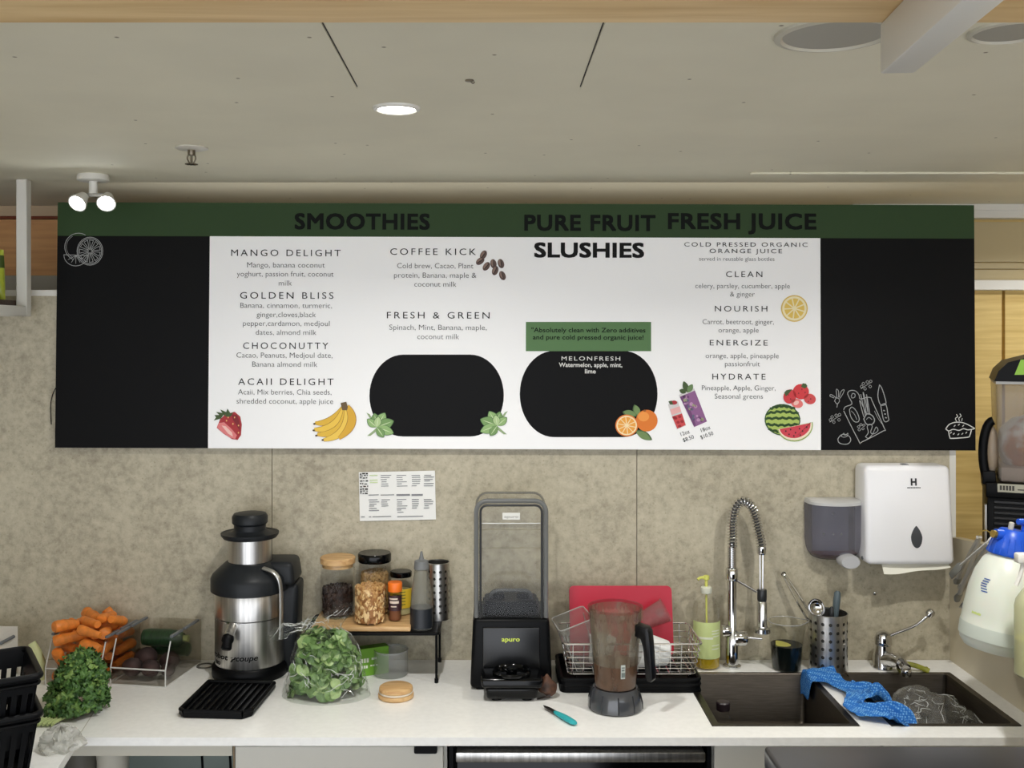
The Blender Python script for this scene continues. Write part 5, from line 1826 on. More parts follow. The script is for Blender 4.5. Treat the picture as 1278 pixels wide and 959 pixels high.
# ------------------------------------------------------------------ blender jug
t = thing('blender_jug', 'used clear blender jug with black handle and brown smoothie film on its wall', 'jug', ((768 - VX) * 2.66 / FPX, 2.66, CZ + 0.0005))
part('base_ring', solid([(0.068, 0), (0.0715, 0.004), (0.070, 0.022), (0.063, 0.046), (0.057, 0.056)], 48), t, mat('smoked_base', (64, 66, 70), 0.16, coat=0.6))
g = G()
for i in range(10):
    a = 2 * PI * (i + 0.5) / 10
    g.add(tube([(0.0712 * math.cos(a), 0.0712 * math.sin(a), 0.004), (0.0706 * math.cos(a), 0.0706 * math.sin(a), 0.022), (0.0636 * math.cos(a), 0.0636 * math.sin(a), 0.046)], 0.0016, 6))
part('base_ribs', g, t, mat('smoked_rib', (34, 35, 38), 0.2))
JUGG = glass('jug_plastic', (232, 231, 228), 0.12, 0.08)
part('jug_wall', lathe([(1e-5, 0.0565), (0.053, 0.0565), (0.0545, 0.064), (0.0615, 0.16), (0.067, 0.225), (0.0685, 0.232), (0.0705, 0.2325), (0.072, 0.262), (0.070, 0.2635), (0.068, 0.262), (0.0665, 0.236)], 48), t, JUGG)


def film_mat(name, col, thr, scale, base):
    m, nt, out = newmat(name)
    tc = nt.nodes.new('ShaderNodeTexCoord')
    n = nt.nodes.new('ShaderNodeTexNoise')
    n.inputs['Scale'].default_value = scale
    n.inputs['Detail'].default_value = 5
    mp = nt.nodes.new('ShaderNodeMapping')
    mp.inputs['Scale'].default_value = (1, 1, 0.35)
    nt.links.new(tc.outputs['Object'], mp.inputs[0])
    nt.links.new(mp.outputs[0], n.inputs['Vector'])
    r = nt.nodes.new('ShaderNodeMapRange')
    r.inputs[1].default_value = thr - 0.12
    r.inputs[2].default_value = thr + 0.12
    r.inputs[3].default_value = base
    r.inputs[4].default_value = min(1, base + 0.45)
    nt.links.new(n.outputs[0], r.inputs[0])
    tr = nt.nodes.new('ShaderNodeBsdfTransparent')
    d = nt.nodes.new('ShaderNodeBsdfPrincipled')
    d.inputs['Base Color'].default_value = rgb(col)
    d.inputs['Roughness'].default_value = 0.5
    mx = nt.nodes.new('ShaderNodeMixShader')
    nt.links.new(r.outputs[0], mx.inputs[0])
    nt.links.new(tr.outputs[0], mx.inputs[1])
    nt.links.new(d.outputs[0], mx.inputs[2])
    nt.links.new(mx.outputs[0], out.inputs[0])
    return m


part('smoothie_residue', lathe([(1e-5, 0.058), (0.0515, 0.058), (0.053, 0.066), (0.0565, 0.118)], 40), t, film_mat('residue_dense', (116, 86, 66), 0.5, 30, 0.6), label='brown smoothie residue')
part('smoothie_film', lathe([(0.0566, 0.1185), (0.060, 0.16), (0.0652, 0.222), (0.0662, 0.232), (0.0680, 0.256)], 40), t, film_mat('residue_thin', (146, 134, 116), 0.55, 34, 0.36), label='thin smoothie film')
g = G().add(grid(lambda u, v_: ((0.0572 + 0.002 * v_) * math.sin(0.12 + 0.2 * u), -(0.0572 + 0.002 * v_) * math.cos(0.12 + 0.2 * u), 0.0915 + 0.036 * v_), 5, 2))
st = part('sticker', g, t, mat('sticker_white', (198, 204, 198), 0.5))
g = G()
for (z_, u0, u1, hh) in ((0.096, .14, .3, .012), (0.112, .15, .28, .004), (0.119, .15, .29, .003)):
    g.add(grid(lambda u, v_: (0.0592 * math.sin(u0 + (u1 - u0) * u) * 1.01, -0.0596 * math.cos(u0 + (u1 - u0) * u), z_ + hh * v_), 4, 1))
part('sticker_print', g, st, mat('sticker_ink', (110, 120, 116), 0.6))
g = G()
hp = [(0.060, 0.228), (0.092, 0.222), (0.099, 0.212), (0.102, 0.185), (0.109, 0.095), (0.106, 0.086), (0.094, 0.087), (0.089, 0.10), (0.083, 0.17), (0.076, 0.192), (0.060, 0.196)]
v, f = prism(hp, -0.0155, 0.0155, 'y')
b = bmesh.new()
vs = [b.verts.new(p) for p in v]
for q in f:
    b.faces.new([vs[i] for i in q])
bmesh.ops.recalc_face_normals(b, faces=b.faces[:])
bmesh.ops.bevel(b, geom=b.edges[:], offset=0.0035, segments=2, profile=0.5, affect='EDGES')
hg = G().add(take(b), T(rz=R(-32)))
part('handle', hg, t, mat('handle_black', (12, 12, 14), 0.3, spec=0.3), label='black handle')

# ------------------------------------------------------------------ dish rack
RX, RY = (783 - VX) * 2.875 / FPX, 2.878
t = thing('dish_rack', 'chrome wire dish rack on a black drip tray beside the sink', 'dish rack', (RX, RY, CZ + 0.0005))
tx, ty = 0.196, 0.112
g = G()
g.add(prism(rrect(-tx, tx - 0.008, -ty, ty, 0.02), 0.0, 0.006, 'z'))
for rr_, z_ in ((0, 0.034), (0.004, 0.02)):
    g.add(tube([(p[0], p[1], z_) for p in rrect(-tx + 0.004, tx - 0.012, -ty + 0.004, ty - 0.004, 0.018)], 0.0052, 8, True))
P_ = rrect(-tx + 0.002, tx - 0.010, -ty + 0.002, ty - 0.002, 0.018)
v = [(p[0], p[1], 0.0) for p in P_] + [(p[0], p[1], 0.036) for p in P_]
n_ = len(P_)
g.add((v, [(i, (i + 1) % n_, n_ + (i + 1) % n_, n_ + i) for i in range(n_)]))
part('drip_tray', g, t, BLACKP)
g = G()
zt_ = 0.128
wx0, wx1 = -0.172, 0.176       # bottom of the basket


def ring(z, k_, r):
    e = 0.016 * k_
    return tube([(p[0], p[1], z) for p in rrect(wx0 - e, wx1 + e * 0.9, -0.085 - e, 0.088 + e, 0.015, None, 4)], r, 8, True)


for i, (z_, r) in enumerate(((0.042, .0018), (0.058, .0014), (0.074, .0014), (0.090, .0014), (0.106, .0014), (zt_, .0027))):
    g.add(ring(z_, (z_ - 0.04) / (zt_ - 0.04), r))
for i in range(12):
    x = wx0 + 0.012 + i * (wx1 - wx0 - 0.024) / 11
    g.add(tube([(x, -0.1005, zt_), (x, -0.086, 0.042), (x, 0.089, 0.042), (x, 0.1035, zt_)], 0.0014, 6))
for i in range(6):
    y_ = -0.07 + i * 0.028
    g.add(tube([(wx0 - 0.015, y_, zt_), (wx0, y_, 0.042), (wx1, y_, 0.042), (wx1 + 0.013, y_, zt_)], 0.0014, 6))
for x in (wx0 + 0.02, wx0 + 0.10, wx1 - 0.10, wx1 - 0.02):
    for y_ in (-0.08, 0.08):
        g.add(tube([(x, y_, 0.0065), (x, y_, 0.042)], 0.0024, 8))
part('wire_basket', g, t, mat('rack_wire', (225, 225, 224), 0.25, 1.0))
# red board leaning at the back
hb = 0.194
pl = rrect(-0.149, 0.149, 0.0, hb, 0.014, None, 6)
b = bmesh.new()
vs = [b.verts.new((p[0], 0, p[1])) for p in pl]
hl = ell(0.113, 0.118, 0.0125, 0.0125, 18)
hv = [b.verts.new((p[0], 0, p[1])) for p in hl]
es = [b.edges.new((vs[i], vs[(i + 1) % len(vs)])) for i in range(len(vs))] + [b.edges.new((hv[i], hv[(i + 1) % len(hv)])) for i in range(len(hv))]
bmesh.ops.triangle_fill(b, edges=es, use_beauty=True)
r_ = bmesh.ops.extrude_face_region(b, geom=b.faces[:])
for e in r_['geom']:
    if isinstance(e, bmesh.types.BMVert):
        e.co.y += 0.009
g = G().add(take(b))
part('chopping_board', g, None, mat('board_red', (190, 22, 54), 0.4), (0.376, 2.944, CZ + 0.046), rot=(R(-13), 0, 0), label='red plastic chopping board leaning on the wall behind the dish rack', cat='chopping board')


# clear square tub leaning in the rack
def tub(x0, y0, h, top, th=0.0025):
    v, f = [], []
    rings = [(x0, y0, 0), (x0 + 0.001, y0 + 0.001, 0.004), (x0 + top * 0.86, y0 + top * 0.86, h * 0.86), (x0 + top + 0.004, y0 + top + 0.004, h * 0.87), (x0 + top + 0.005, y0 + top + 0.005, h), (x0 + top + 0.001, y0 + top + 0.001, h), (x0 + top - 0.002, y0 + top - 0.002, h * 0.86), (x0 - 0.001, y0 - 0.001, 0.004)]
    kk = 0
    for (ax, ay, z) in rings:
        p_ = rrect(-ax, ax, -ay, ay, 0.01, None, 4)
        kk = len(p_)
        v += [(p[0], p[1], z) for p in p_]
    for j in range(len(rings) - 1):
        for i in range(kk):
            f.append((j * kk + i, j * kk + (i + 1) % kk, (j + 1) * kk + (i + 1) % kk, (j + 1) * kk + i))
    f.append(tuple(range(kk)))
    f.append(tuple((len(rings) - 1) * kk + i for i in range(kk)))
    return v, f


tt = thing('clear_tub', 'clear square plastic tub tipped on end in the dish rack beside the blender', 'tub', ((731 - VX) * 2.86 / FPX, 2.86, CZ + 0.054), (R(6), R(-19), R(10)))
part('body', tub(0.036, 0.036, 0.135, 0.008), tt, glass('tub_plastic', (242, 242, 240), 0.14, 0.07, (214, 214, 212), 0.08))
part('edge_highlight', G().add(tube([(p[0], p[1], 0.135) for p in rrect(-0.049, 0.049, -0.049, 0.049, 0.012, None, 4)], 0.0017, 6, True)).add(  # pale lines along the edges, highlights put into the colour
    tube([(-0.043, -0.043, 0.118), (-0.037, -0.037, 0.004)], 0.0016, 6)).add(tube([(0.043, -0.043, 0.118), (0.037, -0.037, 0.004)], 0.0016, 6)).add(tube([(0.043, 0.043, 0.118), (0.037, 0.037, 0.004)], 0.0014, 6)).add(tube([(-0.043, 0.043, 0.118), (-0.037, 0.037, 0.004)], 0.0014, 6)), tt, glass('bright_edge_plastic', (220, 220, 216), 0.25, 0.1, (230, 230, 226), 0.35))


def cup(r0, r1, h, flutes=0, n=48):
    v, f = [], []
    prof = [(1e-5, 0), (r0, 0), (r0 + 0.001, 0.003)] + [(r0 + (r1 - r0) * j / 6, 0.003 + (h - 0.006) * j / 6) for j in range(1, 7)] + [(r1 + 0.002, h - 0.002), (r1 + 0.001, h), (r1 - 0.002, h - 0.001), (r0 - 0.0015, 0.004), (1e-5, 0.004)]
    for (r, z) in prof:
        for i in range(n):
            a = 2 * PI * i / n
            kf = 1 + (0.02 * math.cos(flutes * a) if flutes and 0.004 < z < h - 0.004 else 0)
            v.append((r * kf * math.cos(a), r * kf * math.sin(a), z))
    for j in range(len(prof) - 1):
        for i in range(n):
            f.append((j * n + i, j * n + (i + 1) % n, (j + 1) * n + (i + 1) % n, (j + 1) * n + i))
    return v, f


CUPW = mat('cup_white', (224, 226, 224), 0.4)
q = at(820, 822, 2.83)
part('fluted_cup', cup(0.034, 0.05, 0.09, 24, 96), None, CUPW, (q.x + 0.025, q.y, CZ + 0.088), rot=(R(-8), R(-78), R(20)), label='white fluted cup lying in the dish rack behind the jug handle', cat='cup')
q = at(750, 812, 2.87)
part('white_cup', cup(0.028, 0.037, 0.075, 0), None, CUPW, (q.x - 0.006, q.y, CZ + 0.0475), rot=(0, R(10), 0), label='white cup upright in the dish rack behind the blender jug', cat='cup')
q = at(814, 778, 2.90)
part('clear_tumbler', cup(0.026, 0.034, 0.075, 0), None, glass('pinkish_plastic', (238, 214, 214), 0.1, 0.06, (226, 196, 200), 0.12), (q.x - 0.025, q.y + 0.02, CZ + 0.15), rot=(R(6), R(62), R(0)), label='small clear pinkish tumbler tipped on top of the dishes in front of the red board', cat='cup')
q = at(744, 750, 2.9)
part('glass_tumbler', cup(0.026, 0.031, 0.11, 0), None, CLEARP, (q.x + 0.006, q.y + 0.02, CZ + 0.0455), rot=(0, R(0), 0), label='tall clear tumbler in the dish rack, its rim showing behind the blender jug', cat='cup')
q = at(852, 826, 2.83)
part('ribbed_dish', cup(0.03, 0.037, 0.03, 18, 72), None, CLEARP, (q.x + 0.004, q.y - 0.005, CZ + 0.053), rot=(R(28), R(14), 0), label='clear ribbed plastic dish in the dish rack corner next to the soap bottle', cat='dish')

# ------------------------------------------------------------------ sink surroundings
k = 2.985 / FPX
t = thing('soap_bottle', 'clear pump bottle of yellow green dish soap with a pale green label', 'bottle', ((881.5 - VX) * k, 2.985, CZ + 0.0005))
part('body', lathe([(1e-5, 0.001), (0.036, 0.0), (0.039, 0.004), (0.039, 0.165), (0.036, 0.182), (0.026, 0.197), (0.015, 0.206), (0.0135, 0.214)], 40), t, GLASS)
part('soap', solid([(0.034, 0.003), (0.0368, 0.006), (0.0368, 0.05)], 32), t, mat('soap_amber', (176, 150, 30), 0.25))
part('label', grid(lambda u, v: (0.0394 * math.sin(-1.42 + 2.84 * u), -0.0394 * math.cos(-1.42 + 2.84 * u), 0.033 + 0.105 * v), 24, 1), t, mat('label_pale_green', (206, 220, 150), 0.5))
g = G()
for (z_, a0, a1, hh) in ((0.090, -1.0, 0.3, 0.006), (0.112, 0.2, 0.9, 0.003), (0.104, 0.2, 0.9, 0.003), (0.096, 0.3, 0.9, 0.003), (0.07, 0.2, 0.9, 0.003), (0.06, 0.2, 0.85, 0.003)):
    g.add(grid(lambda u, v: (0.0397 * math.sin(a0 + (a1 - a0) * u), -0.0397 * math.cos(a0 + (a1 - a0) * u), z_ + hh * v), 8, 1))
part('label_print', g, t, mat('label_print_pale', (232, 238, 214), 0.5))
PUMP = mat('pump_lime', (214, 216, 110), 0.4)
part('collar', solid([(0.0150, 0.2145), (0.016, 0.216), (0.016, 0.231), (0.012, 0.234)], 24), t, mat('collar_clear', (222, 224, 206), 0.4))
g = G()
g.add(solid([(0.0045, 0.234), (0.0045, 0.252), (0.009, 0.254), (0.009, 0.264), (0.006, 0.266)], 18))
g.add(tube(smooth_path([(0, 0, 0.259), (-0.018, -0.006, 0.260), (-0.027, -0.009, 0.255)], 4), 0.0042, 8))
part('pump', g, t, PUMP)
part('dip_tube', tube([(0, 0, 0.21), (0.002, 0, 0.012)], 0.003, 8), t, PUMP)

# spring spout faucet
FYY = 2.985
k = FYY / FPX
fx0 = (913.5 - VX) * k
t = thing('spring_faucet', 'tall chrome faucet with coiled spring neck and pull down spray', 'faucet', (fx0, FYY, CZ + 0.0005))


def F(px, py, dy=0.0):
    return Vector(((px - 913.5) * k, dy, EYE - (py - VY) * k - CZ))


part('flange', solid([(0.026, 0), (0.026, 0.004), (0.019, 0.009)], 32), t, CHROME)
part('column', solid([(0.0185, 0.009), (0.0185, 0.085), (0.0135, 0.092), (0.0135, 0.252)], 28), t, CHROME)
part('collar', solid([(0.0175, 0.2525), (0.018, 0.254), (0.018, 0.284), (0.015, 0.288)], 28), t, CHROME)
g = G()
prof = []
for i in range(12):
    z = 0.2885 + i * 0.0052
    prof += [(0.0118, z), (0.0135, z + 0.0016), (0.0135, z + 0.0034), (0.0118, z + 0.005)]
g.add(solid(prof, 24))
part('ribbed_neck', g, t, CHROME)
ap = smooth_path([F(914, 684), F(914, 668), F(914.5, 650), F(918, 634), F(926.5, 626), F(935.5, 630), F(942, 643), F(946, 660), F(949, 674), F(950.5, 683)], 12)
part('hose', tube(ap, 0.0072, 10), t, mat('hose_grey', (96, 96, 94), 0.4, 0.6))
# coil along the arch
ln = [0]
for i in range(1, len(ap)):
    ln.append(ln[-1] + (ap[i] - ap[i - 1]).length)
tot = ln[-1]
turns = int(tot / 0.0085)
pts = []
n_ = turns * 14
j = 0
for i in range(n_ + 1):
    s_ = tot * i / n_
    while j < len(ln) - 2 and ln[j + 1] < s_:
        j += 1
    u = (s_ - ln[j]) / max(1e-9, ln[j + 1] - ln[j])
    c_ = ap[j].lerp(ap[j + 1], u)
    tg = (ap[j + 1] - ap[j]).normalized()
    nn = Vector((0, 1, 0))
    bb = tg.cross(nn).normalized()
    a = 2 * PI * turns * i / n_
    pts.append(c_ + (nn * math.cos(a) + bb * math.sin(a)) * 0.0128)
part('spring', tube(pts, 0.0021, 6), t, CHROME)
e_ = F(950.5, 683)
g = G().add(solid([(0.0125, 0.002), (0.0135, -0.002), (0.0135, -0.016), (0.0115, -0.022)][::-1], 24), T(e_.x, 0, e_.z))
part('hose_end', g, t, CHROME)
hzz = F(951, 736).z
g = G()
for dx in (-0.0042, 0.0042):
    g.add(tube([(e_.x + dx, 0, e_.z - 0.02), (e_.x + dx * 0.9, 0, hzz)], 0.0028, 8))
part('guide_rods', g, t, CHROME)
hx_ = F(951, 736).x
g = G().add(solid([(0.0125, 0.0), (0.0138, -0.002), (0.0138, -0.03), (0.0125, -0.034)][::-1], 24), T(hx_, 0, hzz))
sh = part('spray_grip', g, t, mat('dark_grip', (52, 54, 56), 0.3, 0.4))
part('spray_head', G().add(solid([(0.0125, -0.0345), (0.0148, -0.038), (0.0148, -0.105), (0.0165, -0.11), (0.024, -0.113), (0.0245, -0.124), (0.020, -0.128)][::-1], 28), T(hx_, 0, hzz)), sh, CHROME)
part('docking_arm', tube([F(918, 724), F(944, 739)], 0.0045, 10), t, CHROME)
g = G()
hub = F(919, 797)
g.add(solid([(0.017, -0.012), (0.0185, -0.01), (0.0185, 0.012), (0.017, 0.014)], 24), T(-0.019, 0, hub.z + 0.022, 0, R(90)))
g.add(solid([(0.021, -0.004), (0.023, 0.0), (0.023, 0.026), (0.019, 0.032)], 24), T(0.009, -0.004, hub.z + 0.002, 0, R(90)))
vb = part('valve_body', g, t, CHROME)
part('lever', tube([Vector((0.038, -0.012, hub.z + 0.006)), F(948, 794, -0.03)], [0.0035, 0.0045], 10), vb, CHROME)

# measuring jug with dark liquid
k = 2.965 / FPX
t = thing('measuring_jug', 'clear plastic pouring jug of dark liquid between the faucet and the utensil holder', 'jug', ((981.5 - VX) * k, 2.965, CZ + 0.0005))


def jugf(u, v_):
    a = 2 * PI * u
    r = 0.041 + 0.010 * v_
    spout = max(0, math.cos(a)) ** 14 * max(0, (v_ - 0.62) / 0.38) ** 1.5 * 0.015
    return ((r + spout) * math.cos(a), r * math.sin(a), 0.001 + 0.137 * v_ + spout * 0.1)


g = G().add(grid(jugf, 48, 16, True)).add(lathe([(1e-5, 0.001), (0.041, 0.001)], 48))
part('wall', g, t, CLEARP)
part('rim', tube([jugf(i / 48, 1.0) for i in range(48)], 0.0015, 6, True), t, glass('bright_edge_plastic', (220, 220, 216), 0.25, 0.1))
part('liquid', solid([(0.039, 0.003), (0.0398, 0.006), (0.0446, 0.072)], 40), t, mat('dark_liquid', (16, 22, 22), 0.08))
g = G().add(grid(lambda u, v_: (-0.012 + 0.022 * (2 * u - 1), -0.010 + 0.018 * (2 * v_ - 1) * math.sqrt(max(0, 1 - (2 * u - 1) ** 2)), 0.0725 + 0.010 * (1 - u) * v_), 16, 6))
part('reflection_band', g, t, mat('reflection_yellow', (190, 186, 96), 0.5), label='pale yellow reflection on the liquid, put in as colour')  # reflective band near the liquid top, put in as a coloured sheet

# perforated utensil holder and utensils
k = 2.962 / FPX
ux = (1033.5 - VX) * k
t = thing('utensil_holder', 'perforated steel cylinder full of utensils behind the sinks', 'holder', (ux, 2.962, CZ + 0.0005))
part('cylinder', perforated(0.0545, 0.165, 16, 6, 0.0052, 0.012), t, STEEL)
part('hole_shade', lathe([(0.052, 0.003), (0.052, 0.160)], 28), t, mat('shadow_liner', (70, 68, 64), 0.5, 0.6))  # added dark sleeve, its colour stands for the shade inside
zu = CZ + 0.004


def U(px, py, dy=0.0):
    Y = 2.962 + dy
    return at(px, py, Y)


a_, b_2 = U(978, 717, 0.055), Vector((ux + 0.002, 2.965, zu + 0.055))
t = thing('steel_tongs', 'slim steel tongs leaning out of the utensil holder towards the faucet', 'tongs', (b_2.x, b_2.y, b_2.z))
a0 = a_ - b_2
for s_ in (-1, 1):
    o_ = Vector((0.0042, -0.003, 0.003)) * s_
    part('arm', tube(smooth_path([o_ * 1.4, a0 * 0.5 + o_ * 1.5, a0 * 0.94 + o_ * 0.7, a0], 5), 0.0062, 8, flat=0.6), t, CHROME)
part('end_ring', tube([a0 + Vector((0.006 * math.cos(q), 0.0, 0.006 * math.sin(q))) for q in [2 * PI * i / 14 for i in range(14)]], 0.0022, 6, True), t, CHROME)
t = thing('ladle', 'steel ladle bowl poking up out of the utensil holder', 'ladle', (ux - 0.015, 2.945, zu + 0.03))
hc = U(1019, 759, -0.018) - Vector(t.location)
v, f = [], []
bw = grid(lambda u, v_: (0.026 * math.sin(PI * 0.5 * v_) * math.cos(2 * PI * u), 0.0255 * math.sin(PI * 0.5 * v_) * math.sin(2 * PI * u), -0.016 * math.cos(PI * 0.5 * v_)), 28, 8, True)
g = G()
qm = Matrix.Translation(hc) @ Matrix.Rotation(R(35), 4, 'Y') @ Matrix.Rotation(R(70), 4, 'X')
g.add(bw, qm)
part('bowl', g, t, CHROME)
part('handle', tube([(0.012, 0.004, 0.0), (hc.x + 0.016, hc.y + 0.004, hc.z - 0.022)], 0.0035, 8), t, CHROME)
t = thing('grey_spatula', 'grey plastic handled utensil standing in the utensil holder closest to the soap dispenser', 'utensil', (ux + 0.012, 2.972, zu + 0.03))
e = U(1045.5, 738, 0.02) - Vector(t.location)
part('shaft', tube([(0, 0, 0), e * 0.5], 0.004, 8), t, CHROME)
part('handle', tube([e * 0.5, e * 0.6, e * 0.85, e * 0.97, e], [0.0075, 0.0088, 0.0105, 0.0095, 0.005], 14), t, mat('handle_slate', (84, 98, 104), 0.5))
t = thing('small_whisk', 'small dark handled utensil in the middle of the utensil holder', 'utensil', (ux + 0.004, 2.945, zu + 0.03))
part('shaft', tube([(0, 0, 0), (0.0, 0.0, 0.10)], 0.003, 8), t, CHROME)
part('handle', tube([(0.0, 0, 0.10), (0.0, -0.001, 0.125), (0.0, -0.002, 0.148), (0, -0.002, 0.152)], [0.005, 0.0068, 0.006, 0.003], 12), t, mat('handle_dark', (44, 46, 48), 0.4))

# long lever tap
k = 2.965 / FPX
tx_ = (1104 - VX) * k
t = thing('lever_tap', 'chrome mixer tap with a very long raised lever in the corner behind the sinks', 'faucet', (tx_, 2.975, CZ + 0.0005))
part('base', solid([(0.031, 0), (0.031, 0.004), (0.028, 0.01), (0.027, 0.04), (0.023, 0.052), (0.0215, 0.066)], 32), t, CHROME)
part('spout', tube(smooth_path([(0.0, -0.010, 0.026), (0.010, -0.05, 0.038), (0.018, -0.09, 0.040), (0.021, -0.112, 0.034)], 5), [0.020] * 6 + [0.017] * 5 + [0.014] * 5, 16), t, CHROME)
part('aerator', G().add(solid([(0.013, 0.0), (0.014, 0.004), (0.014, 0.016), (0.012, 0.02)], 20), T(0.0215, -0.112, 0.014)), t, CHROME)
part('cartridge_head', solid([(0.022, 0.0665), (0.0245, 0.069), (0.0245, 0.086), (0.020, 0.099), (0.009, 0.106)], 28), t, CHROME)
e = at(1158, 769, 2.955) - Vector((tx_, 2.975, CZ + 0.0005))
lv = part('lever', tube(smooth_path([(0.008, -0.004, 0.088), (0.03, -0.008, 0.101), (e.x * 0.7, e.y * 0.7, 0.125), (e.x, e.y, e.z)], 6), 0.0042, 10), t, CHROME)
part('lever_end', G().add(solid([(0.006, -0.008), (0.0115, -0.003), (0.0125, 0.008), (0.008, 0.016)], 18), T(e.x + 0.003, e.y, e.z + 0.004, R(20), R(40))), lv, CHROME)

# yellow green rubber clip lying at the rear edge of the right sink
a_ = onz(1128, 839)
t = thing('rubber_plug_strap', 'bent olive green rubber strap lying in front of the lever tap', 'strap', (a_.x, a_.y, CZ + 0.0005))
g = G()
OL = mat('olive_rubber', (150, 152, 44), 0.55, var=0.25, scale=40)
g.add(tube(smooth_path([(-0.014, -0.02, 0.005), (-0.012, 0.0, 0.007), (-0.008, 0.010, 0.016), (0.01, 0.008, 0.020), (0.035, 0.0, 0.017), (0.055, -0.004, 0.010), (0.068, -0.012, 0.006)], 5), 0.0075, 10, flat=0.6))
g.add(tube(smooth_path([(-0.004, 0.012, 0.013), (-0.002, 0.0, 0.009), (0.002, -0.016, 0.004)], 5), 0.006, 10, flat=0.7))
g.add(tube(smooth_path([(0.05, -0.004, 0.011), (0.06, 0.012, 0.007), (0.074, 0.018, 0.005)], 4), 0.0055, 8, flat=0.7))
part('strap', g, t, OL)
# damp film on the worktop by the faucet
g = G().add(grid(lambda u, v_: ((u - 0.5) * 0.10, (v_ - 0.5) * 0.05 * (0.5 + math.sin(PI * u) * 0.6), 0.001 + 0.016 * math.sin(PI * u) ** 2 * abs(math.sin(v_ * 5 + u * 3)) * math.sin(PI * v_)), 24, 12))
q = onz(947, 829)
part('plastic_wrap', g, None, FILM, (q.x, q.y + 0.022, CZ + 0.0004), sharp=25, label='flat piece of clear plastic wrap on the worktop at the foot of the spring faucet', cat='wrap')

# blue cloth over the divider
random.seed(2)
CL = bpy.data.materials.new('blue_cloth')
CL.use_nodes = True
nt = CL.node_tree
bs = nt.nodes['Principled BSDF']
bs.inputs['Roughness'].default_value = 0.85
tc = nt.nodes.new('ShaderNodeTexCoord')
mp = nt.nodes.new('ShaderNodeMapping')
nt.links.new(tc.outputs['Object'], mp.inputs[0])
mp.inputs['Rotation'].default_value = (0, 0, R(40))
vo = nt.nodes.new('ShaderNodeTexVoronoi')
vo.inputs['Scale'].default_value = 170
vo.inputs['Randomness'].default_value = 0.25
nt.links.new(mp.outputs[0], vo.inputs['Vector'])
cr = nt.nodes.new('ShaderNodeValToRGB')
cr.color_ramp.elements[0].color = rgb((120, 180, 226))
cr.color_ramp.elements[0].position = 0.15
cr.color_ramp.elements[1].color = rgb((22, 100, 180))
cr.color_ramp.elements[1].position = 0.5
nt.links.new(vo.outputs['Distance'], cr.inputs[0])
nt.links.new(cr.outputs[0], bs.inputs['Base Color'])
D0, D1 = SX[0][1], SX[1][0]
DM = (D0 + D1) / 2


def bell(u, c, w_):
    return math.exp(-((u - c) / w_) ** 2)


def cloth(u, v_):
    # u along the divider (front to back), v across it
    Yc = 2.545 + 0.372 * u
    left = -0.040 + 0.034 * bell(u, 0.50, 0.16) - 0.010 * bell(u, 0.15, 0.12) - 0.088 * max(0, min(1, (u - 0.70) / 0.12))
    right = 0.030 + 0.095 * bell(u, 0.54, 0.13) + 0.085 * bell(u, 0.12, 0.11) - 0.030 * bell(u, 0.33, 0.07) - 0.012 * bell(u, 0.78, 0.08)
    s_ = left + v_ * (right - left)
    n1 = noise.noise(Vector((u * 6, v_ * 3, 1.3)))
    n2 = noise.noise(Vector((u * 15, v_ * 7, 5.1)))
    fold = math.sin(u * 30 + v_ * 3.0 + 2 * n1)
    base = 0.004
    z = base + 0.012 * abs(n1) + 0.006 * (1 + n2) * 0.7 + 0.005 * (1 + fold) * (0.4 + v_)
    x = DM + 0.020 * (0.5 - u) + s_
    y_ = Yc + 0.012 * n1 + (v_ - 0.5) * -0.05 * (1 - u)
    if x < D0 + 0.002:
        d = D0 + 0.002 - x
        x = D0 + 0.002 - 0.032 * math.tanh(d / 0.024) - 0.004 * abs(n2)
        z -= max(0, d - 0.034) * 0.95
    elif x > D1 - 0.004:
        d = x - D1 + 0.004
        x = D1 - 0.004 + 0.92 * d
        z += 0.010 * fold * min(1, d / 0.03) - 0.12 * d - 2.2 * max(0, d - 0.02) ** 2 + 0.012 * n2
    if D0 - 0.0215 <= x <= D1 + 0.02:
        z = max(z, base)
    return (x, y_, z)


g = G().add(grid(cloth, 90, 56))
o = part('blue_cloth', g, None, CL, (0, 0, CZ), sharp=80, label='blue waffle cleaning cloth draped over the divider between the two sinks', cat='cloth')
so = o.modifiers.new('thick', 'SOLIDIFY')
so.thickness = 0.002
so.offset = 1.0

# things in the sinks
t = thing('small_bottle', 'small glass bottle with a dark cap standing in the sink under the spring faucet', 'bottle', (0.633, 2.80, CZ - 0.1438))
part('body', lathe([(1e-5, 0.001), (0.024, 0.0), (0.0265, 0.004), (0.0265, 0.055), (0.022, 0.068), (0.015, 0.076), (0.015, 0.085)], 28), t, GLASS)
part('cap', solid([(0.0175, 0.0855), (0.0185, 0.087), (0.0185, 0.106), (0.016, 0.109)], 24), t, mat('cap_dark', (40, 30, 36), 0.35))


def bag2(u, v_):
    a = 2 * PI * u
    e = (1 - abs(2 * v_ - 1) ** 2.2) ** 0.5 if 0 < v_ < 1 else 0.02
    n1 = noise.noise(Vector((math.cos(a) * 2.4, math.sin(a) * 2.4, v_ * 5)))
    n2 = noise.noise(Vector((math.cos(a) * 9, math.sin(a) * 9, v_ * 18 + 2)))
    x = 0.125 * (v_ - 0.5) * 2 * 0.95 + 0.012 * n2
    y_ = 0.085 * e * math.cos(a) * (1 + 0.25 * n1) + 0.012 * n1
    z = 0.042 * e * math.sin(a) * (1 + 0.5 * n1 + 0.2 * n2)
    return (x, y_, z)


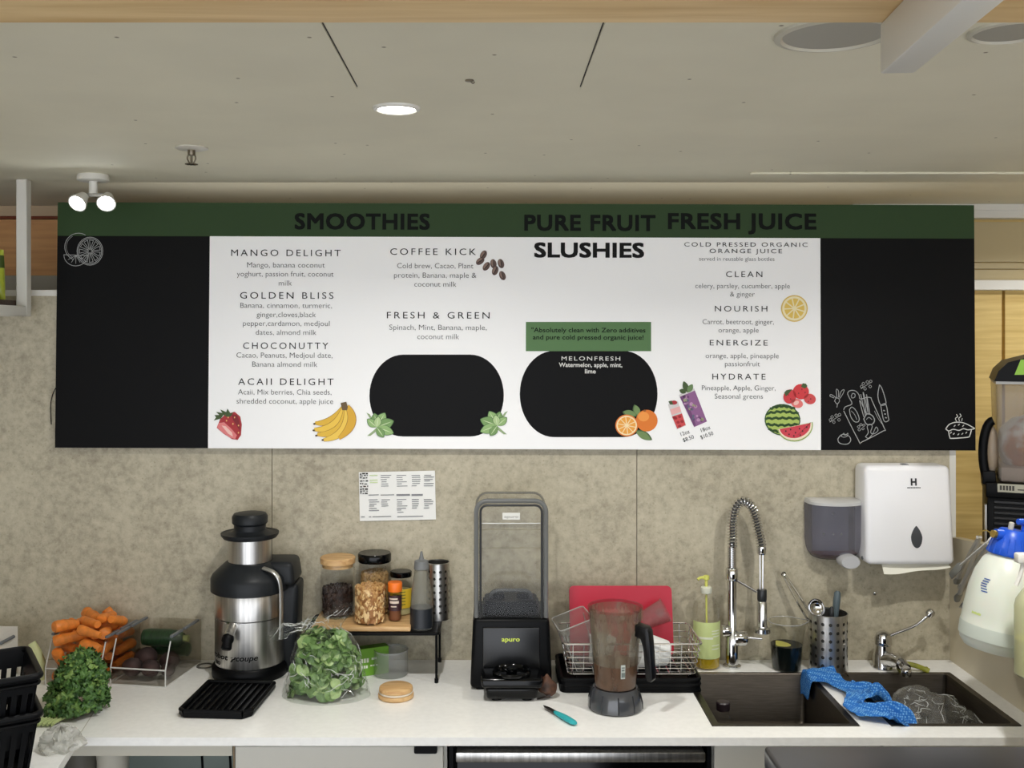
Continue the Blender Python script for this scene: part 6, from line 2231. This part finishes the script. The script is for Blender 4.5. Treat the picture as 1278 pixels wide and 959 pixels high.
g = G().add(grid(bag2, 48, 36, True))
zm = min(p.z for p in g.v)
sbag = part('crumpled_bag', g, None, glass('shiny_film', (248, 248, 246), 0.12, 0.06, (224, 224, 220), 0.07, 0.7, 40), (1.185, 2.715, CZ - 0.050), rot=(R(10), R(18), R(-38)), sharp=22, label='crumpled clear plastic bag lying in the corner sink', cat='bag')
part('film_fold_glints', fold_glints(bag2, 60, 7, 0.06, 0.94, 0.0009), sbag, GLINT)
g = G().add(grid(lambda u, v_: ((u - 0.5) * 0.16, (v_ - 0.5) * 0.10, 0.010 + 0.010 * noise.noise(Vector((u * 4, v_ * 4, 9))) + 0.006 * noise.noise(Vector((u * 11, v_ * 11, 2)))), 26, 18))
part('clear_wrapper', g, None, glass('shiny_film', (236, 236, 232)), (1.075, 2.64, CZ - 0.1445 + 0.010), rot=(0, 0, R(20)), sharp=22, label='flat clear wrapper on the bottom of the corner sink', cat='wrapper')

# ------------------------------------------------------------------ on the wall at the right
k = 2.965 / FPX
dx0, dx1 = (1014 - VX) * 2.97 / FPX, (1083 - VX) * 2.97 / FPX
dz0, dz1 = EYE - (703 - VY) * 2.97 / FPX, EYE - (626 - VY) * 2.97 / FPX
t = thing('soap_dispenser', 'grey translucent wall soap dispenser with a pale push button', 'soap dispenser', ((dx0 + dx1) / 2, WB - 0.0008, dz0))
hw = (dx1 - dx0) / 2
hh = dz1 - dz0


def section(z, kx, dy):
    # D-shaped outline, flat on the wall, front rounded
    pts = []
    for i in range(17):
        a = PI * i / 16
        pts.append((hw * kx * math.cos(a), -dy * math.sin(a) ** 0.55, z))
    return pts


def loft(secs, cap=True):
    n_ = len(secs[0])
    v = [p for s_ in secs for p in s_]
    f = []
    for j in range(len(secs) - 1):
        for i in range(n_):
            f.append((j * n_ + i, j * n_ + (i + 1) % n_, (j + 1) * n_ + (i + 1) % n_, (j + 1) * n_ + i))
    if cap:
        f.append(tuple(range(n_)))
        f.append(tuple((len(secs) - 1) * n_ + i for i in range(n_)))
    return v, f


part('tank', loft([section(0.0, 0.55, 0.035), section(0.007, 0.76, 0.055), section(0.022, 0.90, 0.072), section(0.04, 0.965, 0.08), section(0.06, 1.0, 0.085), section(hh - 0.014, 1.0, 0.085)]), t, glass('grey_tank', (206, 204, 212), 0.08, 0.12, (158, 158, 168), 0.26))
part('top_cover', loft([section(hh - 0.0138, 1.01, 0.087), section(hh - 0.006, 1.01, 0.087), section(hh, 0.96, 0.078)]), t, mat('cover_grey', (196, 196, 194), 0.4))
part('soap', loft([section(0.004, 0.58, 0.04), section(0.008, 0.72, 0.052), section(0.020, 0.85, 0.066)]), t, mat('soap_red', (110, 36, 44), 0.3))
part('back_plate', box(-hw * 0.72, hw * 0.62, -0.0035, -0.0005, 0.02, hh - 0.02), t, mat('plate_grey', (130, 130, 136), 0.5))
part('push_button', loft([[(0.029 * math.cos(2 * PI * i / 24) * q_, -0.0865 - d_, 0.0 + 0.020 * math.sin(2 * PI * i / 24) * q_) for i in range(24)] for (q_, d_) in ((1.0, -0.03), (1.0, 0.006), (0.9, 0.012))]), t, mat('button_pale', (186, 186, 188), 0.4), loc=(hw * 0.30, 0, 0.006))
g = G()
for (x, z) in ((-0.3, 0.07), (0.35, 0.07), (0.05, 0.07), (0.05, 0.13)):
    g.add(solid([(0.0035, 0), (0.0035, 0.003)], 10), T(hw * x, -0.0035, z, R(90)))
part('mount_screws', g, t, CHROME)

px0, px1 = 1082, 1193
Yd = 2.935
bx0, bx1 = (px0 - VX) * Yd / FPX, (px1 - VX) * Yd / FPX
z1, z0 = EYE - (583 - VY) * Yd / FPX, EYE - (706 - VY) * Yd / FPX
t = thing('towel_dispenser', 'white wall paper towel dispenser with a dark teardrop window', 'paper towel dispenser', ((bx0 + bx1) / 2, WB - 0.0008, z0))
hw = (bx1 - bx0) / 2
hh = z1 - z0
DW = mat('dispenser_white', (240, 240, 242), 0.3)
dd = WB - 0.0008 - Yd
bdy = frustum((-hw, hw, -dd, -0.0), (-hw * 0.985, hw * 0.96, -dd + 0.022, -0.0), 0.0, hh, 0.016, 4)
part('housing', bdy, t, DW)
part('top_latch', prism(ell(0, 0, 0.010, 0.003, 12), -dd + 0.04, -dd + 0.06, 'y'), t, GREYH, loc=(0.0, 0, hh))


def front(z):      # depth of the sloping front at height z
    return -dd + 0.022 * z / hh - 0.0006


def drop(cx, cz_, a_, b_, n_=30):
    o = []
    for i in range(n_):
        th = 2 * PI * i / n_
        s_ = math.sin(th)
        wv = a_ * math.cos(th) * (0.5 - 0.5 * math.sin(th)) ** 0.35 if s_ > 0 else a_ * math.cos(th) * 0.785
        o.append((cx + wv, cz_ + b_ * s_))
    return o


cxd = (1145 - (px0 + px1) / 2) * Yd / FPX
czd = EYE - (671 - VY) * Yd / FPX - z0
P2 = drop(cxd, czd, 0.0205, 0.0315)
part('level_window', ([(x, front(z) - 0.0012, z) for (x, z) in P2] + [(x, front(z) + 0.002, z) for (x, z) in P2], [tuple(range(30))] + [(i, (i + 1) % 30, 30 + (i + 1) % 30, 30 + i) for i in range(30)]), t, mat('window_grey', (66, 68, 72), 0.2), label='dark teardrop window')
czl = EYE - (607.5 - VY) * Yd / FPX - z0
cxl = (1143.5 - (px0 + px1) / 2) * Yd / FPX
lt = G()
lettering(lt, 'H', cxl - 0.0085, cxl + 0.0085, czl, 0.022, 0, 0.0, 1.0, 0.0, 0.045)
for i in range(8):
    lt.add(([(cxl - 0.019 + i * 0.0049, 0, czl - 0.0075), (cxl - 0.019 + i * 0.0049 + 0.0036, 0, czl - 0.0075), (cxl - 0.019 + i * 0.0049 + 0.0036, 0, czl - 0.0045), (cxl - 0.019 + i * 0.0049, 0, czl - 0.0045)], [(0, 1, 2, 3)]))
for p in lt.v:
    p.y = front(p.z) - 0.0006
part('logo', lt, t, mat('logo_dark', (52, 52, 56), 0.5))
part('lock_dot', G().add(solid([(0.005, 0), (0.005, 0.003)], 14), T(-hw + 0.001, -dd + 0.035, 0.014, 0, R(-90))), t, GREYH)
p0x, p1x = (1104 - (px0 + px1) / 2) * Yd / FPX, (1188 - (px0 + px1) / 2) * Yd / FPX
part('paper_towel', grid(lambda u, v_: (p0x + (p1x - p0x) * u, -dd + 0.022 + 0.008 * math.sin(u * 3) - 0.018 * v_, -0.002 - v_ * (0.024 - 0.020 * u ** 2 + 0.002 * math.sin(u * 9))), 20, 5), t, mat('paper_cream', (236, 234, 220), 0.8), label='white paper towel end sticking out')
q = at(1092, 741, WB - 0.001)
part('wall_screw', solid([(0.006, -0.0), (0.005, 0.003), (0.002, 0.004)], 14), None, CHROME, q, rot=(R(90), 0, 0), label='small screw cap in the grey wall below the towel dispenser', cat='screw')


# tongs hung on the upstand edge
def tongs(p_top, p_bot, open_w, label, spoon=False):
    x_ = XR - 0.022
    t = thing('hanging_tongs', label, 'tongs', p_top, group=None)
    d = p_bot - p_top
    up = d.normalized()
    side = up.cross(Vector((1, 0, 0))).normalized()
    for s_ in (-1, 1):
        pts = [d * 0.0, d * 0.35 + side * s_ * open_w * 0.55, d * 0.72 + side * s_ * open_w * 0.9, d * 0.9 + side * s_ * open_w * 0.75]
        part('arm', tube(smooth_path([Vector(p) + Vector((s_ * 0.0022, 0, 0)) for p in pts], 5), [0.0062] * 10 + [0.0075] * 6, 8, flat=0.45), t, mat('satin_steel', (226, 225, 222), 0.33, 0.85))
        tip = [d * 0.88 + side * s_ * open_w * 0.78, d * 0.95 + side * s_ * open_w * 0.8, d + side * s_ * open_w * 0.45]
        part('tip', tube(smooth_path([Vector(p) + Vector((s_ * 0.0022, 0, 0)) for p in tip], 5), [0.007, 0.009, 0.0105, 0.0115, 0.012, 0.0115, 0.011, 0.010, 0.0095, 0.008, 0.005], 10, flat=0.35), t, mat('tong_tip', (176, 176, 172), 0.3, 0.9))
    part('hinge', tube([Vector((-0.006, 0, 0.002)), Vector((0.006, 0, 0.002))], 0.0055, 10), t, mat('satin_steel', (226, 225, 222), 0.33, 0.85))
    hk = [Vector((0.0, 0, 0.004)), Vector((0.004, 0, 0.016)), Vector((0.018, 0, 0.022)), Vector((0.030, 0, 0.016))]
    part('hanging_loop', tube(smooth_path(hk, 4), 0.0018, 6), t, mat('brassy', (190, 166, 96), 0.35, 0.8))
    return t


def Pn(px, py, x):
    Y = x * FPX / (px - VX)
    return at(px, py, Y)


tongs(Pn(1237, 676, 1.334), Pn(1197, 755, 1.320), 0.020, 'long steel tongs hung on the side panel, lowest of the three')
tongs(Pn(1222, 672, 1.352), Pn(1196, 732, 1.349), 0.014, 'steel tongs hung on the side panel closest to the towel dispenser')
# flat bladed server across the tongs
a_, b_2 = Pn(1232, 678, 1.322), Pn(1187, 716, 1.30)
t = thing('hanging_server', 'flat grey bladed steel server hung at a slant across the tongs', 'utensil', a_)
d = b_2 - a_
part('handle', tube([d * 0, d * 0.35, d * 0.72], [0.0045, 0.004, 0.0036], 8), t, mat('satin_steel', (226, 225, 222), 0.33, 0.85))
side = d.normalized().cross(Vector((1, 0, 0))).normalized()
g = G()
bp = [d * 0.68 + side * 0.004, d * 0.74 + side * 0.012, d * 1.02 + side * 0.015, d * 1.05 - side * 0.004, d * 0.78 - side * 0.012, d * 0.68 - side * 0.004]
v = [p + Vector((-0.001, 0, 0)) for p in bp] + [p + Vector((0.001, 0, 0)) for p in bp]
g.add((v, [tuple(range(6)), tuple(range(6, 12))] + [(i, (i + 1) % 6, 6 + (i + 1) % 6, 6 + i) for i in range(6)]))
part('blade', g, t, mat('blade_grey', (150, 152, 150), 0.4, 0.8))
part('hook', tube(smooth_path([(0, 0, 0.002), (0.012, 0, 0.016), (0.034, 0, 0.022), (0.050, 0, 0.016)], 4), 0.002, 6), t, mat('satin_steel', (226, 225, 222), 0.33, 0.85))

# pump sprayer hung on the side panel
Ys = 2.54
k = Ys / FPX
sx_ = (1243 - VX) * k
sz = EYE - (812 - VY) * k
BLUE = mat('sprayer_blue', (22, 82, 200), 0.35)
MILK = mat('sprayer_white', (222, 226, 214), 0.35, sub=0.1)
t = thing('pump_sprayer', 'white pump sprayer bottle with a bright blue pump head hung by the side panel', 'spray bottle', (sx_, Ys, sz), (0, R(8.5), 0))
part('bottle', lathe([(1e-5, 0.004), (0.05, 0.0), (0.075, 0.004), (0.086, 0.018), (0.0905, 0.04), (0.0905, 0.062), (0.089, 0.066), (0.0885, 0.09), (0.083, 0.15), (0.074, 0.19), (0.06, 0.222), (0.045, 0.238), (0.04, 0.242)], 56), t, MILK)
part('level_band', lathe([(0.0906, 0.03), (0.0909, 0.034), (0.0909, 0.058), (0.0906, 0.062)], 56), t, mat('sprayer_pale', (206, 214, 204), 0.35))
g = G()
g.add(solid([(0.052, 0.2385), (0.0535, 0.242), (0.049, 0.262), (0.040, 0.286), (0.034, 0.298), (0.030, 0.302)], 40))
for i in range(20):
    a = 2 * PI * i / 20
    g.add(tube([(0.0535 * math.cos(a), 0.0535 * math.sin(a), 0.241), (0.042 * math.cos(a), 0.042 * math.sin(a), 0.282)], 0.0022, 6))
hd = part('pump_head', g, t, BLUE, label='bright blue pump head')
g = G()
g.add(tube([(-0.016, -0.004, 0.284), (-0.040, -0.010, 0.286), (-0.050, -0.012, 0.286)], [0.016, 0.014, 0.013], 16))
part('nozzle_arm', g, hd, BLUE)
part('nozzle', tube([(-0.050, -0.012, 0.286), (-0.058, -0.014, 0.286)], 0.0095, 14), hd, mat('brass_nozzle', (196, 168, 92), 0.3, 0.9))
g = G()
g.add(tube([(0.028, 0, 0.298), (0.028, 0, 0.322)], 0.010, 14))
g.add(tube([(0.004, -0.006, 0.324), (0.03, 0, 0.326), (0.062, 0.008, 0.324)], [0.0075, 0.0085, 0.0075], 12))
part('pump_handle', g, hd, BLUE)
part('relief_valve', solid([(0.006, 0.30), (0.0065, 0.304), (0.0065, 0.318), (0.004, 0.32)], 14), hd, mat('valve_grey', (190, 186, 170), 0.4), loc=(-0.008, 0, 0))
part('hang_hook', tube(smooth_path([(0.03, 0.0, 0.285), (0.055, 0, 0.285), (0.072, 0, 0.283), (0.092, 0, 0.281), (0.106, 0, 0.262), (0.104, 0, 0.245)], 4), 0.004, 8), hd, BLUE)
g = G()
for i in range(6):
    z_ = 0.146 + i * 0.006
    a0 = -1.12 - 0.10 * (1 - abs(i - 2.5) / 3)
    rr = 0.0840 - (i * 0.006) * 0.16
    g.add(grid(lambda u, v_: (rr * math.sin(a0 + 0.2 * u), -rr * math.cos(a0 + 0.2 * u), z_ + 0.0028 * v_), 5, 1))
part('blue_mark', g, t, mat('mark_blue', (70, 100, 170), 0.5))
part('green_patch', grid(lambda u, v_: ((0.0891 - 0.004 * v_) * math.sin(-1.30 + 0.3 * u), -(0.0891 - 0.004 * v_) * math.cos(-1.30 + 0.3 * u), 0.088 + 0.022 * v_), 5, 2), t, mat('patch_green', (196, 210, 130), 0.5))
# second bottle at the frame edge
Ys = 2.36
k = Ys / FPX
bx_ = (1292 - VX) * k
bz_ = EYE - (845 - VY) * k
t = thing('trigger_bottle', 'clear spray bottle with yellow liquid hung nearest the camera on the side panel', 'spray bottle', (bx_, Ys, bz_))
part('bottle', lathe([(1e-5, 0.002), (0.038, 0.0), (0.044, 0.006), (0.044, 0.16), (0.041, 0.175), (0.026, 0.2), (0.014, 0.21), (0.013, 0.222)], 36), t, glass('cloudy_plastic', (236, 236, 214), 0.06, 0.15, (222, 224, 190), 0.5))
part('liquid', solid([(0.036, 0.003), (0.0415, 0.008), (0.0415, 0.086)], 32), t, mat('yellow_liquid', (200, 194, 84), 0.3))
g = G()
g.add(solid([(0.0155, 0.2225), (0.0165, 0.226), (0.0165, 0.242), (0.012, 0.246), (0.012, 0.262)], 24))
g.add(box(-0.045, 0.04, -0.011, 0.011, 0.2622, 0.285, 0.004, 2))
g.add(tube(smooth_path([(-0.028, 0, 0.262), (-0.034, 0, 0.235), (-0.044, 0, 0.21)], 4), 0.005, 8))
th_ = part('trigger_head', g, t, WHITE)
part('hang_hook', tube(smooth_path([(0.035, 0, 0.275), (0.07, 0, 0.282), (XR - bx_ - 0.002, 0, 0.284), (XR - bx_ + 0.03, 0, 0.278), (XR - bx_ + 0.036, 0, 0.25)], 4), 0.003, 8), th_, WHITE)
lt = G()
lettering(lt, 'T', -0.72, -0.60, 0.125, 0.012, 0, 0.0)
lt.v = [Vector((0.0443 * math.sin(p.x), -0.0443 * math.cos(p.x), p.z)) for p in lt.v]
part('bottle_mark', lt, t, MTX)

# slush machine on a bench behind the side panel
Yf = 2.98
k = Yf / FPX
mx0 = (1232 - VX) * k
bench_z = 1.0
BN = thing('back_bench', 'low bench behind the side panel carrying the slush machine', 'bench', (2.0, 3.17, 0))
part('top', box(-0.60, 0.9, -0.42, 0.245, bench_z - 0.03, bench_z), BN, WHITETOP)
part('body', box(-0.56, 0.88, -0.40, 0.24, 0.0, bench_z - 0.031), BN, CABW)
SLZ = {n: EYE - (py - VY) * k for n, py in (('grill0', 680), ('grill1', 622), ('strip0', 618), ('strip1', 604), ('bowl0', 602), ('bowl1', 476), ('lid', 446))}
t = thing('slush_machine', 'black frozen slush machine with a clear bowl of pale brown slush at the frame edge', 'slush machine', (mx0, Yf, bench_z + 0.0005), (0, 0, R(-23)))
zo = bench_z + 0.0005
W2 = 0.42
part('cabinet', box(0, W2, 0.006, 0.28, 0.0, SLZ['grill1'] - zo + 0.004, 0.006, 2), t, BLACKP)
g = G()
z = 0.10
while z < SLZ['grill1'] - zo - 0.008:
    g.add(box(0.018, W2 * 0.24, -0.002, 0.0062, z, z + 0.0075, 0.001, 1))
    g.add(box(W2 * 0.26, W2 - 0.018, -0.002, 0.0062, z, z + 0.0075, 0.001, 1))
    z += 0.0155
part('vent_louvers', g, t, mat('louver_black', (30, 30, 31), 0.35))
part('side_strip', box(-0.006, -0.0005, 0.004, 0.03, 0.0, SLZ['grill1'] - zo - 0.02), t, STEEL)
part('neck_panel', box(-0.004, W2, -0.012, 0.28, SLZ['grill1'] - zo + 0.0042, SLZ['bowl0'] - zo, 0.004, 2), t, BLACKP)
ls = part('label_strip', box(0.026, 0.17, -0.0145, -0.0122, SLZ['strip0'] - zo + 0.012, SLZ['strip1'] - zo + 0.004, 0.001, 1), t, mat('strip_grey', (170, 168, 150), 0.4))
g = G()
for i in range(5):
    g.add(box(0.032 + i * 0.008, 0.0375 + i * 0.008, -0.0153, -0.0147, SLZ['strip0'] - zo + 0.018, SLZ['strip1'] - zo - 0.001))
g.add(box(0.078, 0.12, -0.0153, -0.0147, SLZ['strip0'] - zo + 0.02, SLZ['strip0'] - zo + 0.023))
part('strip_print', g, ls, mat('strip_dark', (52, 50, 44), 0.5))
bx0_ = 0.024
b0, b1 = SLZ['bowl0'] - zo, SLZ['bowl1'] - zo
part('bowl', frustum((bx0_ + 0.006, bx0_ + 0.21, 0.0, 0.26), (bx0_ - 0.002, bx0_ + 0.215, -0.006, 0.265), b0 + 0.0005, b1, 0.012, 3), t, glass('bowl_clear', (226, 224, 219), 0.14, 0.07, (170, 164, 158), 0.30))
g = G().add(blob(1.0, 4, 0.10, 2.4, 4.0, (0.098, 0.118, 0.088)), T(bx0_ + 0.102, 0.126, b0 + 0.102))
for p in g.v:
    p.z = max(p.z, b0 + 0.004)
SL = mat('slush', (222, 218, 218), 0.35, col2=(176, 112, 72), scale=9, bump=0.4, bscale=30, detail=6)
SL.node_tree.nodes['Color Ramp'].color_ramp.elements[0].position = 0.38
SL.node_tree.nodes['Color Ramp'].color_ramp.elements[1].position = 0.47
part('slush', g, t, SL)
part('slush_level', frustum((bx0_ + 0.012, bx0_ + 0.20, 0.008, 0.25), (bx0_ + 0.012, bx0_ + 0.202, 0.006, 0.25), b0 + 0.003, b0 + 0.045, 0.006, 2), t, mat('slush_grey', (168, 150, 142), 0.35))
g = G()
rc = Vector((bx0_ + 0.008, 0.05, b0 + 0.082))
v, f = [], []
arc = [(-0.028 * math.sin(PI * i / 14) - 0.006, 0.0, rc.z + 0.095 * math.cos(PI * i / 14)) for i in range(15)]
g.add(tube([(a[0] + bx0_, 0.03, a[2]) for a in arc], 0.013, 10))
g.add(box(bx0_ - 0.036, bx0_ + 0.0, 0.012, 0.12, b0 - 0.01, b0 + 0.03, 0.005, 2))
part('bowl_flange', g, t, BLACKP)
part('flange_window', G().add(blob(1.0, 3, 0, 1, 0, (0.018, 0.02, 0.07)), T(bx0_ - 0.008, 0.045, b0 + 0.09)), t, glass('flange_clear', (214, 206, 196), 0.08, 0.1, (190, 176, 160), 0.5))
part('rear_ridge', tube([(bx0_ + 0.105, -0.0065, b0 + 0.01), (bx0_ + 0.105, -0.0085, b1 - 0.004)], 0.0035, 8), t, CLEARP)
lz1 = SLZ['lid'] - zo
pl = [(bx0_ - 0.006, b1 + 0.0005), (bx0_ + 0.22, b1 + 0.0005), (bx0_ + 0.215, lz1 + 0.012), (bx0_ + 0.10, lz1 + 0.006), (bx0_ + 0.03, lz1 - 0.014), (bx0_ + 0.005, b1 + 0.03)]
lid = part('lid', prism(pl, -0.012, 0.27, 'y'), t, BLACKP)
part('lid_band', box(bx0_ - 0.002, bx0_ + 0.216, -0.0105, 0.268, b1 - 0.0075, b1 + 0.0003), lid, mat('band_grey', (168, 168, 166), 0.4))
part('lid_badge', prism([(bx0_ + 0.046, b1 + 0.020), (bx0_ + 0.19, b1 + 0.024), (bx0_ + 0.19, lz1 + 0.001), (bx0_ + 0.062, lz1 - 0.006)], -0.0135, -0.0121, 'y'), lid, mat('badge_lime', (146, 200, 46), 0.4), label='lime green badge')
